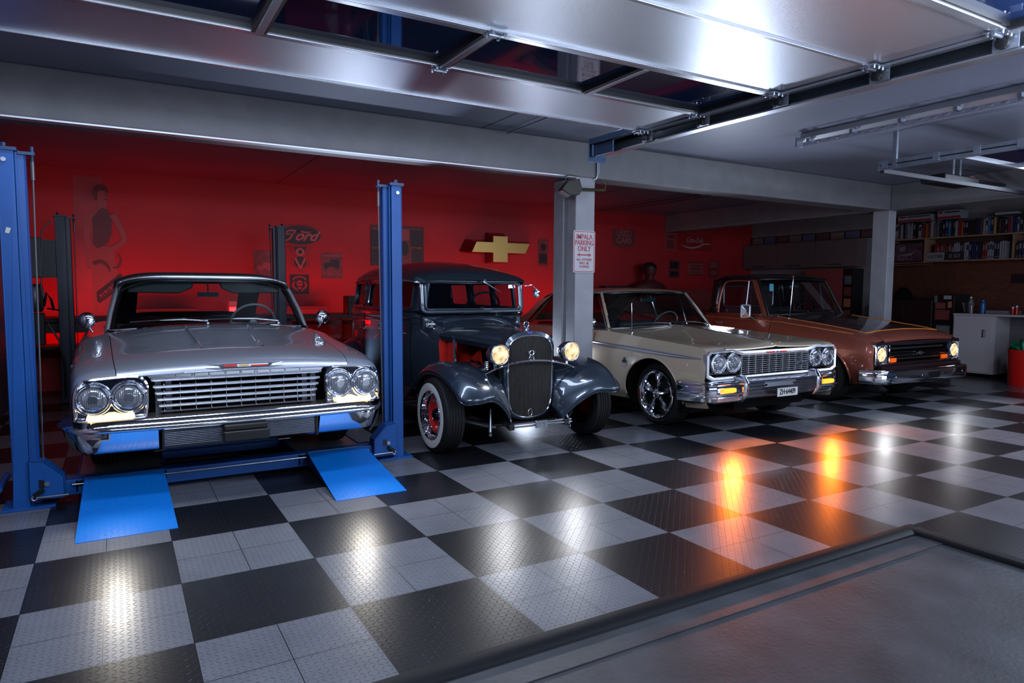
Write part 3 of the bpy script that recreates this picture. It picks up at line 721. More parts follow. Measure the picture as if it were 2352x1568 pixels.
# ------------------------------------------------------------------ silver convertible on the lift
LIFTZ = .12
def car_silver():
    C = thing('convertible_car', 'silver 1960s convertible with black soft top parked on the blue lift', 'car', (.486, .72, LIFTZ))
    # local: y 0 = bumper face, z 0 = under the tyres
    ay, ry, R = .83, 3.85, .335
    #        P0 rocker    P1           P2 widest    P3 shoulder  P4 top edge  P5 hood seam P6          P7 centre
    st = [
     (.055, [(.88,.20),(.935,.30),(.955,.46),(.945,.62),(.885,.680),(.720,.694),(.40,.700),(0,.704)]),
     (.085, [(.885,.20),(.94,.30),(.960,.46),(.95,.635),(.888,.704),(.722,.722),(.40,.732),(0,.737)]),
     (.15, [(.89,.20),(.945,.30),(.965,.46),(.955,.65),(.895,.722),(.728,.747),(.40,.766),(0,.773)]),
     (.30, [(.90,.19),(.955,.30),(.975,.46),(.965,.68),(.905,.745),(.735,.775),(.40,.803),(0,.812)]),
     (.70, [(.91,.19),(.965,.30),(.985,.48),(.975,.71),(.915,.780),(.745,.815),(.40,.850),(0,.860)]),
     (1.28,[(.92,.19),(.975,.32),(.995,.50),(.985,.74),(.925,.820),(.762,.880),(.40,.925),(0,.938)]),
     (1.42,[(.92,.19),(.975,.32),(.995,.50),(.985,.75),(.925,.835),(.79,.885),(.40,.935),(0,.948)]),
     (2.20,[(.92,.18),(.98,.32),(1.0,.50),(.99,.75),(.93,.84),(.80,.87),(.40,.88),(0,.88)]),
     (3.80,[(.92,.18),(.98,.32),(1.0,.50),(.99,.76),(.93,.85),(.78,.88),(.40,.89),(0,.89)]),
     (5.10,[(.90,.22),(.95,.34),(.97,.50),(.96,.72),(.90,.80),(.70,.82),(.40,.83),(0,.83)]),
     (5.28,[(.88,.25),(.93,.36),(.95,.50),(.94,.68),(.88,.74),(.70,.77),(.40,.78),(0,.78)])]
    L = Loft(st, creases=(5,))
    ys = yrange(.055, 5.28, .045)
    mb = MB(); mb.grid(L.rows(ys, 0, 5, 5)); cut_arch(mb, ay, R, .40); cut_arch(mb, ry, R, .38)
    cpart(mb, 'body', P_SILVER, C, True)
    mb = MB(); rows = L.rows(yrange(.055, 1.27, .03, (.06, .07, .1)), 5, 7, 10); rows = [[(x*(.994), y, z+.001) for x, y, z in r] for r in rows]
    r0 = [(x, y+.002, z-.006) for x, y, z in rows[0]]; r00 = [(x, y+.03, z-.008) for x, y, z in r0]
    mb.grid([r00, r0]+rows); hood = cpart(mb, 'hood', P_SILVER, C, True, smooth=60)
    # raised windsplits on the hood
    mb = MB()
    for s in (-1, 1):
        path = []
        for t in np.linspace(0, 1, 16):
            y = .42+(1.24-.42)*t; x = s*(.200+.035*t); path.append((x, y, L.top(x, y, 5)+.002))
        prof_h = [.004+.012*min(1, k/3.) for k in range(16)]
        rows = [[(p[0]-.026, p[1], p[2]-.004), (p[0]-s*.004, p[1], p[2]+h), (p[0]+s*.006, p[1], p[2]+h), (p[0]+.026, p[1], p[2]-.004)] for p, h in zip(path, prof_h)]
        mb.grid(rows)
    mb.build('hood_ridge', P_SILVER, hood, smooth=80)
    mb = MB(); mb.grid(L.rows(yrange(4.15, 5.28, .1), 5, 7, 4)); cpart(mb, 'trunk_lid', P_SILVER, C, True)
    # cowl with louvred vent
    mb = MB(); mb.grid(L.rows(yrange(1.275, 1.46, .03), 5, 7, 8)); cowl = cpart(mb, 'cowl', P_SILVER, C, True)
    mb = MB()
    for k in range(60):
        x = -.60+1.2*k/59; z = L.top(x, 1.33, 5); mb.box(x-.003, x+.003, 1.31, 1.355, z-.002, z+.005)
    mb.build('vent_grille', BLACK, cowl, smooth=0)
    # header bar with spaced lettering under the hood lip
    fy = .07
    mb = MB(); mb.prism([(-.56, .700), (.56, .700), (.535, .672), (-.535, .672)], fy+.06, fy+.0, 'y'); hb = mb.build('grille_header', CHROME2, C, smooth=0, bevel=.004)
    mb = MB()
    for k, ch in enumerate('CHEVROLET'): text_mb(mb, ch, .026, (-.385+k*.096, fy-.002, .686), 'y', .004, sx=1.25)
    mb.build('lettering', CHROME, hb, smooth=0)
    # grille bars
    gr = thing('grille', None, None); gr.parent = C
    mb = MB(); mb.box(-.55, .55, fy+.13, fy+.14, .42, .70); mb.build('backing', BLACKM, gr, smooth=0)
    bz = [.662, .618, .576, .535, .494, .456]
    for k, z in enumerate(bz):
        hw = .532-.010*k; mb = MB(); y0 = fy+.012*k*.3
        t = .010 if k < 5 else .005
        mb.prism([(y0, z+t), (y0-.012, z), (y0, z-t), (y0+.035, z-t*.6), (y0+.035, z+t*.6)], -hw, hw, 'x'); mb.build('bar', SATIN, gr, smooth=0, bevel=.002)
    mb = MB()
    for i in range(5):
        for k in range(11):
            x = -.46+.092*k; z = (bz[i]+bz[i+1])/2; mb.ell((x, fy, z-.012), (.004, .006, .006), 8, 5); mb.box(x-.002, x+.002, fy+.01, fy+.02, z-.02, z+.02)
    mb.build('stud', CHROME, gr)
    mb = MB()
    for x in (-.49, -.43, .43, .49): mb.box(x-.018, x+.018, fy+.07, fy+.08, .44, .66)
    mb.build('radiator_support', mat('support_grey', (.12, .12, .14), .45, .4), gr, smooth=0)
    # headlamp bezels
    for s in (-1, 1):
        mb = MB(); c1, c2 = s*.655, s*.845
        poly = [(.545, .640), (.575, .685), (.63, .702), (.86, .690), (.915, .665), (.945, .60), (.945, .47), (.915, .432), (.60, .432), (.555, .47)]
        pl = [(s*p[0], p[1]) for p in catmull(np.array(poly+[poly[0]]), 4)[:-1]]; n = len(pl)
        # rim + dished field
        cx, cz = s*.75, .56
        rows = [[(x, fy+.05, z) for x, z in pl], [(x, fy-.02, z) for x, z in pl], [(cx+(x-cx)*.95, fy-.024, cz+(z-cz)*.93) for x, z in pl],
                [(cx+(x-cx)*.90, fy+.012, cz+(z-cz)*.86) for x, z in pl]]
        mb.grid(rows, cv=True); mb.add([(cx+(x-cx)*.90, fy+.012, cz+(z-cz)*.86) for x, z in pl], [tuple(range(n))])
        bz_ = mb.build('headlight_bezel', CHROME, C, smooth=50)
        for c, dzz in ((c1, .0), (c2, -.002)):
            mb = MB(); mb.lathe([(fy+.012, .106), (fy-.012, .104), (fy-.022, .098), (fy-.016, .091), (fy-.004, .088)], (c, 0, .567+dzz), 'y', 40); mb.build('lamp_ring', CHROME, bz_, smooth=60)
            headlamp(C, c, fy-.012, .567+dzz, .076)
        mb = MB(); q = [(.625, .452), (.64, .490), (.69, .462), (.735, .478), (.765, .478), (.80, .462), (.86, .470), (.875, .482), (.885, .452), (.87, .436), (.64, .436)]
        mb.prism([(s*x, z-.006) for x, z in q], fy-.030, fy+.01, 'y'); mb.build('parking_lamp', TURNW, C, smooth=0); lamp_glow(C, (s*.75, fy-.26, .40), 13, (1.0, .94, .84), .05)
    # gravel pan between grille and bumper
    mb = MB(); mb.add([(-.90, .02, .430), (.90, .02, .430), (.92, .16, .445), (-.92, .16, .445)], [(0, 1, 2, 3)]); mb.build('gravel_pan', mat('bronze_grey_pan', (.20, .18, .17), .3, .7), C, smooth=0)
    # bumper: upper roll and lower face, wrapped at the ends
    def bpath(off=0):
        pts = []
        for x in np.linspace(-1.0, 1.0, 41):
            a = abs(x); y = .0+.05*a*a+(.30*max(0, (a-.86)/.14)**2.0) ; pts.append((x, y+off, 0))
        return pts
    mb = MB(); up = [(.0, .395), (.0, .345), (.006, .335), (.030, .322), (.048, .325), (.056, .338), (.052, .352), (.030, .366), (.012, .385), (.008, .398)]
    sweep(mb, bpath(.02), up); bm_ = mb.build('bumper', CHROME, C, smooth=50); bm_.location.z = .035
    mb = MB(); lo = [(-.012, .340), (.014, .338), (.028, .332), (.034, .322), (.013, .262), (-.007, .205), (-.02, .193), (-.03, .190), (-.03, .2)]
    for a, b in ((-1.0, -.482), (.482, 1.0)):
        sweep(mb, [p for p in bpath(.02) if a <= p[0] <= b], lo)
    mb.build('lower_face', CHROME, bm_, smooth=50)
    mb = MB()
    prof = [(-.005, .335)]+[(.004+(.006 if k % 2 else -.002), .325-.0055*k) for k in range(23)]+[(-.01, .195)]
    sweep(mb, [(x, .015, 0) for x in np.linspace(-.470, .470, 3)], prof); mb.build('ribbed_panel', mat('ribbed_aluminium', (.38, .40, .44), .2, 1.), bm_, smooth=0)
    mb = MB()
    for s in (-1, 1): mb.box(s*.470, s*.484, -.012, .03, .19, .335)
    mb.build('divider', BLACK, bm_, smooth=0, bevel=.002)
    mb = MB(); mb.box(-.135, .15, -.075, -.045, .215, .285); mb.box(-.13, .14, -.06, .0, .285, .325); mb.build('plate_holder', BLACK, bm_, smooth=0, bevel=.008)
    mb = MB(); mb.prism([(-.90, .30), (.90, .30), (.86, .235), (-.86, .235)], .28, .34, 'y'); mb.build('front_valance', BLACKM, C, smooth=0)
    # hood emblem
    em = thing('hood_emblem', None, None); em.parent = C; em.location = (.03, .060, .722); em.rotation_euler = (math.radians(-38), 0, 0)
    mb = MB(); mb.prism([(-.245, .022), (-.16, .018), (-.155, .022), (.155, .022), (.16, .018), (.245, .022), (.17, .008), (.145, -.018), (-.145, -.018), (-.17, .008)], -.004, -.010, 'y'); mb.build('wing', CHROME, em, smooth=0, bevel=.001)
    mb = MB(); mb.prism([(-.145, .014), (-.055, .014), (-.055, -.002), (-.13, -.002)], -.010, -.012, 'y'); mb.prism([(.145, .004), (.03, .004), (.03, -.006), (.13, -.006)], -.010, -.012, 'y'); mb.build('red_flag', RED, em, smooth=0)
    mb = MB(); mb.prism([(-.055, .014), (.03, .014), (.03, -.006), (-.055, -.006)], -.010, -.0115, 'y'); mb.prism([(.145, .014), (.03, .014), (.03, .004), (.14, .004)], -.010, -.012, 'y'); mb.build('white_flag', WHITEP, em, smooth=0)
    mb = MB(); mb.prism([(x-.012, z+.004) for x, z in bowtie(.062, .018)], -.012, -.015, 'y'); mb.build('bowtie', GOLD, em, smooth=0)
    # windshield: frame from base (y 1.42, z .945) to header (y 1.86, z 1.30)
    base = [(x, 1.34+.22*(x/.76)**2*.8, .935-.035*(abs(x)/.78)**2) for x in np.linspace(-.775, .775, 25)]
    top = [(x, 1.80+.10*(x/.66)**2, 1.325-.055*(abs(x)/.67)**5) for x in np.linspace(-.67, .67, 29)]
    mb = MB(); mb.grid(panel_between(base, top, 8)); mb.build('windshield', GLASSM, C, smooth=80)
    def corner(s):  # A pillar
        b = Vector(base[-1] if s > 0 else base[0]); t = Vector(top[-1] if s > 0 else top[0])
        return [b+Vector((0, 0, -.02)), b.lerp(t, .35)+Vector((s*.012, 0, 0)), b.lerp(t, .75)+Vector((s*.014, 0, .006)), t+Vector((s*.002, 0, .012))]
    fr_path = [tuple(p) for p in corner(-1)]+[(x, y-.006, z+.012) for x, y, z in top[1:-1]]+[tuple(p) for p in corner(1)][::-1]
    mb = MB(); mb.tube(fr_path, .019, 10); mb.build('windshield_frame', SATIN, C, smooth=60)
    mb = MB(); mb.tube([(p[0]*.965, p[1]+.02, p[2]-.022) for p in fr_path], .020, 8); mb.build('frame_seal', BLACK, C)
    mb = MB(); mb.tube([(x, y-.01, z) for x, y, z in base], .009, 8); mb.build('base_trim', CHROME, C)
    # soft top
    rst = [(1.80, 1.330, .680), (1.95, 1.365, .71), (2.3, 1.385, .715), (2.9, 1.37, .71), (3.3, 1.30, .70), (3.7, 1.10, .72), (3.95, .92, .74)]
    rows = []
    for y, zc, hw in rst:
        rows.append([(hw*math.sin(t*PI/2), y, zc-.085*abs(math.sin(t*PI/2))**6) for t in np.linspace(-1, 1, 25)])
    cr = np.array(rows); yq = np.linspace(1.80, 3.95, 30)
    R2 = [[(float(pchip(cr[:, j, 1], cr[:, j, 0], [y])[0]), float(y), float(pchip(cr[:, j, 1], cr[:, j, 2], [y])[0])) for j in range(25)] for y in yq]
    R3 = R2[:20]
    mb = MB(); mb.grid(R3); mb.grid([[(x*.97, y+.01, z-.035) for x, y, z in r] for r in R3]); 
    # rear panel with window opening: side strips and lower strip
    tail = R2[19:]; mb.grid([r[:7] for r in tail]); mb.grid([r[18:] for r in tail]); mb.grid([r[6:19] for r in tail[-2:]])
    mb.grid([[R2[i][0], (R2[i][0][0]-.006, R2[i][0][1], R2[i][0][2]-.05)] for i in range(20)]); mb.grid([[R2[i][-1], (R2[i][-1][0]+.006, R2[i][-1][1], R2[i][-1][2]-.05)] for i in range(20)])
    st_ = mb.build('soft_top', CLOTHB, C, smooth=60)
    mb = MB(); mb.box(-.60, .60, 2.7, 2.76, 1.29, 1.33); mb.box(-.58, -.30, 1.92, 1.95, 1.24, 1.33); mb.box(.30, .58, 1.92, 1.95, 1.24, 1.33); mb.build('top_bow', BLACK, st_, smooth=0)
    for s in (-1, 1):      # sun visors
        mb = MB(); mb.prism([(s*.10, 1.31), (s*.62, 1.29), (s*.62, 1.20), (s*.22, 1.195), (s*.12, 1.24)], 1.90, 1.93, 'y'); mb.build('sun_visor', BLACK, C, smooth=0, bevel=.008)
    mb = MB(); mb.box(-.085, .085, 1.80, 1.825, 1.165, 1.205); mb.tube([(0, 1.82, 1.20), (0, 1.83, 1.30)], .006); mb.build('rear_view_mirror', DARKCH, C, smooth=0, bevel=.01)
    # side window frames folded: interior
    mb = MB(); mb.prism([(1.36, .90), (1.62, .885), (1.66, .86), (1.66, .60), (1.36, .60)], -.74, .74, 'x'); mb.build('dashboard', P_SILVER, C, smooth=0, bevel=.02)
    for x0, x1 in ((-.70, -.06), (.06, .70)):
        mb = MB(); mb.box(x0, x1, 2.55, 2.72, .35, .89); mb.build('front_seat', INTERIOR, C, smooth=40, bevel=.05)
    mb = MB(); mb.box(-.72, .72, 3.35, 3.5, .35, .87); mb.box(-.72, .72, 3.5, 3.95, .81, .85); mb.build('rear_seat', INTRED, C, smooth=0, bevel=.03)
    mb = MB(); mb.tube([(-.74, 3.98, .90), (0, 4.02, .925), (.74, 3.98, .90)], .014); mb.build('boot_trim', CHROME, C)
    steering(C, (.37, 1.83, .93), .19, math.radians(-62), mat('white_steering_rim', (.3, .3, .3), .3, .3))
    wiper(C, (-.06, 1.335, .955), (-.42, 1.36, .985), (-.20, .01, -.012)); wiper(C, (.50, 1.345, .945), (.12, 1.345, .99), (-.22, -.01, -.005))
    for s in (-1, 1):       # round fender mirrors
        mb = MB(); mb.lathe([(.0, .056), (.006, .062), (-.012, .060), (-.03, .045), (-.045, .0)], (0, 0, .075), 'y', 28); mb.lathe([(-.001, .056), (-.002, 0)], (0, 0, .075), 'y', 20)
        mb.tube([(0, .012, .03), (-s*.02, .02, 0), (-s*.03, .02, -.02)], .008); m_ = mb.build('door_mirror', CHROME, C); m_.location = (s*.905, 1.45, .915); m_.rotation_euler = (0, 0, s*.25)
    mb = MB(); mb.box(-.86, .86, .35, 5.0, .17, .26); mb.box(-.8, .8, .5, 1.3, .26, .5); mb.build('underbody', BLACKM, C, smooth=0)
    liner(C, ((-.62, -.93), (.62, .93)), ay, R, .42); liner(C, ((-.62, -.93), (.62, .93)), ry, R, .40)
    for s in (-1, 1):
        wheel(C, s*.785, ay, R, R, .21, s, 'dish'); wheel(C, s*.785, ry, R, R, .21, s, 'dish')
        mb = MB(); mb.tube([(s*.60, .35+.02, .24), (s*.66, .9, .22), (s*.6, 4.6, .22)], .03); mb.build('frame_rail', BLACKM, C)
    return C
car_silver()
# ------------------------------------------------------------------ four-post lift
def lift():
    Lf = thing('four_post_lift', 'blue four-post car lift carrying the silver convertible, with tread plate ramps', 'lift', (.48, 1.1, 0))
    def lp(mb, name, m, par=None, **k):
        mb.xf(Matrix.Translation((-.48, -1.1, 0))); return mb.build(name, m, par or Lf, **k)
    RB = plate_mat('blue_tread_plate', (.001, .16, .60), .031, .38)
    SP = plate_mat('worn_steel_tread_plate', (.36, .36, .38), .031, .3, .6)
    for s, x0, x1, y0, m in ((-1, -.80, -.715, 1.03, BLUE), (1, 1.67, 1.755, 1.12, BLUE), (-1, -.80, -.70, 5.42, BLUED), (1, 1.66, 1.76, 5.42, BLUED)):
        mb = MB(); d = .16; t = .008; y1 = y0+d; xi = x1 if s < 0 else x0; xo = x0 if s < 0 else x1
        H = 2.17
        mb.box(x0, x1, y0, y0+t, .012, H); mb.box(xo, xo-s*-0+(-s)*t*-1 if 0 else xo-s*t, y0, y1, .012, H); mb.box(x0, x1, y1-t, y1, .012, H)
        mb.box(xi-s*(-.03) if 0 else xi, xi-s*.0-(.012*s), y0+.02, y0+.03, .012, H)
        mb.box(xi, xi-s*.045, y0+.055, y0+.062, .012, H); mb.box(xi-s*.045, xi-s*.052, y0+.055, y0+.12, .012, H)
        po = lp(mb, 'post', m, smooth=0, bevel=.003)
        mb = MB(); mb.box(x0-.015, x1+.015, y0-.01, y1+.01, H, H+.02); mb.box(xi-s*.10, xi, y0+.04, y0+.08, H-.012, H+.006)
        mb.tube([(xi-s*.085, y0+.06, H-.05), (xi-s*.085, y0+.06, H+.04)], .011, 8); mb.tube([(xo-s*.03, y0+.05, H), (xo-s*.03, y0+.05, H+.05)], .016, 6)
        lp(mb, 'top_cap', m if m is BLUED else mat('dark_blue_cap', (.004, .03, .10), .4), po, smooth=0)
        if y0 < 2:
            mb = MB(); mb.tube([(xo-s*.035, y0+.002, H-.055), (xo-s*.035, y0-.008, H-.055)], .014, 8); lp(mb, 'bolt', STEEL, po)
            mb = MB(); mb.box(x0-.06, x1+.13 if s < 0 else x1+.07, y0-.04, y1+.05, 0, .014) if s < 0 else mb.box(x0-.13, x1+.07, y0-.03, y1+.05, 0, .014)
            lp(mb, 'base_plate', BLUE, po, smooth=0, bevel=.002)
        mb = MB(); mb.tube([(xi-s*.085, y0+.06, H), (xi-s*.085, y0+.06, H-.16)], .011, 8); mb.tube([(xi-s*.085, y0+.06, H-.15), (xi-s*.07, y0+.05, .28)], .0055, 6)
        lp(mb, 'steel_cable', mat('cable_steel', (.12, .12, .13), .45, .7), po)
    mb = MB(); a = .5; mb.prism([(-.775, 1.685), (-.755, 1.68), (-.745, 1.712), (-.767, 1.718)], 1.0295, 1.0285, 'y'); lp(mb, 'sticker', mat('sticker_silver', (.5, .5, .45), .4), smooth=0)
    # gussets at the crossbeam ends
    for s, xp, yp in ((-1, -.712, 1.05), (1, 1.668, 1.11)):
        mb = MB(); dx = -s
        pts = [(xp, .055), (xp, .300), (xp+dx*.075, .290), (xp+dx*.175, .185), (xp+dx*.175, .055)]
        mb.prism(pts, yp-.05, yp-.042, 'y'); g = lp(mb, 'gusset', BLUE, smooth=0)
        mb = MB(); mb.add([(x, y, z) for x, z in pts[1:] for y in (yp-.05, yp+.06)], [(0, 1, 3, 2), (2, 3, 5, 4), (4, 5, 7, 6)]); lp(mb, 'gusset_flange', BLUE, g, smooth=0, solid=.006)
        mb = MB(); cx = xp+dx*.075; mb.tube([(cx+.012, yp-.05, .150), (cx+.012, yp-.062, .150)], .014, 16); lp(mb, 'bolt', STEEL, g)
        mb = MB(); mb.box(cx-.03, cx-.002, yp-.053, yp-.05, .128, .178); lp(mb, 'bolt_plate', BLACK, g, smooth=0)
        mb = MB(); mb.tube([(xp+dx*.03, yp-.06, .072), (xp+dx*.2, yp-.10, .080)], .006, 8); ring(mb, (xp+dx*.02, yp-.06, .07), .013, .005, 'y', 14); lp(mb, 'tie_rod', STEEL, g)
        mb = MB(); mb.tube([(xp+dx*.02, yp-.06, .085), (xp+dx*.07, yp-.07, .12)], .014, 10); lp(mb, 'grip', BLACK, g)
    mb = MB(); mb.box(-.715, 1.675, 1.10, 1.22, .035, .132); lp(mb, 'crossbeam', BLUE, smooth=0, bevel=.004)
    mb = MB(); mb.tube([(-.5, 1.085, .105), (1.45, 1.085, .105)], .006, 8); lp(mb, 'locking_bar', STEEL)
    mb = MB(); mb.box(-.715, 1.675, 5.42, 5.54, .035, .132); lp(mb, 'crossbeam', BLUED, smooth=0, bevel=.004)
    for x0, x1 in ((-.47, .03), (.93, 1.43)):
        mb = MB(); mb.box(x0, x1, 1.10, 5.5, .104, .118); rw = lp(mb, 'runway', SP, smooth=0)
        mb = MB(); mb.box(x0-.01, x0, 1.10, 5.5, .05, .125); lp(mb, 'runway_edge', BLUE, rw, smooth=0)
        mb = MB(); mb.box(x1, x1+.01, 1.10, 5.5, .05, .125); lp(mb, 'runway_edge', BLUE, rw, smooth=0)
    # ramps
    for x0, x1, yb, yt in ((-.452, .045, .205, 1.10), (.962, 1.442, .25, 1.10)):
        zt = .140
        mb = MB(); mb.add([(x0, yb, .003), (x1, yb, .003), (x1-.02, yt, zt), (x0+.02, yt, zt), (x0, yb, -.0), (x1, yb, -.0), (x1-.02, yt, zt-.008), (x0+.02, yt, zt-.008)],
              [(0, 1, 2, 3), (4, 7, 6, 5), (0, 4, 5, 1), (1, 5, 6, 2), (2, 6, 7, 3), (3, 7, 4, 0)])
        rp = lp(mb, 'ramp', RB, smooth=0)
        for x in (x0+.02, x1-.03):
            mb = MB(); mb.prism([(yb+.10, .002), (yt, zt-.012), (yt, .04)], x, x+.008, 'x'); lp(mb, 'ramp_side', BLUED, rp, smooth=0)
        mb = MB(); mb.tube([(x0+.03, yt, zt-.004), (x1-.03, yt, zt-.004)], .009, 8); lp(mb, 'hinge_rod', BLACK, rp)
    # rolling jack beam and trays between the runways
    mb = MB(); mb.box(.04, .92, 1.75, 1.95, .10, .19); mb.box(.04, .92, 1.72, 1.75, .06, .12); jb = lp(mb, 'jack_beam', BLUED if 0 else BLUE, smooth=0, bevel=.006)
    mb = MB(); mb.box(-.01, .06, 1.62, 1.84, .150, .156); lp(mb, 'jack_pad', STEEL, jb, smooth=0)
    mb = MB(); mb.box(.86, .96, 1.55, 1.82, .16, .166); lp(mb, 'jack_pad', STEEL, jb, smooth=0)
    mb = MB(); mb.tube([(-.88, 1.10, .12), (-.88, 1.5, .12)], .02, 12); lp(mb, 'lock_tube', BLUE)
    # control box, motor and hose on the left rear post
    mb = MB(); mb.box(-1.10, -.93, 5.34, 5.44, 1.47, 1.92); cb = lp(mb, 'control_box', mat('dark_grey_box', (.05, .05, .05), .5), smooth=0, bevel=.012)
    mb = MB(); mb.box(-.93, -.80, 5.38, 5.46, 1.47, 1.90); lp(mb, 'box_mount', BLACK, cb, smooth=0)
    for z in (1.55, 1.66, 1.80): mb = MB(); mb.tube([(-1.10, 5.39, z), (-1.13, 5.39, z)], .022, 12); lp(mb, 'switch_knob', BLACK, cb)
    mb = MB(); mb.lathe([(1.08, 0), (1.08, .07), (1.12, .085), (1.36, .085), (1.38, .075), (1.40, .06), (1.40, 0)], (-1.02, 5.40, 0), 'z', 24)
    for k in range(12): mb.box(-1.02+.088*math.cos(k*PI/6)-.003, -1.02+.088*math.cos(k*PI/6)+.003, 5.40+.088*math.sin(k*PI/6)-.003, 5.40+.088*math.sin(k*PI/6)+.003, 1.13, 1.35)
    mo = lp(mb, 'motor', mat('motor_grey', (.06, .06, .065), .35, .5))
    mb = MB(); mb.box(-1.10, -.93, 5.34, 5.46, .70, 1.07); lp(mb, 'oil_tank', BLACK, mo, smooth=0, bevel=.01)
    mb = MB(); mb.tube([(-.93, 5.36, 1.15), (-.90, 5.34, 1.3), (-.86, 5.36, 1.22), (-.84, 5.38, 1.1)], .014, 8); mb.tube([(-.90, 5.36, 1.12), (-.78, 5.3, 1.10)], .008, 6); lp(mb, 'valve_pipes', BLACK, mo)
    mb = MB(); mb.tube([(-.90, 5.36, .95), (-.80, 5.34, .75), (-.76, 5.34, .5), (-.76, 5.36, .1)], .012, 8); lp(mb, 'hose', BLACK, mo)
    mb = MB(); mb.tube([(-.83, 5.38, 2.12), (-.92, 5.36, 2.0), (-.93, 5.36, 1.6), (-.95, 5.36, 1.35), (-.92, 5.36, 1.2)], .008, 6); lp(mb, 'cord', BLACK, mo)
lift()

# ------------------------------------------------------------------ slate blue 1930s sedan
def catgrid(S, n, m):
    """S: stations x cols x 3 control points -> smooth grid"""
    S = np.array(S, float); A = np.array([catmull(r, m) for r in S]); B = np.array([catmull(A[:, j], n) for j in range(A.shape[1])])
    return [[tuple(B[j][i]) for j in range(B.shape[0])] for i in range(B.shape[1])]
def car_slate():
    C = thing('vintage_sedan', 'dark slate blue 1930s sedan hot rod with lit headlights and whitewall tyre', 'car', (2.85, .80, 0))
    DY = Matrix.Translation((0, -.80, 0))
    def hp(mb, name, m, par=None, mirror=False, **k):
        mb.xf(DY) if (par is None or par is C or par.get('w', 1)) else None
        return cpart(mb, name, m, par if par is not None else C, mirror, **k)
    st = [(1.84, [(.40,.33),(.44,.50),(.455,.75),(.45,.90),(.37,.985),(.20,1.025),(0,1.04)]),
          (2.00, [(.49,.33),(.53,.50),(.54,.76),(.53,.94),(.47,1.045),(.25,1.095),(0,1.11)]),
          (2.20, [(.57,.33),(.615,.5),(.63,.80),(.615,1.02),(.575,1.135),(.3,1.15),(0,1.16)]),
          (2.70, [(.63,.33),(.675,.5),(.685,.80),(.67,1.04),(.645,1.14),(.3,1.15),(0,1.16)]),
          (3.30, [(.64,.33),(.685,.5),(.695,.80),(.68,1.04),(.655,1.14),(.3,1.15),(0,1.16)]),
          (3.80, [(.62,.33),(.665,.5),(.675,.80),(.66,1.04),(.635,1.14),(.3,1.15),(0,1.16)]),
          (4.12, [(.52,.36),(.575,.5),(.59,.80),(.57,1.04),(.55,1.14),(.3,1.15),(0,1.16)]),
          (4.25, [(.36,.38),(.42,.5),(.44,.80),(.42,1.04),(.40,1.14),(.2,1.15),(0,1.16)]),
          (4.30, [(.02,.40),(.02,.5),(.02,.80),(.02,1.04),(.02,1.14),(.01,1.15),(0,1.16)])]
    L = Loft(st)
    mb = MB(); ys = yrange(1.84, 4.30, .04, (4.27,)); mb.grid(L.rows(ys, 0, 4, 4)); mb.grid(L.rows(yrange(1.84, 2.18, .03), 4, 6, 6))
    body = hp(mb, 'body', P_SLATE, mirror=True)
    mb = MB(); rr = L.rows([1.85], 0, 6, 6)[0]; mb.add(rr+[(-x, y, z) for x, y, z in rr[::-1]], [tuple(range(2*len(rr)))]); hp(mb, 'firewall', RED, smooth=0)
    for zb, r in ((1.085, .010), (1.035, .006)):     # belt mouldings
        mb = MB(); mb.tube([(L.side(zb-.0, y, 4)+.001, y, zb-.05*max(0, (2.05-y)/.2)) for y in yrange(1.88, 4.2, .08)], r, 8); hp(mb, 'belt_moulding', P_SLATE, mirror=True)
    # door cut lines, hinges and handles
    mb = MB()
    for y in (2.16, 2.80, 3.36):
        mb.tube([(L.side(z, y, 4)+.0005, y, z) for z in np.linspace(.36, 1.12, 10)], .0035, 6)
    hp(mb, 'door_gap', BLACKM, mirror=True)
    for y, z in ((2.30, .93), (3.28, .93)):
        for s in (-1, 1):
            mb = MB(); x = s*(L.side(z, y, 4)+.03); mb.tube([(x-s*.03, y, z), (x, y, z)], .010, 8); mb.tube([(x, y-.01, z), (x+s*.006, y+.10, z)], .008, 8); hp(mb, 'door_handle', CHROME)
    for y in (2.84, 3.40):
        for z in (.98, 1.36):
            for s in (-1, 1):
                mb = MB(); x = s*(.685 if z < 1.1 else .64); mb.box(x-.02, x+.02, y-.02, y+.02, z-.028, z+.028); hp(mb, 'hinge', P_SLATE, smooth=0, bevel=.005)
    # greenhouse side walls with window openings
    def xs(y, z):
        x4 = float(L.ctrl([y])[0, 4, 0]); return x4-.050*(z-1.14)/.33
    yb = [2.05, 2.20, 2.21, 2.70, 2.76, 2.82, 3.26, 3.32, 3.42, 3.84, 3.90, 4.0, 4.12, 4.20, 4.26, 4.30]
    yb = sorted(set(yb+[round(v, 3) for v in np.arange(2.25, 3.85, .1)])); zb = [1.14, 1.17, 1.30, 1.425, 1.49]
    wins = [(2.205, 2.75), (2.815, 3.30), (3.41, 3.87)]
    mb = MB(); idx = {}
    for i, y in enumerate(yb):
        for j, z in enumerate(zb): idx[i, j] = len(mb.v); mb.v.append((xs(y, z), y, z))
    for i in range(len(yb)-1):
        ym = (yb[i]+yb[i+1])/2
        for j in range(4):
            zm = (zb[j]+zb[j+1])/2
            if any(a < ym < b for a, b in wins) and 1.17 < zm < 1.425: continue
            if ym > 4.24 and False: continue
            mb.f.append([idx[i, j], idx[i, j+1], idx[i+1, j+1], idx[i+1, j]]); mb.mi.append(0)
    hp(mb, 'side_wall', P_SLATE, mirror=True, smooth=40, solid=.03)
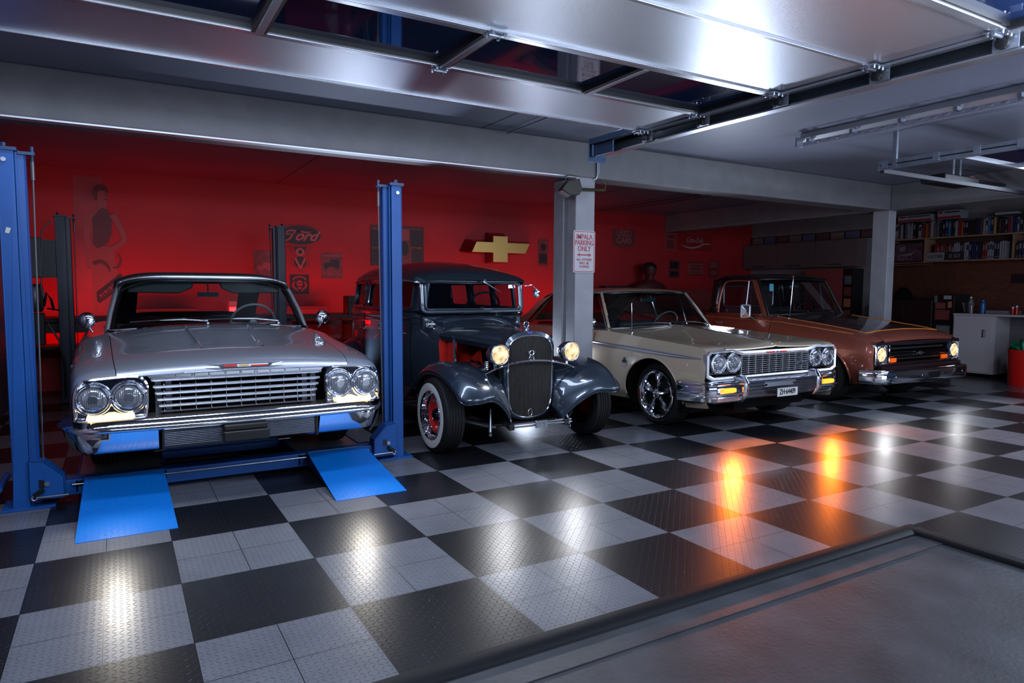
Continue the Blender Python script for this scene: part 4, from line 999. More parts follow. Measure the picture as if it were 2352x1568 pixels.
    for a, b in wins:
        for s in (-1, 1):
            ym, zm = (a+b)/2, 1.2975
            pts = [(y+ym, z+zm) for y, z in rrect(b-a-.01, .255, .045)]
            mb = MB(); mb.tube([(s*(xs(y, z)+.012), y, z) for y, z in pts], .012, 8, closed=True); fr = hp(mb, 'window_frame', P_SLATE)
            mb = MB(); mb.add([(s*(xs(y, z)-.006), y, z) for y, z in pts], [tuple(range(len(pts)))]); mb.build if 0 else None; mb.xf(DY); mb.build('window_glass', GLASSM, fr, smooth=0)
    # roof
    rst = [(1.985, 1.455, .555, 1.438), (2.03, 1.50, .60, 1.45), (2.15, 1.555, .625, 1.465), (2.5, 1.625, .625, 1.475), (3.0, 1.668, .625, 1.48), (3.5, 1.665, .62, 1.475), (3.85, 1.61, .60, 1.46), (4.08, 1.52, .54, 1.44), (4.24, 1.40, .42, 1.36), (4.31, 1.25, .30, 1.22)]
    cols = []
    for y, zc, hw, ze in rst:
        cols.append([(hw*math.cos(t), y, ze-.012+(zc-ze+.012)*math.sin(t)**.85) for t in np.linspace(0, PI/2, 9)])
    g = np.array(cols); yq = yrange(1.985, 4.31, .06)
    R = [[(float(pchip(g[:, j, 1], g[:, j, 0], [y])[0]), y, float(pchip(g[:, j, 1], g[:, j, 2], [y])[0])) for j in range(9)] for y in yq]
    mb = MB(); mb.grid(R); mb.grid([[r[0], (r[0][0]-.02, r[0][1]+.0, r[0][2]-.02)] for r in R]); hp(mb, 'roof', P_SLATE, mirror=True, smooth=60)
    mb = MB(); mb.tube([(r[0][0]+.004, r[0][1], r[0][2]-.004) for r in R[1:-3]], .009, 8); hp(mb, 'drip_rail', P_SLATE, mirror=True)
    # front wall with the windshield opening (screen leans back slightly)
    def wf(z): return 2.005+.035*(z-1.12)/.3
    mb = MB()
    o = [(-.575, 1.11), (.575, 1.11), (.60, 1.2), (.575, 1.445), (.545, 1.475), (-.545, 1.475), (-.575, 1.445), (-.60, 1.2)]
    outer = [(x, z+1.295) for x, z in rrect(1.15, .335, .06, 9)]; inner = [(x, z+1.297) for x, z in rrect(1.05, .262, .035, 9)]
    mb.grid([[(x, wf(z)+.03, z) for x, z in outer], [(x, wf(z)+.006, z) for x, z in outer], [(x*.985, wf(z)-.004, 1.295+(z-1.295)*.97) for x, z in outer], [(x*1.015, wf(z)-.004, 1.295+(z-1.295)*1.04) for x, z in inner], [(x, wf(z)+.006, z) for x, z in inner], [(x, wf(z)+.03, z) for x, z in inner]], cv=True)
    hp(mb, 'windshield_surround', P_SLATE, smooth=75)
    mb = MB(); mb.tube([(x*.992, wf(z)-.004, 1.295+(z-1.295)*.985) for x, z in inner], .010, 8, closed=True); wfm = hp(mb, 'windshield_frame', P_SLATE)
    mb = MB(); mb.add([(x, wf(z)+.014, z) for x, z in inner], [tuple(range(len(inner)))]); mb.xf(DY); mb.build('windshield', GLASSM, wfm, smooth=0)
    mb = MB(); mb.tube([(x*.975, wf(z)-.012, 1.295+(z-1.295)*.965) for x, z in inner], .0028, 6, closed=True); mb.xf(DY); mb.build('windshield_trim', CHROME2, wfm)
    mb = MB(); mb.tube([(.10, 1.985, 1.452), (.105, 1.97, 1.44)], .014, 8); mb.tube([(.075, 1.968, 1.445), (.28, 1.975, 1.335)], [.011, .004], 8); hp(mb, 'wiper', CHROME)
    mb = MB(); mb.tube([(.60, 2.04, 1.405), (.66, 1.99, 1.41), (.70, 1.96, 1.36), (.70, 1.96, 1.33)], .006, 8); ma = hp(mb, 'side_mirror', CHROME)
    mb = MB(); mb.lathe([(1.985, 0), (1.985, .047), (1.975, .050), (1.955, .036), (1.945, 0)], (.705, 0, 1.325), 'y', 24, sx=.85); mb.xf(DY); mb.build('mirror_head', CHROME, ma)
    mb = MB(); mb.prism([(x, z) for x, z in ((-.19, 1.128), (.11, 1.135), (.14, 1.145), (-.16, 1.140))], 1.90, 1.97, 'y'); hp(mb, 'cowl_vent', BLACK, smooth=0, bevel=.004)
    # hood top
    hst = []
    for y, hw, ze, zc in ((.975, .215, .90, .995), (1.15, .26, .905, 1.008), (1.5, .35, .925, 1.025), (1.86, .448, .95, 1.04)):
        hst.append((y, [(hw-.008, ze-.06), (hw, ze-.03), (hw+.002, ze), (hw*.93, ze+.35*(zc-ze)), (hw*.6, ze+.80*(zc-ze)), (0, zc)]))
    H = Loft(hst)
    mb = MB(); mb.grid(H.rows(yrange(.975, 1.845, .05), 0, 5, 5)); hood = hp(mb, 'hood', P_SLATE, mirror=True, smooth=70)
    mb = MB(); mb.tube([(float(H.ctrl([y])[0, 2, 0])+.002, y, float(H.ctrl([y])[0, 2, 1])-.02) for y in yrange(.98, 1.85, .1)], .008, 8); mb.xf(DY); mb.mirror(); mb.build('hood_moulding', P_SLATE, hood)
    # radiator shell and grille
    def shell(hw, top, bot, n=18):
        r = [(0, top), (hw*.35, top-.006), (hw*.66, top-.028), (hw*.88, top-.065), (hw*.985, top-.12), (hw, top-.20), (hw*.985, bot+.25), (hw*.93, bot+.13), (hw*.78, bot+.055), (hw*.5, bot+.015), (hw*.2, bot), (0, bot-.002)]
        c = catmull(r, 4); pts = [tuple(p) for p in c]; return pts+[(-x, z) for x, z in pts[-2:0:-1]]
    so = shell(.252, 1.012, .238); si = shell(.226, .975, .262)
    mb = MB(); mb.grid([[(x*.99, 1.06, z-.0) for x, z in so], [(x, .99, z) for x, z in so], [(x*.985, .955, .62+(z-.62)*.988) for x, z in so], [(x*1.01, .945, .62+(z-.62)*1.01) for x, z in si], [(x, .955, z) for x, z in si], [(x, .985, z) for x, z in si]], cv=True)
    sh = hp(mb, 'radiator_shell', P_SLATE, smooth=60)
    mb = MB(); mb.tube([(x*.992, .945, .62+(z-.62)*.992) for x, z in si], .0065, 8, closed=True); mb.xf(DY); mb.build('grille_surround', CHROME, sh)
    mb = MB(); mb.add([(x, .975, z) for x, z in si], [tuple(range(len(si)))]); mb.xf(DY); mb.build('grille_backing', BLACKM, sh, smooth=0)
    mb = MB(); xs_i = np.array([p[0] for p in si]); zs_i = np.array([p[1] for p in si]); half = [p for p in si if p[0] >= -1e-6]
    for k in range(-17, 18):
        x = k*.0126; tz = [z for (xx, z) in half if xx >= abs(x)-1e-4]
        if not tz: continue
        z0, z1 = min(tz)+.003, max(tz)-.003
        bow = .012*(1-(x/.22)**2)
        mb.grid([[(x-.0024, .955-bow, z), (x, .948-bow, z), (x+.0024, .955-bow, z)] for z in (z0, z1)])
    mb.xf(DY); mb.build('grille_bars', mat('grille_steel', (.50, .48, .46), .3, .9), sh, smooth=0)
    mb = MB(); ring(mb, (0, .925, .822), .020, .004, 'y', 20); ring(mb, (0, .925, .777), .024, .004, 'y', 20); mb.tube([(-.040, .922, .842), (0, .918, .760), (.040, .922, .842)], .004, 6)
    mb.tube([(-.014, .92, .79), (0, .918, .75), (.014, .92, .79)], .003, 6); mb.xf(DY); mb.build('v8_badge', CHROME, sh)
    mb = MB(); ring(mb, (-.005, .935, .305), .018, .004, 'y', 24, rz=.032); mb.xf(DY); mb.build('crank_hole_ring', CHROME, sh)
    mb = MB(); mb.ell((0, .955, .992), (.032, .012, .017), 20, 8); mb.xf(DY); mb.build('oval_badge', mat('enamel_blue', (.01, .02, .25), .2, coat=1.), sh)
    mb = MB(); mb.tube([(-.11, .965, .987), (0, .952, .995), (.11, .965, .987)], .004, 6); mb.tube([(0, .96, 1.0), (0, 1.0, 1.02)], .005, 6); mb.xf(DY); mb.build('shell_trim', CHROME, sh)
    mb = MB(); mb.lathe([(1.008, .03), (1.014, .032), (1.026, .022), (1.036, .010)], (0, 1.02, 0), 'z', 20); mb.box(-.05, .05, 1.015, 1.025, 1.03, 1.038); ring(mb, (0, 1.02, 1.062), .024, .006, 'y', 24); mb.lathe([(1.012, .02), (1.012, 0)], (0, 0, 1.062), 'y', 16)
    hp(mb, 'radiator_cap', CHROME)
    mb = MB(); ring(mb, (0, 0, 0), .036, .006, 'y', 28); ring(mb, (0, -.004, 0), .022, .005, 'y', 20); mb.tube([(-.036, 0, 0), (.05, -.005, .0)], .004, 6); mb.ell((.05, 0, -.005), (.012, .012, .012)); mb.tube([(.02, .0, -.02), (.06, .01, -.06)], .006, 6)
    mb.xf(Matrix.Translation((-.515, 1.93, 1.035))); hp(mb, 'horn', CHROME)
    # engine bay contents
    mb = MB(); mb.box(-.17, .17, 1.10, 1.72, .45, .80); mb.box(-.10, .10, 1.2, 1.6, .80, .90); hp(mb, 'engine_block', BLACK, smooth=0, bevel=.02)
    for s in (-1, 1):
        mb = MB(); mb.prism([(1.62, .92), (1.82, .93), (1.82, .50), (1.70, .52)], s*.37, s*.375, 'x'); hp(mb, 'inner_panel', RED, smooth=0)
        mb = MB(); mb.prism([(1.40, .86), (1.47, .82), (1.42, .66), (1.58, .60), (1.66, .72)], s*.21, s*.215, 'x'); hp(mb, 'engine_bracket', RED, smooth=0)
        mb = MB(); mb.tube([(s*.385, 1.66, .93), (s*.385, 1.64, .60)], .014, 8); hp(mb, 'support_rod', CHROME)
        mb = MB()
        for k in range(15): mb.tube([(s*(.30+.025*math.cos(t)), 1.18+.025*math.sin(t), .50+.016*k+.016*t/6.28) for t in np.linspace(0, 2*PI, 12)], .0045, 6)
        hp(mb, 'coil_spring', CHROME)
        for k in range(4):
            mb = MB(); y = 1.2+.13*k; mb.tube([(s*.17, y, .68), (s*.25, y, .70), (s*.29, y+.02, .62), (s*.28, y+.06, .52)], .02, 8); hp(mb, 'exhaust_header', DARKCH)
        mb = MB(); mb.box(s*.225, s*.25, 1.0, 1.03, .4, .9); hp(mb, 'radiator_side', STEEL, smooth=0)
    # front fenders
    S = [[(.24,.84,.22),(.24,.835,.24),(.235,.86,.27),(.23,.88,.30),(.22,.95,.33)],
         [(.34,.76,.36),(.34,.75,.385),(.325,.78,.42),(.28,.85,.44),(.235,.96,.46)],
         [(.50,.68,.475),(.50,.665,.505),(.475,.72,.565),(.37,.85,.57),(.25,.98,.56)],
         [(.67,.64,.475),(.67,.625,.515),(.64,.73,.615),(.47,.88,.655),(.27,1.05,.62)],
         [(.765,.70,.475),(.775,.70,.525),(.715,.86,.685),(.51,.98,.705),(.29,1.15,.66)],
         [(.785,.86,.575),(.795,.87,.62),(.715,1.02,.728),(.52,1.1,.728),(.31,1.25,.69)],
         [(.79,1.10,.645),(.795,1.12,.685),(.71,1.22,.745),(.53,1.28,.738),(.34,1.38,.71)],
         [(.79,1.38,.635),(.79,1.40,.67),(.71,1.46,.715),(.56,1.48,.71),(.40,1.52,.69)],
         [(.785,1.60,.53),(.785,1.63,.56),(.70,1.67,.60),(.58,1.68,.60),(.46,1.68,.59)],
         [(.775,1.80,.40),(.775,1.82,.425),(.69,1.85,.46),(.60,1.86,.46),(.51,1.86,.46)],
         [(.765,2.02,.290),(.765,2.03,.31),(.69,2.06,.335),(.62,2.06,.335),(.55,2.06,.335)]]
    for s in (-1, 1):
        G = [[(s*x, y, z) for x, y, z in r] for r in catgrid(S, 5, 5)]
        mb = MB(); mb.grid(G); fe = hp(mb, 'front_fender', P_SLATE, smooth=80, solid=.006)
        mb = MB(); mb.tube([r[0] for r in G], .008, 8); mb.xf(DY); mb.build('fender_bead', P_SLATE, fe)
    F2 = [[(.60, 3.85+.44*math.cos(a), .30+.44*math.sin(a)+.03), (.70, 3.85+.44*math.cos(a), .30+.44*math.sin(a)+.03), (.79, 3.85+.42*math.cos(a), .30+.42*math.sin(a)), (.81, 3.85+.38*math.cos(a), .30+.37*math.sin(a))] for a in np.linspace(-.15, PI+.1, 9)]
    for s in (-1, 1):
        mb = MB(); mb.grid([[(s*x, y, z) for x, y, z in r] for r in catgrid(F2, 5, 5)]); hp(mb, 'rear_fender', P_SLATE, smooth=80)
        mb = MB(); mb.box(s*.60, s*.775, 2.0, 3.45, .285, .315); hp(mb, 'running_board', BLACK, smooth=0, bevel=.008)
        mb = MB(); mb.box(s*.55, s*.62, 2.0, 3.9, .26, .40); hp(mb, 'sill_apron', P_SLATE, smooth=0, bevel=.01)
        wheel(C, s*.745, 1.17-.8, .315, .315, .19, s, 'whitewall', .20); wheel(C, s*.72, 3.85-.8, .34, .34, .22, s, 'whitewall', .20)
    # headlights on the cross bar
    for s in (-1, 1):
        hl = headlamp(C, s*.358, .855-.8, .828, .074, LAMPW)
        mb = MB(); mb.lathe([(.0, .080), (.03, .084), (.08, .078), (.13, .055), (.16, .02), (.165, 0)], (0, 0, 0), 'y', 32); mb.build('bucket', P_SLATE, hl)
        mb = MB(); mb.tube([(0, .07, -.07), (0, .06, -.13)], .014, 8); mb.build('stem', CHROME, hl)
    mb = MB(); mb.tube([tuple(p) for p in catmull([(-.56, 1.02, .655), (-.47, .93, .665), (-.36, .905, .705), (-.2, .895, .745), (0, .89, .760), (.2, .895, .745), (.36, .905, .705), (.47, .93, .665), (.56, 1.02, .655)], 5)], .009, 8)
    bar = hp(mb, 'headlight_bar', CHROME)
    for s in (-1, 1):
        mb = MB(); mb.tube([(s*.56, 1.02, .655), (s*.59, 1.03, .645)], .007, 6); ring(mb, (s*.595, 1.02, .665), .03, .006, 'x', 14, rz=.022); mb.xf(DY); mb.build('bar_foot', CHROME, bar)
    # front end: spreader bars, plate bracket, axle, frame
    for z, y in ((.243, .80), (.222, .79)): mb = MB(); mb.tube([(-.255, y, z), (.33, y, z)], .0085, 10); hp(mb, 'spreader_bar', CHROME)
    mb = MB(); mb.box(-.05, .07, .772, .78, .20, .262); mb.box(-.045, -.025, .765, .772, .205, .255); mb.box(.045, .065, .765, .772, .205, .255); mb.box(-.03, .05, .765, .772, .228, .238); hp(mb, 'plate_bracket', CHROME, smooth=0, bevel=.002)
    for s in (-1, 1):
        mb = MB(); mb.prism([(.78, .20), (.78, .245), (1.0, .33), (1.9, .40), (1.9, .32), (1.0, .26)], s*.25, s*.30, 'x'); hp(mb, 'frame_rail', BLACK, smooth=0, bevel=.004)
        mb = MB(); mb.tube([(s*.37, .98, .36), (s*.40, .93, .17)], [.010, .014], 10); ring(mb, (s*.402, .925, .15), .014, .006, 'x', 14); hp(mb, 'shock_absorber', STEEL)
        mb = MB(); mb.tube([(s*.33, .97, .20), (s*.40, .95, .215), (s*.56, 1.1, .25)], .008, 8); hp(mb, 'tie_rod_end', STEEL)
    mb = MB(); mb.tube([(-.64, 1.17, .30), (-.5, 1.12, .24), (-.3, 1.08, .20), (.3, 1.08, .20), (.5, 1.12, .24), (.64, 1.17, .30)], .026, 10); hp(mb, 'front_axle', BLACK)
    mb = MB(); mb.box(-.30, .30, 1.0, 4.2, .22, .36); hp(mb, 'underbody', BLACKM, smooth=0)
    mb = MB(); mb.tube([(-.5, 1.9, .24), (-.52, 2.6, .20)], .035, 10); hp(mb, 'exhaust_pipe', CHROME2)
    # interior
    mb = MB(); mb.box(-.55, .55, 2.02, 2.12, .95, 1.10); hp(mb, 'dashboard', P_SLATE, smooth=0, bevel=.02)
    mb = MB(); mb.box(-.58, .58, 2.95, 3.1, .5, 1.08); hp(mb, 'front_seat', INTERIOR, smooth=0, bevel=.04)
    mb = MB(); mb.box(-.56, .56, 3.75, 3.95, .5, 1.12); hp(mb, 'rear_seat', INTERIOR, smooth=0, bevel=.04)
    st2 = steering(C, (.30, 2.42-.8, 1.16), .20, math.radians(-60), BLACK)
    return C
car_slate()
# ------------------------------------------------------------------ beige hardtop coupe
def car_beige():
    C = thing('hardtop_coupe', 'beige 1960s two-door hardtop coupe with lit orange turn signals beside the pillar', 'car', (5.40, .40, 0))
    ay, ry, R = .77, 3.79, .315
    st = [
     (.07, [(.89,.27),(.94,.36),(.955,.50),(.945,.66),(.925,.795),(.700,.815),(.38,.812),(0,.825)]),
     (.13, [(.895,.26),(.95,.36),(.965,.50),(.955,.67),(.930,.825),(.705,.835),(.38,.835),(0,.855)]),
     (.45, [(.91,.24),(.965,.34),(.985,.52),(.970,.69),(.930,.850),(.715,.852),(.38,.858),(0,.885)]),
     (1.0, [(.92,.22),(.975,.33),(.995,.53),(.980,.71),(.925,.880),(.730,.885),(.38,.897),(0,.925)]),
     (1.42,[(.92,.21),(.98,.33),(1.0,.54),(.985,.73),(.922,.905),(.750,.918),(.38,.938),(0,.962)]),
     (1.60,[(.92,.20),(.98,.33),(1.0,.54),(.985,.735),(.922,.912),(.80,.925),(.38,.945),(0,.968)]),
     (2.60,[(.92,.19),(.985,.33),(1.005,.54),(.990,.74),(.920,.912),(.80,.922),(.38,.925),(0,.93)]),
     (3.60,[(.92,.19),(.985,.33),(1.005,.54),(.990,.74),(.925,.900),(.78,.915),(.38,.92),(0,.925)]),
     (4.90,[(.90,.24),(.96,.36),(.98,.54),(.965,.72),(.92,.85),(.72,.865),(.38,.87),(0,.875)]),
     (5.25,[(.88,.28),(.93,.38),(.95,.52),(.94,.66),(.90,.80),(.70,.82),(.38,.82),(0,.82)])]
    L = Loft(st, creases=(4, 5))
    mb = MB(); mb.grid(L.rows(yrange(.07, 5.25, .04), 0, 5, 5)); cut_arch(mb, ay, .31, .405, rz=.375); cut_arch(mb, ry, .31, .38, rz=.34)
    body = cpart(mb, 'body', P_BEIGE, C, True)
    for yc in (ay,):
        mb = MB(); mb.tube([(L.side(.31+.375*math.sin(t), yc+.405*math.cos(t), 4)-.002, yc+.405*math.cos(t), .31+.375*math.sin(t)) for t in np.linspace(-.1, PI+.1, 40)], .008, 8); cpart(mb, 'arch_lip', P_BEIGE, C, True)
    mb = MB(); rows = L.rows(yrange(.066, 1.44, .035), 5, 7, 10); rows = [[(x*.994, y, z+.001+.006*max(0, 1-abs(x)/.03)) for x, y, z in r] for r in rows]
    r0 = [(x, y-.004, z-.012) for x, y, z in rows[0]]; mb.grid([r0]+rows); hood = cpart(mb, 'hood', P_BEIGE, C, True, smooth=40)
    mb = MB(); mb.tube([(0, y, L.top(0, y, 5)+.010) for y in yrange(.10, 1.35, .1)], .008, 6); mb.build('hood_spear', CHROME, hood)
    mb = MB(); mb.grid(L.rows(yrange(4.05, 5.25, .12), 5, 7, 4)); cpart(mb, 'trunk_lid', P_BEIGE, C, True)
    mb = MB(); mb.grid(L.rows(yrange(1.447, 1.66, .03), 5, 7, 8)); cowl = cpart(mb, 'cowl', P_BEIGE, C, True)
    mb = MB()
    for k in range(34):
        x = -.62+.60*k/33; z = L.top(x, 1.50, 5); mb.box(x-.003, x+.003, 1.475, 1.53, z-.002, z+.004)
        mb.box(-x-.003, -x+.003, 1.475, 1.53, z-.002, z+.004)
    mb.build('vent_grille', INTERIOR, cowl, smooth=0)
    # gaps
    mb = MB(); mb.tube([(L.side(z, 1.74, 4), 1.74+.05*(z-.5), z) for z in np.linspace(.24, .88, 14)], .0035, 6); cpart(mb, 'door_gap', BLACKM, C, True)
    # side moulding
    mb = MB(); ys_ = yrange(.12, 4.8, .10); zz = lambda y: .726+.052*min(1, y/2.0)
    def ms(y, z): return L.side(z, y, 4)+.003
    rows = []
    for y in ys_:
        t = min(1, .15+(y-.10)/.35); h = .022*t; z = zz(y); rows.append([(ms(y, z-h), y, z-h), (ms(y, z-h*.5)+.007*t, y, z-h*.55), (ms(y, z), y, z), (ms(y, z+h*.5)+.007*t, y, z+h*.55), (ms(y, z+h), y, z+h)])
    mb.grid(rows); cpart(mb, 'side_moulding', SATIN, C, True, smooth=30)
    # fender flag badge
    for s in (-1, 1):
        b = thing('fender_badge', None, None); b.parent = C; b.location = (s*(L.side(.60, 1.16, 4)+.004), 1.16, .60); b.rotation_euler = (0, 0, -PI/2 if s < 0 else PI/2)
        mb = MB(); mb.prism([(-.045, .025), (-.02, .02), (0, -.02), (.02, .02), (.045, .025), (.012, -.045), (-.012, -.045)], 0, -.006, 'y'); mb.build('v_shape', CHROME, b, smooth=0)
        mb = MB(); mb.prism([(-.03, .0), (-.005, .01), (-.005, .035), (-.03, .03)], -.006, -.010, 'y'); mb.prism([(.03, .0), (.005, .01), (.005, .035), (.03, .03)], -.006, -.010, 'y'); mb.prism([(-.01, .02), (.01, .02), (.01, .06), (-.01, .06)], -.004, -.008, 'y'); mb.build('crossed_flags', DARKCH, b, smooth=0)
    fy = .055
    # chrome front surround (dips between lamp clusters), grille, lamps
    up = [(-.935, .60), (-.935, .755), (-.90, .790), (-.60, .800), (-.545, .785), (-.47, .752), (.47, .752), (.545, .785), (.60, .800), (.90, .790), (.935, .755), (.935, .60)]
    mb = MB()
    ou = [(-.945, .560), (-.945, .765), (-.905, .802), (-.62, .812), (-.54, .800), (-.46, .790), (.46, .790), (.54, .800), (.62, .812), (.905, .802), (.945, .765), (.945, .560), (.88, .528), (-.88, .528)]
    inn = [(-.915, .585), (-.915, .750), (-.885, .780), (-.62, .786), (-.56, .772), (-.47, .748), (.47, .748), (.56, .772), (.62, .786), (.885, .780), (.915, .750), (.915, .585), (.85, .556), (-.85, .556)]
    mb.grid([[(x, fy+.05, z) for x, z in ou], [(x, fy, z) for x, z in ou], [(x, fy-.012, z) for x, z in [((a+c)/2, (b+d)/2) for (a, b), (c, d) in zip(ou, inn)]], [(x, fy, z) for x, z in inn], [(x, fy+.05, z) for x, z in inn]], cv=True)
    mb.build('front_surround', SATIN, C, smooth=25)
    mb = MB(); mb.box(-.93, .93, fy+.09, fy+.10, .52, .81); mb.build('grille_backing', BLACKM, C, smooth=0)
    for s in (-1, 1):
        mb = MB(); mb.prism([(s*.50, .57), (s*.90, .58), (s*.905, .76), (s*.60, .775), (s*.50, .75)], fy+.04, fy+.05, 'y')
        for z in (.60, .625, .65, .675, .70, .725, .75): mb.box(s*.50, s*.90, fy+.030, fy+.04, z-.004, z+.004)
        mb.build('lamp_panel', mat('lamp_panel_grey', (.05, .05, .055), .3, .6), C, smooth=0)
        for c in (.605, .800):
            mb = MB(); mb.lathe([(fy+.04, .094), (fy-.005, .096), (fy-.012, .092), (fy-.004, .086), (fy+.0, .085)], (s*c, 0, .682), 'y', 40); mb.build('lamp_ring', CHROME, C, smooth=60)
            headlamp(C, s*c, fy+.0, .682, .070)
    gr = thing('grille', None, None); gr.parent = C
    for k in range(9):
        z = .575+.020*k; mb = MB(); mb.prism([(fy, z), (fy+.008, z+.0042), (fy+.02, z+.003), (fy+.02, z-.003), (fy+.008, z-.0042)], -.497, .497, 'x'); mb.build('bar', SATIN, gr, smooth=0)
    for k in range(11):
        x = -.49+.098*k; mb = MB(); mb.box(x-.0025, x+.0025, fy-.003, fy+.02, .566, .748); mb.build('upright', SATIN, gr, smooth=0)
    mb = MB(); text_mb(mb, 'Chevrolet', .052, (.36, fy-.010, .645), 'y', .005, shear=.35, bold=.0005, sx=.85); mb.build('script_badge', CHROME, gr, smooth=0)
    em = thing('header_badge', None, None); em.parent = C; em.location = (.0, fy-.012, .768)
    mb = MB(); mb.prism([(-.16, .006), (-.035, .006), (-.035, -.008), (-.155, -.008)], 0, -.003, 'y'); mb.prism([(.14, .006), (.035, .006), (.035, -.008), (.13, -.008)], 0, -.003, 'y'); mb.build('red_bar', RED, em, smooth=0)
    mb = MB(); mb.prism(bowtie(.055, .018), -.001, -.004, 'y'); mb.build('bowtie', mat('bowtie_blue', (.02, .10, .35), .3), em, smooth=0)
    # bumper
    def bp(off=0):
        pts = []
        for x in np.linspace(-1.02, 1.02, 49):
            a = abs(x); pts.append((x, off+.035*a*a+.28*max(0, (a-.84)/.18)**2, 0))
        return pts
    mb = MB(); sweep(mb, bp(.02), [(-.02, .525), (.03, .520), (.052, .508), (.054, .496), (.040, .486), (.0, .482), (-.02, .49)]); bu = mb.build('bumper', CHROME, C, smooth=50)
    mb = MB()
    for a, b in ((-1.02, -.52), (.52, 1.02)):
        sweep(mb, [p for p in bp(.02) if a <= p[0] <= b], [(.012, .49), (.036, .478), (.042, .44), (.036, .385), (.046, .378), (.046, .366), (.034, .36), (.028, .33), (.0, .31), (-.02, .31), (-.02, .49)])
    mb.build('bumper_end', CHROME, bu, smooth=40)
    prof = [(-.01, .485)]+[(.006+(.014 if (k % 4) < 2 else 0), .478-.0085*k) for k in range(17)]+[(-.01, .335)]
    mb = MB(); sweep(mb, [(x, .02, 0) for x in np.linspace(-.53, .53, 5)], prof); mb.build('centre_ribs', mat('ribbed_aluminium'), bu, smooth=0)
    mb = MB(); mb.prism([(-.20, .462), (.20, .462), (.235, .475), (.235, .48), (-.235, .48), (-.235, .475)][::-1], .0, -.008, 'y'); mb.prism([(-.21, .435), (.21, .435), (.17, .462), (-.17, .462)], .004, -.004, 'y'); mb.build('centre_recess', ALU, bu, smooth=0)
    for s in (-1, 1):
        mb = MB(); rows = []
        for z, y, hw in ((.575, .03, .022), (.56, -.03, .034), (.50, -.070, .042), (.42, -.065, .042), (.36, -.045, .040), (.315, -.01, .030)):
            rows.append([(s*.535-hw, .05, z), (s*.535-hw, y+.012, z), (s*.535-hw*.4, y, z), (s*.535+hw*.4, y, z), (s*.535+hw, y+.012, z), (s*.535+hw, .05, z)])
        mb.grid(rows); mb.build('bumper_guard', CHROME, bu, smooth=30)
        mb = MB(); mb.box(s*.645, s*.805, -.035, .02, .418, .458); mb.build('turn_signal', TURNO, C, smooth=0, bevel=.008); lamp_glow(C, (s*.725, -.09, .438), 62, (1.0, .20, .015), .04)
        mb = MB(); mb.box(s*.60, s*.86, -.030, .02, .405, .415); mb.build('signal_trim', CHROME, C, smooth=0)
    pl = thing('number_plate', None, None); pl.parent = C; pl.location = (.02, -.075, .385)
    mb = MB(); mb.prism(rrect(.30, .082, .008), 0, .006, 'y'); mb.build('plate', mat('plate_white', (.62, .62, .60), .4), pl, smooth=0)
    mb = MB(); text_mb(mb, 'ZH\u00b764409', .074, (0, -.002, -.001), 'y', .002, bold=.0012, sx=.78, spacing=.98); mb.build('plate_characters', INKB, pl, smooth=0)
    mb = frame_mb(.306, .088, .004, .009, -.003, .006); mb.build('plate_frame', CHROME2, pl, smooth=0)
    mb = MB(); mb.box(-.12, .12, .006, .06, -.02, .0); mb.build('plate_bracket', DARKCH, pl, smooth=0)
    # glasshouse
    base = [(x, 1.44+.24*(x/.78)**2, .962-.035*(abs(x)/.78)**2) for x in np.linspace(-.78, .78, 25)]
    top = [(x, 1.90+.10*(x/.66)**2, 1.342-.020*(abs(x)/.66)**2.5) for x in np.linspace(-.655, .655, 25)]
    mb = MB(); mb.grid(panel_between(base, top, 10)); mb.build('windshield', glass('windshield_glass', (.45, .55, .56)), C, smooth=80)
    rim = base+[tuple(Vector(base[-1]).lerp(Vector(top[-1]), t)+Vector((.012*math.sin(t*PI), 0, 0))) for t in (.25, .5, .75)]+top[::-1]+[tuple(Vector(top[0]).lerp(Vector(base[0]), t)+Vector((-.012*math.sin(t*PI), 0, 0))) for t in (.25, .5, .75)]
    mb = MB(); mb.tube(rim, .013, 8, closed=True); mb.build('windshield_trim', DARKCH, C)
    rst = [(1.885, 1.345, .668, 1.322), (1.95, 1.368, .70, 1.328), (2.3, 1.392, .715, 1.330), (2.8, 1.388, .715, 1.322), (3.05, 1.365, .712, 1.300), (3.3, 1.28, .715, 1.20), (3.6, 1.10, .735, 1.03), (3.92, .925, .765, .915)]
    g = np.array([[(hw*math.cos(t), y+(.10*math.cos(t)**2 if y < 2.0 else 0), ze-.006+(zc-ze+.006)*math.sin(t)**.7) for t in np.linspace(0, PI/2, 10)] for y, zc, hw, ze in rst])
    yq = np.linspace(0, 1, 36); tpar = np.array([(r[0]-1.885)/(3.92-1.885) for r in rst])
    R_ = [[tuple(float(pchip(tpar, g[:, j, d], [t])[0]) for d in range(3)) for j in range(10)] for t in yq]
    kk = int(.57*35)
    mb = MB(); mb.grid(R_[:kk+1]); mb.grid([r[:4] for r in R_[kk:]]); mb.grid([r[3:] for r in R_[-5:]]); cpart(mb, 'roof', P_BEIGE, C, True, smooth=60)
    mb = MB(); mb.grid([r[3:] for r in R_[kk:-4]]); cpart(mb, 'rear_window', GLASSD, C, True, smooth=60)
    mb = MB(); mb.grid([[(x*.98, y, z-.03) for x, y, z in r] for r in R_[:kk+1]]); cpart(mb, 'headliner', INTERIOR, C, True)
    # drip rail, side glass, quarter pillar
    mb = MB(); mb.tube([(r[0][0]+.006, r[0][1], r[0][2]) for r in R_[2:kk+4]], .009, 8); cpart(mb, 'drip_rail', CHROME, C, True)
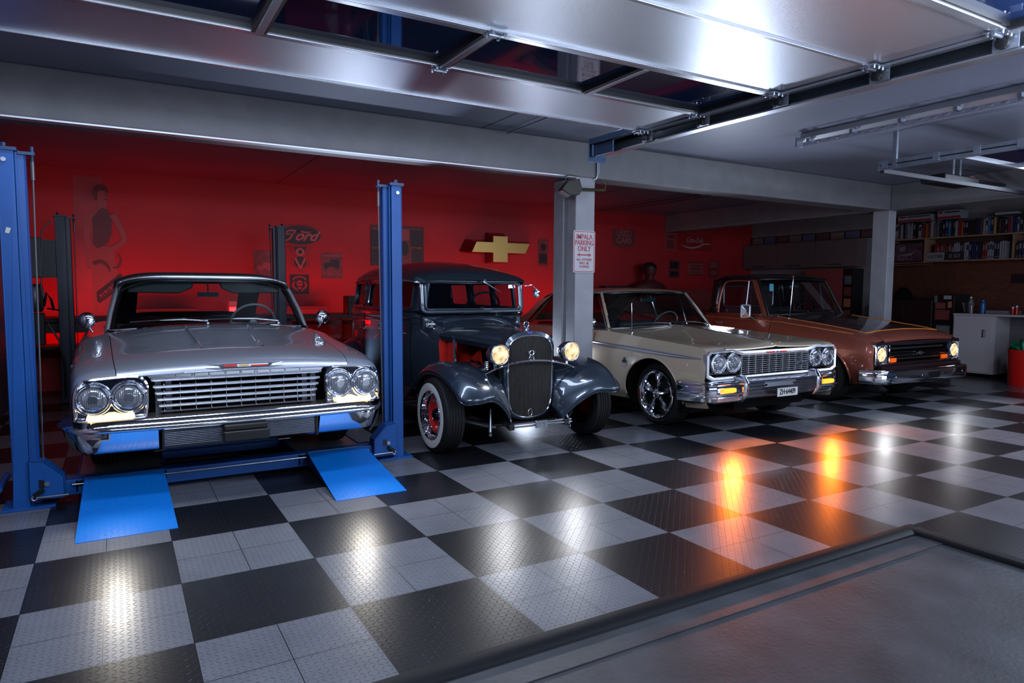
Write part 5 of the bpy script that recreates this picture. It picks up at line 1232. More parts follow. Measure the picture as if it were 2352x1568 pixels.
    for s in (-1, 1):
        A = Vector((s*.785, 1.69, .925)); B = Vector((s*.665, 2.01, 1.325))
        mb = MB(); mb.tube([A, A.lerp(B, .5)+Vector((s*.008, 0, .006)), B], .020, 8); mb.build('a_pillar', P_BEIGE, C)
        mb = MB(); mb.tube([A+Vector((s*.02, .03, 0)), A.lerp(B, .5)+Vector((s*.026, .03, 0)), B+Vector((s*.02, .03, -.01))], .007, 6); mb.build('pillar_trim', CHROME, C)
        gl = [(.915, 1.74, s*.80), (1.30, 2.05, s*.69), (1.305, 2.95, s*.70), (.92, 3.55, s*.79)]
        mb = MB(); mb.add([(x, y, z) for z, y, x in gl], [(0, 1, 2, 3)]); mb.build('side_glass', GLASSM, C, smooth=0)
        mb = MB(); mb.tube([(s*.806, 2.10, .915), (s*.715, 2.16, 1.30)], .009, 6); mb.build('vent_post', CHROME, C)
        mb = MB(); mb.tube([(s*.80, 2.62, .915), (s*.70, 2.70, 1.30)], .011, 6); mb.build('window_post', CHROME, C)
        mb = MB(); mb.prism([(2.92, 1.315), (3.30, 1.215), (3.60, 1.03), (3.86, .915), (3.48, .915)], s*.705, s*.735, 'x'); mb.build('quarter_panel', P_BEIGE, C, smooth=0, bevel=.01)
        mb = MB(); mb.tube([(s*.735, 2.90, 1.31), (s*.745, 3.2, 1.15), (s*.775, 3.50, .92)], .012, 6); mb.build('window_edge_trim', BLACK, C)
        mb = MB(); mb.tube([(s*.812, y, .917) for y in (1.70, 2.4, 3.0, 3.6)], .008, 6); mb.build('sill_trim', CHROME, C)
    mb = MB(); mb.lathe([(0, .042), (.006, .046), (-.014, .044), (-.035, .02), (-.04, 0)], (0, 0, .065), 'y', 24); mb.lathe([(0, .042), (0, 0)], (0, 0, .065), 'y', 16); mb.tube([(0, .01, .02), (0, .01, -.01)], .012, 8); mb.ell((0, .02, -.005), (.025, .05, .012))
    o = mb.build('door_mirror', CHROME, C); o.location = (-.90, 1.86, .93)
    mb = MB(); mb.lathe([(0, .018), (.012, .014), (.03, .012), (.035, .005)], (0, 0, 0), 'z', 14); mb.tube([(0, 0, .03), (.0, .01, .24), (.0, .015, .34)], [.0045, .004, .002], 6); mb.ell((0, .015, .34), (.005, .005, .006), 8, 5)
    o = mb.build('antenna', CHROME, C); o.location = (-.855, 1.22, .885)
    wiper(C, (-.10, 1.44, .968), (-.52, 1.50, .985), (-.20, .04, -.008)); wiper(C, (.50, 1.47, .95), (.12, 1.47, 1.0), (-.22, -.01, .0))
    mb = MB(); mb.box(-.11, .11, 0, .02, -.024, .024); mb.tube([(0, .01, .02), (0, .03, .07)], .006, 6); o = mb.build('rear_view_mirror', mat('mirror_glass_tint', (.25, .4, .42), .12, .9), C, smooth=0, bevel=.012); o.location = (.02, 1.96, 1.245)
    mb = MB(); mb.prism([(1.62, .93), (1.86, .915), (1.90, .86), (1.9, .6), (1.62, .6)], -.76, .76, 'x'); mb.build('dashboard', INTERIOR, C, smooth=0, bevel=.02)
    steering(C, (.37, 2.05, .93), .19, math.radians(-62), mat('white_steering_rim'))
    for x0, x1 in ((-.70, -.06), (.06, .70)): mb = MB(); mb.box(x0, x1, 2.55, 2.70, .35, .96); mb.build('front_seat', INTERIOR, C, smooth=0, bevel=.05)
    mb = MB(); mb.box(-.70, .70, 3.30, 3.45, .35, .93); mb.build('rear_seat', INTERIOR, C, smooth=0, bevel=.05)
    mb = MB(); mb.box(-.86, .86, .35, 5.0, .18, .28); mb.box(-.5, .5, .12, 1.3, .22, .50); mb.build('underbody', BLACKM, C, smooth=0)
    liner(C, ((-.60, -.94), (.60, .94)), ay, .31, .43); liner(C, ((-.60, -.94), (.60, .94)), ry, .31, .40)
    for s in (-1, 1):
        wheel(C, s*.795, ay, R, R, .235, s, 'five_spoke', .245); wheel(C, s*.795, ry, R, R, .235, s, 'five_spoke', .245)
    mb = MB(); mb.tube([(-.5, .9, .27), (0, .82, .22), (.5, .9, .27)], .03, 8); mb.tube([(.1, .7, .25), (.3, .7, .24)], .05, 10); mb.build('suspension', DARKCH, C)
    return C
car_beige()
# ------------------------------------------------------------------ copper pickup
def car_truck():
    C = thing('pickup_truck', 'copper and dark plum 1960s pickup truck with lit round headlights', 'truck', (8.28, .50, 0))
    ay, ry, R = .87, 3.80, .33
    # y, P0 rocker, P1, P2 waist bulge, P3 crease, P4 upper side, P5 hood seam, P6, P7
    st = [
     (.17, [(.86,.30),(.90,.42),(.915,.56),(.905,.67),(.86,.760),(.74,.785),(.40,.795),(0,.80)]),
     (.24, [(.88,.28),(.925,.40),(.945,.56),(.935,.69),(.88,.800),(.76,.828),(.40,.845),(0,.852)]),
     (.45, [(.90,.26),(.95,.40),(.975,.56),(.960,.71),(.895,.850),(.78,.880),(.40,.905),(0,.915)]),
     (.90, [(.91,.24),(.965,.40),(.99,.58),(.960,.75),(.890,.905),(.79,.940),(.40,.965),(0,.975)]),
     (1.52,[(.91,.23),(.965,.40),(.985,.60),(.945,.79),(.890,.955),(.81,1.01),(.40,1.03),(0,1.04)]),
     (1.70,[(.91,.23),(.965,.40),(.985,.60),(.945,.80),(.892,.965),(.84,1.03),(.40,1.05),(0,1.055)]),
     (2.75,[(.91,.23),(.965,.40),(.985,.60),(.945,.82),(.895,1.00),(.86,1.04),(.40,1.05),(0,1.055)]),
     (2.82,[(.91,.23),(.965,.40),(.985,.60),(.945,.82),(.895,1.00),(.80,1.02),(.40,1.02),(0,1.02)])]
    L = Loft(st, creases=(5,))
    mb = MB(); mb.grid(L.rows(yrange(.17, 1.63, .035), 0, 5, 5)); cut_arch(mb, ay, .31, .43, rz=.40); cpart(mb, 'front_fender', P_COPPER, C, True)
    mb = MB(); mb.grid(L.rows(yrange(1.636, 2.58, .06), 0, 5, 5)); cpart(mb, 'door', P_COPPER, C, True)
    mb = MB(); mb.grid(L.rows(yrange(2.586, 2.82, .04), 0, 5, 5)); cpart(mb, 'cab_corner', P_COPPER, C, True)
    mb = MB(); mb.tube([(L.side(min(.79, .31+.40*math.sin(t)), ay+.43*math.cos(t), 4)+.004, ay+.43*math.cos(t), .31+.40*math.sin(t)) for t in np.linspace(-.12, PI+.12, 40)], .012, 8); cpart(mb, 'arch_lip', P_COPPER, C, True)
    rows = L.rows(yrange(.165, 1.60, .035), 5, 7, 12); rows = [[(x*.994, y, z+.001) for x, y, z in r] for r in rows]
    nf = [r for r in rows if r[0][1] < .40]; nb = rows[len(nf)-1:]
    mb = MB(); mb.grid([[(x, y-.0, z-.02) for x, y, z in nf[0]]]+nf); hood = cpart(mb, 'hood', P_COPPER, C, True, smooth=60)
    mb = MB(); mb.grid(nb); mb.mirror(); mb.build('hood_top', P_PLUM, hood, smooth=60)
    mb = MB(); mb.tube([(x, y, z+.002) for x, y, z in nf[-1]]+[] , .004, 6); mb.tube([(r[0][0], r[0][1], r[0][2]+.002) for r in nb], .004, 6); mb.mirror(); mb.build('pinstripe', mat('orange_pinstripe', (.75, .22, .03), .3), hood)
    mb = MB(); ring(mb, (.25, .44, L.top(.25, .44, 5)+.001), .001, .001, 'z', 8); 
    mb = MB(); mb.grid(L.rows(yrange(1.606, 1.74, .03), 5, 7, 6)); cpart(mb, 'cowl', P_PLUM, C, True)
    # side pinstripes below the windows
    mb = MB(); mb.tube([(L.side(z, y, 4)+.002, y, z) for y, z in [(y, float(np.interp(y, [.45, 1.5, 2.8], [.855, .955, .985]))) for y in yrange(.45, 2.8, .1)]], .0035, 6); cpart(mb, 'side_pinstripe', mat('orange_pinstripe'), C, True)
    # front face: grille panel, chrome bars, lamps
    fy = .17
    mb = MB(); mb.prism([(-.90, .745), (-.74, .775), (.74, .775), (.90, .745), (.90, .47), (-.90, .47)], fy+.10, fy+.11, 'y'); mb.build('grille_backing', BLACKM, C, smooth=0)
    gr = thing('grille', None, None); gr.parent = C
    for z, m, t in ((.748, P_PLUM, .022), (.617, CHROME, .020), (.500, P_PLUM, .020)):
        mb = MB(); mb.prism([(fy-.02, z), (fy-.005, z+t), (fy+.10, z+t*1.1), (fy+.10, z-t*1.1), (fy-.005, z-t)], -.62 if m is CHROME else -.90, .62 if m is CHROME else .90, 'x'); mb.build('bar', DARKCH if m is CHROME else m, gr, smooth=0, bevel=.005)
    for z0, z1 in ((.640, .728), (.520, .596)):
        o_ = rrect(1.26, z1-z0, .02); mb = MB(); mb.tube([(x, fy-.012, z+(z0+z1)/2) for x, z in o_], .006, 6, closed=True); mb.build('grille_trim', CHROME, gr)
        mb = MB(); mb.box(-.60, .60, fy+.03, fy+.035, (z0+z1)/2-.012, (z0+z1)/2+.012); mb.build('inner_bar', mat('grille_dark_grey', (.05, .05, .055), .3, .6), gr, smooth=0)
    mb = MB(); mb.prism([(x, z+.617) for x, z in bowtie(.17, .046)], fy-.035, fy-.02, 'y'); mb.build('bowtie_badge', CHROME, gr, smooth=0, bevel=.002)
    for s in (-1, 1):
        mb = MB(); pts = [(s*x, z) for x, z in ((.655, .500), (.665, .735), (.70, .750), (.90, .738), (.905, .51), (.88, .490))]; cx, cz = s*.785, .62
        mb.grid([[(x, fy+.06, z) for x, z in pts], [(x, fy-.01, z) for x, z in pts], [(cx+(x-cx)*.9, fy-.018, cz+(z-cz)*.9) for x, z in pts], [(cx+(x-cx)*.76, fy+.01, cz+(z-cz)*.82) for x, z in pts]], cv=True)
        mb.add([(cx+(x-cx)*.76, fy+.01, cz+(z-cz)*.82) for x, z in pts], [tuple(range(6))]); mb.build('headlight_bezel', CHROME, C, smooth=30)
        headlamp(C, s*.785, fy-.002, .624, .082, LAMPW)
        mb = MB(); mb.box(s*.50, s*.615, fy-.03, fy+.0, .525, .575); mb.build('marker_lamp', AMBER, C, smooth=0, bevel=.006)
    # bumper
    pts = []
    for x in np.linspace(-.98, .98, 41): a = abs(x); pts.append((x, .02+.05*a*a+.22*max(0, (a-.84)/.14)**2, 0))
    mb = MB(); sweep(mb, pts, [(-.01, .445), (.018, .450), (.032, .440), (.040, .415), (.040, .33), (.030, .300), (.008, .285), (-.02, .285), (-.02, .30), (.0, .31), (.01, .42)]); bu = mb.build('bumper', CHROME, C, smooth=50)
    mb = MB(); mb.box(-.13, .13, -.035, -.02, .335, .405); mb.build('plate_recess', BLACK, bu, smooth=0, bevel=.006)
    for x in (-.72, -.22, .22, .72): mb = MB(); mb.ell((x, -.012 if abs(x) < .5 else .008, .37), (.012, .01, .012), 10, 6); mb.build('bumper_bolt', CHROME, bu)
    mb = MB(); mb.box(-.85, .85, .10, .16, .30, .49); mb.build('front_valance', P_PLUM, C, smooth=0)
    # cab
    base = [(x, 1.60+.14*(x/.82)**2, 1.055-.03*(abs(x)/.82)**2) for x in np.linspace(-.82, .82, 21)]
    top = [(x, 1.90+.10*(x/.74)**2, 1.530-.012*(abs(x)/.74)**3) for x in np.linspace(-.735, .735, 21)]
    mb = MB(); mb.grid(panel_between(base, top, 8)); mb.build('windshield', GLASSM, C, smooth=80)
    mb = MB(); mb.tube(base+top[::-1], .016, 8, closed=True); mb.build('windshield_seal', BLACK, C)
    rst = [(1.86, 1.55, .745, 1.530), (1.92, 1.578, .765, 1.54), (2.2, 1.612, .775, 1.555), (2.55, 1.612, .77, 1.555), (2.74, 1.585, .745, 1.53), (2.80, 1.53, .73, 1.48)]
    g = np.array([[(hw*math.cos(t), y+(.12*math.cos(t)**2 if y < 2 else 0), ze-.012+(zc-ze+.012)*math.sin(t)**.6) for t in np.linspace(0, PI/2, 10)] for y, zc, hw, ze in rst])
    tp = np.array([(r[0]-1.86)/.94 for r in rst]); R_ = [[tuple(float(pchip(tp, g[:, j, d], [t])[0]) for d in range(3)) for j in range(10)] for t in np.linspace(0, 1, 24)]
    mb = MB(); mb.grid(R_); mb.grid([[(x*.98, y, z-.03) for x, y, z in r] for r in R_]); cpart(mb, 'roof', P_PLUM, C, True, smooth=60)
    mb = MB(); mb.tube([(r[0][0]+.006, r[0][1], r[0][2]-.002) for r in R_], .009, 8); cpart(mb, 'drip_rail', P_PLUM, C, True)
    for s in (-1, 1):
        A = Vector((s*.845, 1.76, 1.02)); B = Vector((s*.752, 2.03, 1.52))
        # A pillar as a strip, door frame as a rounded loop
        mb = MB(); mb.grid([[tuple(p+Vector((s*.0, -.02, 0))), tuple(p+Vector((s*.012, .015, 0))), tuple(p+Vector((s*.006, .065, 0))), tuple(p+Vector((-s*.02, .05, 0)))] for p in (A, A.lerp(B, .5), B)], cv=True); mb.build('a_pillar', P_COPPER, C, smooth=50)
        def X(z): return s*(.862-.098*(z-1.02)/.5)
        lo, hi = 1.03, 1.505
        loop = [(1.80, lo), (2.56, lo), (2.60, 1.10), (2.60, 1.38), (2.55, 1.47), (2.46, hi), (2.08, hi), (2.05, hi-.01)]
        lp_ = catmull(np.array([(2.06, hi), (2.44, hi), (2.55, 1.475), (2.60, 1.36), (2.615, 1.15), (2.60, lo)]), 5, ())
        pts = [(X(lo), 1.80, lo)]+[(X(1.27), 1.93, 1.27)]+[(X(z), y, z) for y, z in lp_]
        mb = MB(); mb.tube(pts, .017, 8, closed=True); mb.build('door_frame', P_COPPER, C, smooth=60)
        mb = MB(); mb.add([(p[0]-s*.008, p[1], p[2]) for p in pts], [tuple(range(len(pts)))]); mb.build('side_glass', GLASSM, C, smooth=0)
        mb = MB(); mb.tube([(X(lo)+s*.004, 2.10, lo), (X(1.5)+s*.004, 2.13, 1.50)], .010, 6); mb.build('vent_post', STEEL, C)
        # rear cab post
        mb = MB(); mb.grid([[(X(z), 2.62+.0*(z-1), z), (X(z)-s*.0, 2.78-.0*(z-1), z), (X(z)-s*.05, 2.81, z)] for z in (1.0, 1.2, 1.4, 1.52)]); mb.build('rear_cab_post', P_PLUM, C, smooth=50, solid=.01)
        mb = MB(); mb.box(s*.985, s*1.0, 2.40, 2.55, .90, .925); mb.tube([(s*.95, 2.54, .91), (s*1.0, 2.54, .91)], .012, 8); mb.build('door_handle', CHROME, C, smooth=0)
        mb = MB(); mb.tube([(s*.945, 1.66, .80), (s*.975, 1.66, .80)], .012, 10); mb.build('fender_bolt', CHROME, C)
    # rear wall of the cab with window
    mb = MB(); mb.box(-.78, .78, 2.79, 2.81, .5, 1.12); mb.box(-.74, -.55, 2.79, 2.81, 1.12, 1.53); mb.box(.55, .74, 2.79, 2.81, 1.12, 1.53); mb.box(-.55, .55, 2.79, 2.81, 1.43, 1.53); mb.build('cab_back', P_PLUM, C, smooth=0)
    mb = MB(); mb.tube([(x, 2.785, z+1.275) for x, z in rrect(1.10, .31, .06)], .012, 6, closed=True); mb.build('rear_window_seal', STEEL, C)
    mb = MB(); mb.add([(-.55, 2.80, 1.12), (.55, 2.80, 1.12), (.55, 2.80, 1.43), (-.55, 2.80, 1.43)], [(0, 1, 2, 3)]); mb.build('rear_window', GLASSM, C, smooth=0)
    # mirror, antenna, wipers
    mb = MB(); mb.box(-.075, .075, 0, .02, -.065, .065); mb.prism([(-.07, -.06), (.07, -.06), (.0, .0)], -.001, -.012, 'y'); mb.build('x', CHROME, C) if 0 else None
    mb = MB(); o_ = rrect(.20, .18, .025)
    mb.grid([[(x, 0, z) for x, z in o_], [(x, -.01, z) for x, z in o_], [(x*.86, -.012, z*.86) for x, z in o_], [(x*.82, -.004, z*.82) for x, z in o_]], cv=True); mb.grid([[(x, 0, z) for x, z in o_], [(x*.5, .035, z*.5) for x, z in o_], [(x*.05, .04, z*.05) for x, z in o_]], cv=True)
    mh = mb.build('door_mirror', SATIN, C, smooth=40); mh.location = (-1.06, 1.93, 1.085)
    mb = MB(); mb.grid([[(x*.84, -.004, z*.84) for x, z in o_], [(x*.1, -.03, z*.1) for x, z in o_]], cv=True); mb.build('mirror_glass', mat('mirror_glass', (.6, .62, .66), .18, 1.), mh, smooth=0)
    mb = MB(); mb.tube([(0, .03, -.01), (.05, .03, -.03), (.12, .0, -.08), (.16, -.02, -.115)], [.008, .012, .016, .02], 8); mb.build('mirror_arm', DARKCH, mh)
    mb = MB(); mb.lathe([(0, .018), (.02, .013), (.03, .006)], (0, 0, 0), 'z', 12); mb.tube([(0, 0, .02), (.05, .0, .57)], [.005, .0035], 6); mb.box(.03, .07, -.006, .006, .565, .58); o = mb.build('antenna', CHROME, C, smooth=0); o.location = (-.80, 1.42, .985)
    wiper(C, (-.18, 1.60, 1.065), (-.46, 1.63, 1.095), (-.22, .04, .005), DARKCH); wiper(C, (.55, 1.64, 1.05), (.22, 1.63, 1.095), (-.22, .0, .005), DARKCH)
    mb = MB(); mb.ell((.02, 1.98, 1.43), (.10, .012, .028), 16, 8); mb.build('rear_view_mirror', mat('mirror_glass_tint'), C)
    mb = MB(); mb.box(-.70, -.62, 1.83, 1.835, 1.36, 1.46); mb.v = [(x, y+.06*(z-1.36), z) for x, y, z in mb.v]; mb.build('windshield_sticker', mat('sticker_blue', (.08, .3, .42), .4), C, smooth=0)
    steering(C, (.38, 2.08, 1.06), .19, math.radians(-60), BLACK)
    mb = MB(); mb.prism([(1.74, 1.05), (1.95, 1.04), (1.98, .98), (1.98, .7), (1.74, .7)], -.80, .80, 'x'); mb.build('dashboard', INTERIOR, C, smooth=0, bevel=.02)
    mb = MB(); mb.box(-.74, .74, 2.56, 2.72, .6, 1.12); mb.build('bench_seat', INTERIOR, C, smooth=0, bevel=.04)
    # bed
    for s in (-1, 1):
        mb = MB(); rws = [[(s*x, y, z) for x, z in ((.90, .30), (.96, .42), (.985, .60), (.945, .82), (.90, .98), (.84, .99), (.84, .60))] for y in yrange(2.86, 5.0, .08)]; mb.grid(rws); cut_arch(mb, ry, .31, .41, rz=.38); mb.build('bed_side', P_COPPER, C, smooth=40)
        mb = MB(); mb.box(s*.83, s*.92, 2.86, 5.0, .985, 1.0); mb.build('bed_rail', BLACK, C, smooth=0)
    mb = MB(); mb.box(-.84, .84, 2.86, 5.0, .58, .62); mb.box(-.84, .84, 2.86, 2.89, .6, .97); mb.box(-.84, .84, 4.97, 5.0, .6, .97); mb.build('bed_floor', BLACK, C, smooth=0)
    mb = MB(); mb.box(-.7, .7, .4, 4.9, .22, .34); mb.box(-.5, .5, .3, 1.5, .34, .7); mb.build('underbody', BLACKM, C, smooth=0)
    liner(C, ((-.58, -.93), (.58, .93)), ay, .31, .45); liner(C, ((-.58, -.93), (.58, .93)), ry, .31, .42)
    for s in (-1, 1):
        wheel(C, s*.79, ay, R, R, .24, s, 'five_spoke', .23); wheel(C, s*.79, ry, R, R, .24, s, 'five_spoke', .23)
    mb = MB(); mb.tube([(-.5, .95, .26), (0, .9, .22), (.5, .95, .26)], .03, 8); mb.build('front_axle', DARKCH, C)
    return C
car_truck()
# ------------------------------------------------------------------ back wall: signs and posters
WY = YB
VINYL = mat('black_vinyl', (.018, .006, .007), .5)
def ribbon(mb, pts, wd, y, t=.003, n=5, closed=False):
    """flat stroke in the x-z plane with a width per point"""
    P = catmull([(p[0], p[1]) for p in pts], n); W = np.interp(np.linspace(0, 1, len(P)), np.linspace(0, 1, len(wd)), wd) if isinstance(wd, (list, tuple)) else [wd]*len(P)
    A = []; B = []
    for i, p in enumerate(P):
        d = P[min(i+1, len(P)-1)]-P[max(i-1, 0)]; d = d/(np.hypot(*d)+1e-9); nrm = np.array([-d[1], d[0]])*W[i]/2
        A.append(p+nrm); B.append(p-nrm)
    mb.grid([[(a[0], y, a[1]), (a[0], y-t, a[1]), (b[0], y-t, b[1]), (b[0], y, b[1])] for a, b in zip(A, B)], cv=True); return mb
def disc(mb, cx, cz, rx, rz, y, t=.003, n=32):
    return mb.prism([(cx+rx*math.cos(2*PI*k/n), cz+rz*math.sin(2*PI*k/n)) for k in range(n)], y, y-t, 'y')
sgn = thing('oval_sign', 'black oval sign with red script lettering high on the red wall', 'sign', (2.245, WY-.012, 2.172))
mb = MB(); disc(mb, 0, 0, .325, .150, .012, .012, 48); mb.build('plate', WALLR, sgn, smooth=0)
mb = MB(); disc(mb, 0, 0, .312, .140, 0, .003, 48); mb.build('black_field', VINYL, sgn, smooth=0)
mb = MB()
ribbon(mb, [(.02, .052), (-.06, .066), (-.15, .068), (-.20, .04), (-.17, .018), (-.13, .028)], [.006, .022, .022, .014, .010, .004], -.003)
ribbon(mb, [(-.06, .066), (.05, .052), (.12, .050), (.17, .062)], [.012, .022, .020, .004], -.003)
ribbon(mb, [(-.075, .055), (-.11, .01), (-.15, -.05), (-.20, -.080), (-.265, -.072), (-.285, -.045)], [.010, .026, .026, .020, .012, .004], -.003)
ribbon(mb, [(-.25, .0), (-.17, .012), (-.09, .022), (-.07, .038)], [.006, .012, .010, .004], -.003)
text_mb(mb, 'ord', .215, (.075, -.0045, -.010), 'y', .003, shear=.55, bold=.006, sx=1.06); mb.build('script_lettering', mat('sign_red', (.48, .09, .09), .5), sgn, smooth=0)
v8 = thing('v8_emblem', 'red and black V8 emblem on the wall under the oval sign', 'emblem', (2.245, WY, 1.82))
mb = MB(); ribbon(mb, [(-.16, .185), (-.12, .10), (-.075, .02), (-.10, -.01), (-.135, -.06), (-.12, -.11), (-.07, -.14), (-.03, -.15), (-.025, -.185), (.025, -.185), (.03, -.15), (.07, -.14), (.12, -.11), (.135, -.06), (.10, -.01), (.075, .02), (.12, .10), (.16, .185)], .005, 0)
ribbon(mb, [(-.16, .185), (.16, .185)], .005, 0); mb.build('outline', VINYL, v8, smooth=0)
mb = MB(); mb.prism([(-.10, .175), (.10, .175), (.05, .05), (-.05, .05)], 0, -.002, 'y'); disc(mb, 0, -.055, .095, .085, 0, .002); mb.build('black_field', VINYL, v8, smooth=0)
mb = MB(); disc(mb, 0, .10, .065, .062, -.002, .003); mb.prism([(-.09, .0), (-.06, .01), (0, -.12), (.06, .01), (.09, .0), (.015, -.15), (-.015, -.15)], -.002, -.005, 'y'); mb.build('red_figure', mat('sign_red'), v8, smooth=0)
mb = MB(); disc(mb, 0, .10, .032, .034, -.005, .002); mb.build('black_dot', VINYL, v8, smooth=0)
def poster(x0, x1, z0, z1, name, label, base, parts, y=WY, cat='poster', group=None):
    p = thing(name, label, cat, ((x0+x1)/2, y, (z0+z1)/2), group=group); w_, h_ = (x1-x0), (z1-z0)
    mb = MB(); mb.box(-w_/2, w_/2, -.004, 0, -h_/2, h_/2); mb.build('sheet', base, p, smooth=0)
    for nme, m, fn in parts:
        mb = MB(); fn(mb, w_, h_); mb.build(nme, m, p, smooth=0)
    return p
PD = mat('poster_dark_red', (.16, .022, .022), .5, noise=(14, .5)); PM = mat('poster_mid_red', (.30, .05, .05), .5); PK = mat('poster_black', (.02, .006, .007), .5)
def oldcar(mb, w_, h_, s=1., cy=0., y=-.004):
    k = w_*.42*s
    mb.prism([(x*k, cy+z*k) for x, z in ((-.95, -.35), (-.95, .0), (-.5, .12), (-.25, .12), (-.1, .5), (.7, .55), (.9, .3), (.95, -.35))], y, y-.002, 'y')
    for x in (-.62, .6): disc(mb, x*k, cy-.35*k, .25*k, .25*k, y-.002, .002, 20)
poster(1.563, 1.86, 1.50, 1.92, 'car_poster', 'dark poster of a curved car half hidden behind the rear lift post', PD, [('car_print', PM, lambda mb, w, h: oldcar(mb, w, h, .9, -.02))])
poster(2.563, 2.893, 1.519, 1.919, 'hot_rod_poster', 'dark red poster of an old roadster right of the V8 emblem', PD, [('car_print', PK, lambda mb, w, h: oldcar(mb, w, h, .95, .03)), ('text_lines', PM, lambda mb, w, h: [mb.box(-w*.42, w*.42, -.006, -.004, -h*.36+k*.022, -h*.36+k*.022+.006) for k in range(4)]+[mb.box(-w*.4, w*.4, -.006, -.004, h*.36, h*.42)])])
def skull(mb, w, h):
    ribbon(mb, [(-.10, .06), (-.07, .10), (0, .115), (.07, .10), (.10, .06)], .018, -.004); disc(mb, 0, .01, .045, .052, -.004, .002)
    ribbon(mb, [(-.075, .04), (-.10, -.02), (-.06, -.07), (-.02, -.11)], [.02, .03, .025, .01], -.004); ribbon(mb, [(.075, .04), (.10, -.02), (.06, -.07), (.02, -.11)], [.02, .03, .025, .01], -.004); mb.box(-.03, .03, -.006, -.004, -.075, -.03)
poster(2.083, 2.372, 1.277, 1.575, 'skull_poster', 'square black poster with a red skull crest below the V8 emblem', PK, [('skull_crest', mat('crest_red', (.40, .04, .04), .5), skull), ('eye_sockets', PK, lambda mb, w, h: [disc(mb, sx*.018, .015, .012, .013, -.006, .002, 14) for sx in (-1, 1)])])
poster(3.372, 4.27, 1.75, 2.376, 'collage_poster', 'large dark framed collage of vintage cars behind the front lift post', PD, [('picture_tiles', PK, lambda mb, w, h: [mb.box(-.44, -.30, -.006, -.004, -.02, .25), mb.box(.22, .43, -.006, -.004, .0, .28), mb.box(-.44, -.28, -.006, -.004, -.29, -.05), mb.box(.24, .43, -.006, -.004, -.29, -.03)]),
    ('car_print', PK, lambda mb, w, h: oldcar(mb, w, h, .55, -.03, -.004)), ('light_field', PM, lambda mb, w, h: mb.box(-.26, .20, -.0045, -.004, .10, .28)), ('frame', VINYL, lambda mb, w, h: [mb.box(-w/2, w/2, -.012, 0, sz*h/2-.008, sz*h/2+.008) for sz in (-1, 1)]+[mb.box(sx*w/2-.008, sx*w/2+.008, -.012, 0, -h/2, h/2) for sx in (-1, 1)])])
poster(6.56, 6.78, 1.80, 2.30, 'tall_poster', 'narrow dark poster on the red wall just left of the concrete pillar', PD, [('print', PK, lambda mb, w, h: [mb.box(-.08, .08, -.006, -.004, -.20, -.02), disc(mb, 0, .1, .06, .07, -.004, .002)])])
# wall picture of a standing woman
pin = thing('pin_up_wall_print', 'tall dark wall print of a standing woman looking right, left part of the red wall', 'poster', (-.33, WY, 1.90))
mb = MB(); mb.box(-.33, .0, -.002, 0, -1.0, .93); mb.build('shadow_field', mat('print_shadow', (.33, .05, .055), .55, noise=(2, .3)), pin, smooth=0)
SK = mat('print_skin', (.30, .055, .05), .5); DK = mat('print_dark', (.10, .014, .016), .5)
mb = MB(); disc(mb, -.015, .68, .070, .105, -.002); mb.prism([(-.05, .62), (.04, .60), (.045, .50), (-.07, .50)], -.002, -.0042, 'y')
ribbon(mb, [(-.12, .46), (-.19, .30), (-.195, .05), (-.19, -.15), (-.185, -.30)], [.09, .075, .065, .05, .055], -.002)
ribbon(mb, [(.11, .44), (.20, .25), (.23, .10), (.12, .0), (.0, -.08)], [.08, .07, .06, .06, .05], -.005)
mb.prism([(-.12, .0), (.10, .02), (.14, -.3), (.10, -.95), (-.02, -.95), (-.03, -.4), (-.12, -.95), (-.16, -.95), (-.15, -.3)], -.002, -.004, 'y')
mb.build('skin', SK, pin, smooth=0)
mb = MB(); ribbon(mb, [(-.07, .62), (-.085, .72), (-.04, .785), (.03, .77), (.06, .72)], [.03, .06, .07, .06, .02], -.005); ribbon(mb, [(.02, .695), (.055, .69)], .012, -.005); ribbon(mb, [(.02, .635), (.05, .632)], .012, -.005)
mb.prism([(-.02, .52), (.03, .52), (.10, .42), (.09, .18), (.04, .05), (-.08, -.02), (-.13, .05), (-.12, .22), (-.13, .38)], -.004, -.007, 'y'); ribbon(mb, [(-.14, -.22), (-.05, -.19), (.03, -.25), (.05, -.33)], [.05, .05, .04, .01], -.004); ribbon(mb, [(.16, -.08), (.185, -.17), (.15, -.26), (.09, -.27)], [.015, .02, .03, .02], -.004)
mb.build('hair_and_dress', DK, pin, smooth=0)
mb = MB(); mb.prism([(-.11, -.60), (.16, -.36), (.19, -.36), (.20, -.52), (-.08, -.75), (-.11, -.72)], -.007, -.010, 'y'); sash = mb.build('patterned_sash', PK, pin, smooth=0)
mb = MB()
for k in range(5): disc(mb, -.07+.058*k, -.645+.052*k, .014, .016, -.010, .002, 12); ribbon(mb, [(-.055+.058*k, -.68+.05*k), (-.04+.058*k, -.60+.052*k), (-.02+.058*k, -.655+.05*k)], .008, -.010, n=2)
mb.build('sash_pattern', SK, sash, smooth=0)
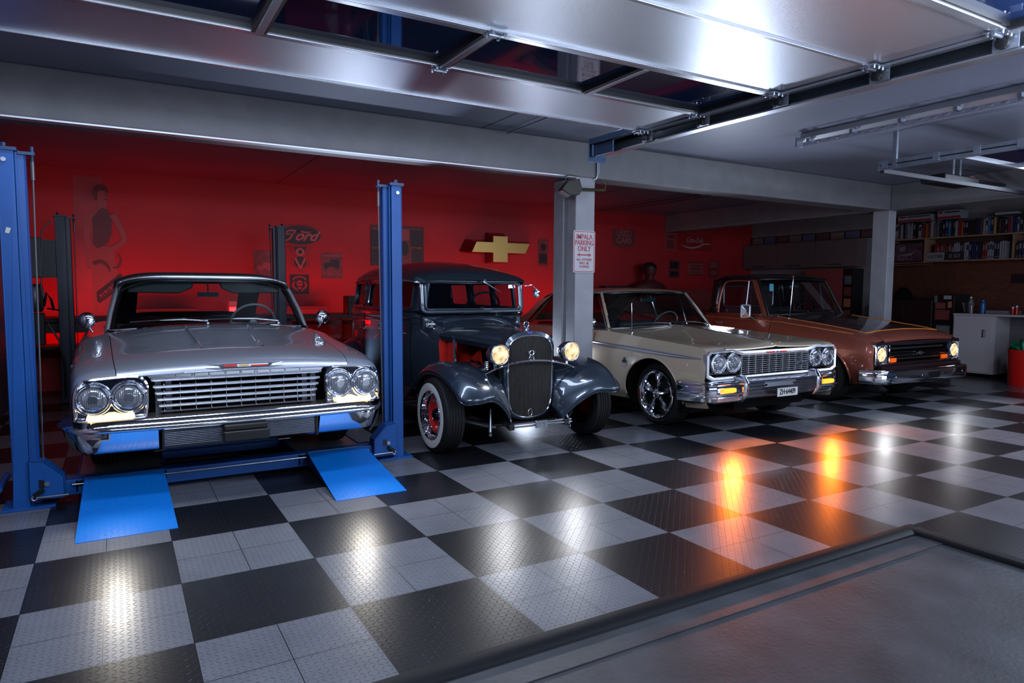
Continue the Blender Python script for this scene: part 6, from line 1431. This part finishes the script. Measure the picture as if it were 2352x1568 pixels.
# gold bow-tie sign standing off the wall
bt = thing('bowtie_sign', 'gold bow-tie shaped sign with dark red sides standing off the red wall', 'sign', (5.62, 6.45, 2.065))
F = [(-.56, -.065), (-.47, .115), (-.145, .115), (-.145, .225), (.145, .225), (.145, .115), (.60, .115), (.51, -.065), (.145, -.065), (.145, -.225), (-.145, -.225), (-.145, -.065)]
mb = MB(); mb.prism(F, 0, -.012, 'y'); mb.build('gold_face', GOLD, bt, smooth=0, bevel=.003)
mb = MB(); G2 = [(x*1.22+.01, z*1.18+.03) for x, z in F]; n = len(F)
mb.grid([[(x, .004, z) for x, z in F], [(x, .06, z) for x, z in F], [(x, .22, z) for x, z in G2]], cv=True); mb.build('sides', mat('deep_red_enamel', (.16, .008, .01), .15, .2, coat=1.), bt, smooth=0)
mb = MB(); mb.prism(G2, .22, .24, 'y'); mb.build('back_plate', VINYL, bt, smooth=0)
# used cars shield
uc = thing('used_cars_sign', 'dark shield sign reading USED CARS on the back wall right of the pillar', 'sign', (8.58, WY-.01, 2.40))
mb = MB(); mb.prism([(-.29, .165), (.29, .165), (.29, -.12), (.20, -.17), (0, -.21), (-.20, -.17), (-.29, -.12)], .01, 0, 'y'); mb.build('plate', mat('shield_dark_red', (.17, .03, .03), .5), uc, smooth=0)
mb = MB(); text_mb(mb, 'USED', .165, (0, -.002, .085), 'y', .003, bold=.004, sx=.95); text_mb(mb, 'CARS', .165, (0, -.002, -.055), 'y', .003, bold=.004, sx=.95); mb.build('lettering', mat('faded_lettering', (.34, .10, .10), .5), uc, smooth=0)
# soft-drink sign and panel
ck = thing('soft_drink_sign', 'wide red sign with white script and wave on the dim back wall', 'sign', (10.52, WY-.01, 2.385))
mb = MB(); mb.prism(rrect(.99, .345, .015), .01, 0, 'y'); mb.build('plate', mat('deep_sign_red', (.30, .012, .014), .4), ck, smooth=0)
mb = MB(); text_mb(mb, 'Coca-Cola', .15, (-.02, -.002, .045), 'y', .003, shear=.4, bold=.001, sx=.75); ribbon(mb, [(-.40, -.055), (-.20, -.115), (.05, -.10), (.25, -.03), (.45, -.02)], [.004, .03, .035, .028, .02], 0); mb.build('script_and_wave', mat('faded_white', (.36, .25, .25), .5), ck, smooth=0)
poster(9.69, 9.97, 2.20, 2.56, 'enamel_panel', 'pale red panel on the dim wall left of the soft drink sign', PM, [('print', PD, lambda mb, w, h: [mb.box(-.11, .10, -.006, -.004, -.15, .02), mb.box(-.10, .11, -.006, -.004, .06, .14)])])
poster(9.80, 10.10, 1.62, 2.01, 'wall_notice', 'dim red notice on the back wall under the soft drink sign, leftmost of three', PD, [('print', PK, lambda mb, w, h: [mb.box(-.12, .12, -.006, -.004, .0, .15), mb.box(-.12, .12, -.006, -.004, -.15, -.05)])])
poster(10.33, 10.79, 1.70, 1.96, 'wall_notice', 'framed wide certificate on the back wall, middle of three under the soft drink sign', PM, [('frame', PD, lambda mb, w, h: [mb.box(-w/2, w/2, -.01, 0, sz*h/2-.012, sz*h/2+.012) for sz in (-1, 1)]), ('print', PD, lambda mb, w, h: [mb.box(-.14, .14, -.006, -.004, .05, .075), mb.box(-.12, .12, -.006, -.004, -.03, .02), mb.box(-.15, .15, -.006, -.004, -.09, -.07)])])
poster(10.95, 11.27, 1.65, 2.02, 'wall_notice', 'dim red poster on the back wall, rightmost of three under the soft drink sign', PD, [('print', PM, lambda mb, w, h: [mb.box(-.12, .12, -.006, -.004, .02, .15), disc(mb, 0, -.08, .1, .05, -.004, .002)])])
for x, lab in ((7.76, 'thin pipe running along the rear ceiling, nearer the pillar'), (7.98, 'thin pipe running along the rear ceiling, farther from the pillar')):
    mb = MB(); mb.tube([(0, 0, 0), (.0, -2.6, 0)], .018, 8); 
    for y in (-.3, -2.3): mb.box(-.01, .01, y-.01, y+.01, 0, .07)
    o = mb.build('ceiling_pipe', mat('pipe_grey', (.14, .12, .13), .5), smooth=0); o.location = (x, 6.4, 2.85); tag(o, lab, 'pipe')

# ------------------------------------------------------------------ workbench along the back wall
DKW = mat('dark_bench_wood', (.035, .018, .016), .5)
wb = thing('workbench', 'long dark workbench along the foot of the red back wall', 'workbench', (1.2, 6.3, 0))
mb = MB(); mb.box(-2.45, 4.6, -.33, .38, .93, .985); mb.build('bench_top', DKW, wb, smooth=0, bevel=.006)
mb = MB(); mb.box(-2.45, 4.6, -.28, -.24, .80, .93); mb.build('apron', DKW, wb, smooth=0)
mb = MB(); mb.box(-2.4, 4.55, -.25, .33, .60, .63); mb.build('lower_shelf', DKW, wb, smooth=0)
for x in (-2.4, -1.2, 0, 1.7, 3.0, 4.5): 
    for y in (-.27, .28): mb = MB(); mb.box(x, x+.06, y, y+.06, 0, .93); mb.build('leg', DKW, wb, smooth=0)
rb = thing('red_shelf_unit', 'glossy red open shelf unit standing in front of the dark workbench', 'shelf', (2.40, 5.80, 0))
RG = mat('glossy_red_lacquer', (.60, .02, .015), .18, coat=1.)
mb = MB(); mb.box(-.55, .42, -.16, .16, .91, .935); mb.build('top_board', RG, rb, smooth=0)
for z in (.03, .33, .64): mb = MB(); mb.box(-.55, .42, -.16, .16, z, z+.02); mb.build('shelf_board', RG, rb, smooth=0)
for x in (-.55, .15, .40): mb = MB(); mb.box(x, x+.02, -.16, .16, 0, .935); mb.build('upright', RG, rb, smooth=0)
mb = MB(); mb.box(-.55, .42, .155, .165, 0, .93); mb.build('back_panel', RG, rb, smooth=0)
def blobby(mb, pts, y0, y1):
    mb.prism(pts, y0, y1, 'y')
for nme, lab, x, w_, h_, y in (('speaker_box', 'small black box at the right end of the workbench beside the old sedan', 2.83, .13, .27, 6.1), ('red_box', 'red box on the workbench seen through the convertible windshield', 1.29, .33, .20, 6.2), ('tool_case', 'flat black case on the workbench right of the pillar', 5.35, .55, .07, 6.2), ('parts_case', 'low dark case on the workbench under the skull poster', 2.15, .75, .12, 6.35), ('tool_tray', 'low dark tray on the workbench left of the rear lift post', .35, .8, .10, 6.35)):
    mb = MB(); mb.box(-w_/2, w_/2, -.13, .13, 0, h_); mb.box(-w_/2-.004, w_/2+.004, -.134, .134, h_*.62, h_*.66)
    o = mb.build(nme, RG if nme == 'red_box' else VINYL, smooth=0, bevel=.008); o.location = (x, y, .9855); tag(o, lab, 'box')
# dim cabinet with a dark bust on it, behind the beige car
cbn = thing('low_cabinet', 'dim red low cabinet against the back wall behind the beige coupe', 'cabinet', (8.9, 6.35, 0))
mb = MB(); mb.box(-1.5, 1.5, -.3, .3, .05, 1.38); mb.build('body', mat('cabinet_dull_red', (.22, .03, .03), .4), cbn, smooth=0, bevel=.01)
for k in range(4): mb = MB(); mb.box(-1.47+.75*k, -.78+.75*k, -.315, -.3, .10, 1.34); mb.build('door', mat('cabinet_dull_red'), cbn, smooth=0, bevel=.004)
mb = MB(); mb.box(-1.5, 1.5, -.28, .28, 0, .05); mb.build('plinth', BLACK, cbn, smooth=0)
bs = thing('bust_statue', 'dark bust of a head and shoulders on the cabinet behind the beige coupe', 'statue', (8.93, 6.3, 1.381))
rows = []
for z, rx, ry_ in ((0, .42, .16), (.06, .40, .17), (.12, .30, .15), (.17, .14, .10), (.22, .075, .075), (.27, .09, .095), (.33, .115, .125), (.40, .12, .135), (.46, .10, .11), (.50, .05, .05), (.505, .01, .01)):
    rows.append([(rx*math.cos(2*PI*k/24), ry_*math.sin(2*PI*k/24), z) for k in range(24)])
mb = MB(); mb.grid(rows, cv=True); mb.ell((0, -.13, .35), (.018, .03, .03), 10, 6); mb.ell((-.045, -.115, .375), (.02, .015, .012), 8, 5); mb.ell((.045, -.115, .375), (.02, .015, .012), 8, 5); mb.build('head_and_shoulders', mat('dark_bronze', (.09, .014, .014), .6), bs, smooth=60)
mb = MB(); mb.ell((0, .02, .42), (.145, .15, .12), 20, 10, z0=-.2); mb.build('hair', VINYL, bs, smooth=60)
mb = MB(); mb.box(-.30, .30, -.12, .12, 0, .06); o = mb.build('tool_box', VINYL, smooth=0, bevel=.01); o.location = (8.06, 6.3, 1.381); tag(o, 'flat dark box on the dim cabinet left of the bust', 'box')

# ------------------------------------------------------------------ left wall banner
bn = thing('wall_banner', 'dark blue banner with white lettering and gold fringe at the far left edge', 'banner', (XL+.004, 3.2, 1.3))
mb = MB(); ys = np.linspace(-1.2, 1.1, 24); mb.grid([[(.012+.008*math.sin(y*9), y, z) for z in (-1.0+.12*abs(y), 0, 1.0)] for y in ys]); mb.build('cloth', mat('navy_cloth', (.02, .02, .09), .7), bn, smooth=60)
mb = MB(); mb.tube([(.02, y, -1.0+.12*abs(y)) for y in ys], .012, 6); mb.build('fringe', mat('gold_fringe', (.30, .20, .06), .6), bn)
mb = MB()
for k, z in enumerate((.55, .25, -.1)): ribbon(mb, [(-.6, z), (-.3, z+.12), (.1, z-.02), (.5, z+.10)], .035, 0, .002)
mb.v = [(.028, x, z) for x, y, z in mb.v]; mb.build('lettering', mat('pale_lettering', (.3, .3, .42), .6), bn, smooth=0)

# ------------------------------------------------------------------ right wall: panelling, shelves, books
WOODP = wood_mat('wood_panelling', (.060, .016, .008), (.12, .038, .018), (1, 2, 14))
WOODV = wood_mat('plywood_panelling', (.050, .016, .010), (.09, .032, .018), (1, 14, 1))
WOODS = wood_mat('shelf_wood', (.22, .11, .07), (.30, .16, .10), (1, 2, 10))
mb = MB(); mb.box(12.27, 12.30, -1.5, 2.30, 0, 1.87); struct(mb.build('trim_6', WOODP, smooth=0))
mb = MB(); mb.box(12.27, 12.30, 2.302, 3.5, 0, 1.87); struct(mb.build('trim_7', WOODV, smooth=0))
SX0, SX1 = 11.98, 12.29
shf = thing('book_shelf', 'wooden wall shelf in two tiers carrying rows of books on the right wall', 'shelf', (12.13, 1.5, 1.88))
def sp(mb, name, m): mb.xf(Matrix.Translation((-12.13, -1.5, -1.88))); return mb.build(name, m, shf, smooth=0, bevel=.002)
for z, y0, y1 in ((1.885, -1.2, 2.70), (2.285, -1.2, 3.3)): mb = MB(); mb.box(SX0, SX1, y0, y1, z-.012, z+.012); sp(mb, 'shelf_board', WOODS)
mb = MB(); mb.box(SX0, SX1, 2.705, 3.3, 1.862, 1.875); mb.box(SX0, SX1, 2.705, 3.3, 1.83, 1.84); sp(mb, 'shelf_board', WOODS)
for y in (2.685, 1.335, -.1, -1.2): mb = MB(); mb.box(SX0, SX1, y-.012, y+.012, 1.897, 2.273); sp(mb, 'divider', WOODS)
mb = MB(); mb.box(12.28, 12.295, -1.2, 3.3, 1.83, 2.273); sp(mb, 'back_board', mat('shelf_back_dark', (.04, .02, .016), .6))
BOOKC = {'white': (.34, .33, .36), 'black': (.012, .012, .018), 'red': (.30, .012, .014), 'navy': (.012, .02, .09), 'blue': (.02, .14, .34), 'orange': (.42, .12, .03), 'brown': (.13, .05, .03), 'grey': (.12, .11, .13), 'yellow': (.45, .28, .06)}
rnd = random.Random(3)
def book(y, z, t, h, d, c, shelf, lean=0, two=None):
    """a book standing with its spine towards -x"""
    o = thing('book', '%s book standing on the %s tier of the wall shelf' % (c, shelf), 'book', (SX0+.02, y, z), group='%s books on the %s tier' % (c, shelf))
    o.rotation_euler = (lean, 0, 0)
    mb = MB(); mb.box(0, d, 0, .002, 0, h); mb.box(0, d, t-.002, t, 0, h); mb.box(0, .003, 0, t, 0, h); mb.build('cover', mat('book_'+c, tuple(.62*q for q in BOOKC[c]), .5), o, smooth=0)
    mb = MB(); mb.box(.003, d-.004, .002, t-.002, .004, h-.004); mb.build('pages', mat('book_pages', (.30, .27, .22), .8), o, smooth=0)
    mb = MB()
    lc = two or ('white' if c not in ('white', 'yellow', 'grey') else 'black')
    if rnd.random() < .45: mb.box(-.0008, .0, t*.2, t*.8, h*.55, h*.85); mb.box(-.0008, 0, t*.2, t*.8, h*.08, h*.14); mb.build('spine_label', mat('label_'+lc, tuple(.45*q for q in BOOKC[lc]), .5), o, smooth=0)
    return o
y = 3.27; 
seq = ['white']*3+['brown', 'white', 'black', 'grey', 'white', 'white', 'white', 'black', 'black', 'white', 'grey', 'red', 'orange', 'brown', 'white', 'grey', 'grey', 'black', 'black', 'navy', 'blue', 'black', 'black', 'white', 'red', 'orange', 'black', 'black', 'black', 'black', 'black', 'navy', 'brown', 'white', 'white', 'blue', 'navy', 'yellow', 'black', 'brown', 'black', 'black', 'red', 'grey', 'navy', 'navy', 'white', 'black', 'grey', 'white', 'navy', 'red', 'black', 'white', 'grey', 'black', 'blue', 'white', 'black', 'brown', 'white']
for c in seq:
    t = rnd.uniform(.024, .052); h = rnd.uniform(.225, .29)
    y -= t+.002
    if y < -.3: break
    book(y, 2.298, t, h, .20, c, 'upper')
y = 2.18
seq = [('red', .27), ('red', .27), ('red', .25), ('brown', .22), ('red', .22), ('white', .22), ('white', .22), ('white', .22)]
y = 2.53
for c in ['red', 'red', 'red', 'red', 'brown', 'brown', 'red', 'brown', 'white', 'white', 'white', 'black', 'grey', 'white', 'white', 'navy', 'navy', 'navy', 'navy', 'navy', 'black', 'red', 'red', 'white', 'white', 'white', 'black', 'navy', 'white', 'white', 'white']:
    t = rnd.uniform(.026, .042); h = rnd.uniform(.25, .29) if c != 'brown' else .24
    y -= t+.002
    if y < 1.36: break
    book(y, 1.898, t, h, .20, c, 'lower')
y = 1.30
for c in ['black', 'black', 'navy', 'grey', 'black', 'white', 'brown', 'black', 'red', 'white', 'black', 'navy', 'grey']:
    t = rnd.uniform(.03, .05); y -= t+.002; book(y, 1.898, t, rnd.uniform(.2, .27), .2, c, 'lower')
for y0, y1, z0, h, lab in ((2.60, 3.18, 2.60, .11, 'long red and white model kit box lying on the upper books beside the pillar'), (2.13, 2.50, 2.60, .14, 'white and red box with dark lettering lying on top of the upper books')):
    k = thing('kit_box', lab, 'box', (SX0+.12, (y0+y1)/2, z0-.008)); w_ = y1-y0
    mb = MB(); mb.box(-.12, .12, -w_/2, w_/2, 0, h); mb.build('carton', mat('carton_white', (.30, .30, .32), .5), k, smooth=0)
    mb = MB(); mb.box(-.1215, -.12, -w_/2, w_/2, .004, h*.32); mb.box(-.1215, -.12, w_/2*.55, w_/2*.92, h*.68, h*.92); mb.build('red_band', mat('carton_red', (.28, .015, .03), .5), k, smooth=0)
    mb = MB(); mb.box(-.1215, -.12, -w_/2*.9, w_/2*.4, h*.72, h*.86); mb.build('dark_band', VINYL, k, smooth=0)
for y0, y1, lab in ((1.30, 1.62, 'white flat box lying across the upper books near the frame edge'), (.70, 1.22, 'white flat box on the upper books at the far right')):
    mb = MB(); mb.box(-.12, .12, y0-y1, 0, 0, .035); o = mb.build('flat_box', mat('carton_white'), smooth=0, bevel=.003); o.location = (SX0+.13, y1, 2.592); tag(o, lab, 'box')
# licence plates and framed picture leaning on the lower tier
for y, txt, m1, m2, lab in ((2.51, 'LULY500', mat('plate_grey', (.20, .19, .20), .45), INKB, 'grey licence plate with dark characters leaning on the lower tier'), (2.20, '21 023', INKB, mat('plate_grey'), 'black licence plate with pale characters leaning on the lower tier')):
    p = thing('licence_plate', lab, 'licence plate', (SX0+.006, y, 1.8985)); p.rotation_euler = (0, math.radians(5), 0)
    mb = MB(); mb.box(-.004, 0, -.15, .15, 0, .135); mb.build('plate', m1, p, smooth=0)
    mb = MB(); text_mb(mb, txt, .085, (-.005, 0, .066), 'x', .002, bold=.001, sx=.78); mb.build('characters', m2, p, smooth=0)
fp = thing('framed_picture', 'dark framed picture of a motorcycle on the lower shelf beside the pillar', 'picture', (SX0+.03, 2.975, 1.8755))
mb = MB(); mb.box(-.02, .0, -.262, .27, 0, .35); mb.build('frame', VINYL, fp, smooth=0)
mb = MB(); mb.box(-.0215, -.02, -.24, .24, .03, .33); mb.build('print', mat('print_dim', (.06, .035, .05), .4, noise=(10, .6)), fp, smooth=0)
mb = MB(); ring(mb, (-.022, -.02, .09), .05, .004, 'x', 20); ring(mb, (-.022, .13, .09), .04, .004, 'x', 20); mb.prism([(-.1, .18), (.14, .14), (.12, .12), (-.06, .12)], -.0235, -.0215, 'x'); mb.prism([(.05, .3), (.15, .27), (.16, .2), (.06, .21)], -.0235, -.0215, 'x'); mb.build('motorcycle_print', mat('print_pale', (.16, .13, .14), .5), fp, smooth=0)
mb = MB(); mb.box(12.25, 12.268, -.15, .15, 0, .14); o = mb.build('wall_vent', BLACK, smooth=0); o.location = (0, 1.30, 1.51); tag(o, 'black rectangular plate on the brown panelled wall at the right edge', 'vent')

# ------------------------------------------------------------------ white cabinet, counter and things on it
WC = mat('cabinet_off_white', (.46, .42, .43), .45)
cab = thing('base_cabinet', 'off-white cabinet on castors with one door and black handle, beside the red bin', 'cabinet', (11.6, 1.65, 0))
mb = MB(); mb.box(0, .62, -.31, .31, .07, .985); mb.build('body', WC, cab, smooth=0, bevel=.003)
mb = MB(); mb.box(-.016, -.002, -.265, .295, .095, .925); dr = mb.build('door', WC, cab, smooth=0, bevel=.002)
mb = MB(); mb.tube([(-.016, -.155, .655), (-.04, -.155, .655), (-.04, -.155, .765), (-.016, -.155, .765)], .006, 8); mb.tube([(-.018, -.175, .65), (-.018, -.135, .65), (-.018, -.135, .77), (-.018, -.175, .77)], .003, 6, closed=True); mb.build('handle', BLACK, dr)
for y in (-.26, .26):
    mb = MB(); mb.box(.03, .07, y-.02, y+.02, .05, .07); mb.lathe([(-.012, 0), (-.012, .026), (.012, .026), (.012, 0)], (.05, y, .026), 'x', 16); mb.build('castor', BLACK, cab, smooth=40)
ct = thing('worktop', 'thin pale worktop running over the off-white cabinet along the right wall', 'worktop', (11.6, 1.96, .986))
mb = MB(); mb.box(-.02, .66, -2.6, 0, 0, .03); mb.build('top', mat('worktop_grey', (.42, .40, .42), .35), ct, smooth=0, bevel=.004)
mb = MB(); mb.box(.45, .47, -1.35, -.63, -.98, 0); mb.build('modesty_panel', mat('dim_panel_grey', (.12, .10, .11), .6), ct, smooth=0)
mb = MB(); mb.box(0, .6, -2.58, -2.55, -.985, 0); mb.build('end_panel', WC, ct, smooth=0)
def bottle(x, y, prof, m, cap, lab, name='bottle'):
    b = thing(name, lab, 'bottle', (x, y, 1.016)); mb = MB(); mb.lathe(prof, (0, 0, 0), 'z', 20); mb.build('body', m, b, smooth=60)
    z, r = prof[-1]; mb = MB(); mb.lathe([(z-.005, 0), (z-.005, r+.003), (z+.02, r+.003), (z+.02, 0)], (0, 0, 0), 'z', 14); mb.build('cap', cap, b, smooth=30)
bottle(11.78, 1.80, [(0, 0), (0, .04), (.16, .042), (.21, .03), (.24, .014), (.25, .014)], mat('bottle_clear_grey', (.16, .15, .16), .15), WHITEP, 'clear plastic water bottle standing on the worktop left of the blue bottle')
bottle(11.80, 1.63, [(0, 0), (0, .038), (.15, .040), (.185, .030), (.20, .020)], mat('blue_plastic', (.01, .10, .30), .3), mat('blue_plastic'), 'blue bottle standing on the worktop')
bottle(11.64, 1.72, [(0, 0), (0, .014), (.10, .015), (.13, .012), (.15, .006)], mat('spray_grey', (.25, .25, .27), .25, .6), BLACK, 'slim silver tube standing at the front edge of the worktop', 'spray_tube')
bottle(11.72, 1.17, [(0, 0), (0, .024), (.09, .026), (.10, .022)], mat('can_red', (.35, .02, .02), .3, .5), STEEL, 'red can on the worktop, left one of the pair', 'drink_can')
bottle(11.70, 1.11, [(0, 0), (0, .024), (.11, .026), (.12, .022)], mat('can_red'), STEEL, 'red can on the worktop, right and taller one of the pair', 'drink_can')
mb = MB(); mb.box(-.1, .1, -.21, .21, 0, .055); mb.box(-.101, -.1, -.12, .05, .01, .045); o = mb.build('carton', mat('carton_dim', (.17, .15, .16), .5), smooth=0, bevel=.003); o.location = (11.86, 1.36, 1.0162); tag(o, 'flat pale carton lying on the worktop behind the blue bottle', 'box')
mb = MB(); mb.box(-.08, .08, -.008, .008, 0, .17); o = mb.build('notebook', mat('notebook_grey', (.14, .12, .12), .6), smooth=0); o.location = (11.9, 1.90, 1.0205); o.rotation_euler = (math.radians(-16), 0, 0); tag(o, 'grey notebook leaning at the left end of the worktop', 'book')
# mini fridge with stickers, tv case and hat
fr = thing('mini_fridge', 'black mini fridge with stickers standing left of the off-white cabinet', 'fridge', (11.72, 2.19, 0))
mb = MB(); mb.box(0, .5, -.17, .16, .86, 1.32); mb.build('upper_body', BLACK, fr, smooth=0, bevel=.006)
mb = MB(); mb.box(0, .5, -.17, .16, 0, .85); mb.build('lower_body', BLACK, fr, smooth=0, bevel=.006)
for i, (y0, y1, z0, z1, c) in enumerate(((-.12, .0, 1.24, 1.30, (.3, .3, .3)), (-.03, .13, 1.08, 1.18, (.18, .05, .04)), (-.13, -.07, 1.10, 1.20, (.35, .14, .06)), (-.10, .13, .90, 1.06, (.16, .03, .03)), (.10, .15, 1.18, 1.30, (.10, .11, .12)), (-.12, .10, .50, .80, (.14, .14, .14)))):
    mb = MB(); mb.box(-.003, 0, y0, y1, z0, z1); mb.build('sticker', mat('sticker_%s' % 'abcdef'[i], c, .5), fr, smooth=0)
tv = thing('black_cupboard', 'wide black cupboard behind the pickup hood right of the rear pillar', 'cupboard', (11.75, 2.83, 0))
mb = MB(); mb.box(0, .5, -.45, .52, 0, 1.24); mb.build('body', BLACKM if 0 else BLACK, tv, smooth=0, bevel=.02)
for y in (-.44, .04): mb = MB(); mb.box(-.012, 0, y, y+.46, .1, 1.20); mb.build('door', BLACK, tv, smooth=0, bevel=.004)
ht = thing('black_hat', 'round black hat lying on the black cupboard', 'hat', (11.95, 3.0, 1.241))
mb = MB(); mb.ell((0, 0, .0), (.13, .15, .20), 24, 8, z0=0); mb.build('crown', BLACKM, ht, smooth=60)
mb = MB(); mb.lathe([(0, .10), (0, .22), (.012, .22), (.02, .12)], (0, 0, 0), 'z', 28); mb.build('brim', BLACKM, ht, smooth=60)
# red bin with a green bag
bn2 = thing('red_bin', 'round red metal bin with white swirl logo and green bag', 'bin', (11.22, .76, 0))
mb = MB(); mb.lathe([(0, 0), (0, .185), (.01, .19), (.52, .225), (.53, .23), (.53, .215), (.05, .18), (.05, 0)], (0, 0, 0), 'z', 48); mb.build('body', mat('bin_red', (.62, .010, .008), .25, coat=.5), bn2, smooth=40)
mb = MB(); ring(mb, (0, 0, 0), .045, .006, 'y', 24, rz=.055); mb.tube([(.02, 0, .03), (.06, .002, .05), (.10, .01, .03), (.12, .02, -.02)], .006, 6); mb.xf(Matrix.Translation((.02, -.206, .30))); mb.build('swirl_logo', WHITEP, bn2)
mb = MB(); 
rows = [[((.21-.02*j)*math.cos(a)*(1+.06*math.sin(5*a)), (.21-.02*j)*math.sin(a)*(1+.06*math.sin(5*a)), .53+.05*math.sin(3*a+j)+.03*j) for a in np.linspace(0, 2*PI, 40)] for j in range(4)]
mb.grid(rows); mb.tube([(-.18, -.05, .52), (-.2, -.05, .62), (-.17, -.03, .68)], [.02, .03, .005], 8); mb.build('green_bag', mat('green_plastic', (.01, .16, .07), .3), bn2, smooth=60)
# cartons in the knee hole
mb = MB(); mb.box(-.15, .15, -.2, .2, 0, .5); mb.box(-.151, -.15, -.01, .01, 0, .5); o = mb.build('cardboard_box', mat('cardboard_dim', (.16, .11, .09), .7), smooth=0); o.location = (11.88, .90, 0); tag(o, 'dim cardboard box standing under the worktop behind the red bin', 'box')
mb = MB(); mb.box(-.12, .12, -.16, .16, 0, .14); o = mb.build('black_case', BLACK, smooth=0, bevel=.01); o.location = (11.88, .90, .501); tag(o, 'black case on the cardboard box under the worktop', 'case')
# wall cupboards and locker beyond the pillar
wcd = thing('wall_cupboard', 'row of pale wall cupboards on the right wall beyond the rear pillar', 'cupboard', (12.0, 5.3, 1.84))
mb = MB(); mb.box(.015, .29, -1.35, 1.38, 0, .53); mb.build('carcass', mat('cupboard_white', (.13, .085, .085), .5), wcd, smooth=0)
for k in range(3):
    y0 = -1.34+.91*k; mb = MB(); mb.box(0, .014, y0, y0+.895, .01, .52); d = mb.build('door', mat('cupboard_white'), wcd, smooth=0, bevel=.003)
    mb = MB(); mb.tube([(-.02, y0+.30, .05), (-.02, y0+.62, .05)], .006, 6); mb.build('handle', BLACK, d)
bd = thing('plate_board', 'dim strip of old licence plates above the wall cupboards', 'licence plates', (12.25, 5.3, 2.385))
mb = MB(); mb.box(0, .03, -1.6, 1.4, 0, .16); mb.build('board', VINYL, bd, smooth=0)
for k in range(9):
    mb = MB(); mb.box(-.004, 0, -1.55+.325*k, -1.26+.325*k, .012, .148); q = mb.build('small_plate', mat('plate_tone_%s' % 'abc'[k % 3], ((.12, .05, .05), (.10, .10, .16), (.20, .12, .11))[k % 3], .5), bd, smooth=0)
lk = thing('red_locker', 'dim red steel locker under the wall cupboards beyond the rear pillar', 'locker', (11.95, 4.62, 0))
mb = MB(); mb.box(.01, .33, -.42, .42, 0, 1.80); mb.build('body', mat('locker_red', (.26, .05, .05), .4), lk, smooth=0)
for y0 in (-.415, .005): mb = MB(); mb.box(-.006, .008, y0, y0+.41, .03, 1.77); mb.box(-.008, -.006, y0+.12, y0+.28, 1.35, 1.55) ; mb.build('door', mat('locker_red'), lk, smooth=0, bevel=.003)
lk2 = thing('sticker_panel', 'narrow dark panel covered in stickers at the end of the red locker', 'panel', (11.95, 4.08, 0))
mb = MB(); mb.box(0, .33, -.10, .10, 0, 1.80); mb.build('panel', BLACK, lk2, smooth=0)
for k in range(5): mb = MB(); mb.box(-.003, 0, -.07, .07, .62+.22*k, .78+.22*k); mb.build('sticker', mat('sticker_%s' % 'abcdef'[k], (.2, .2, .2)), lk2, smooth=0)
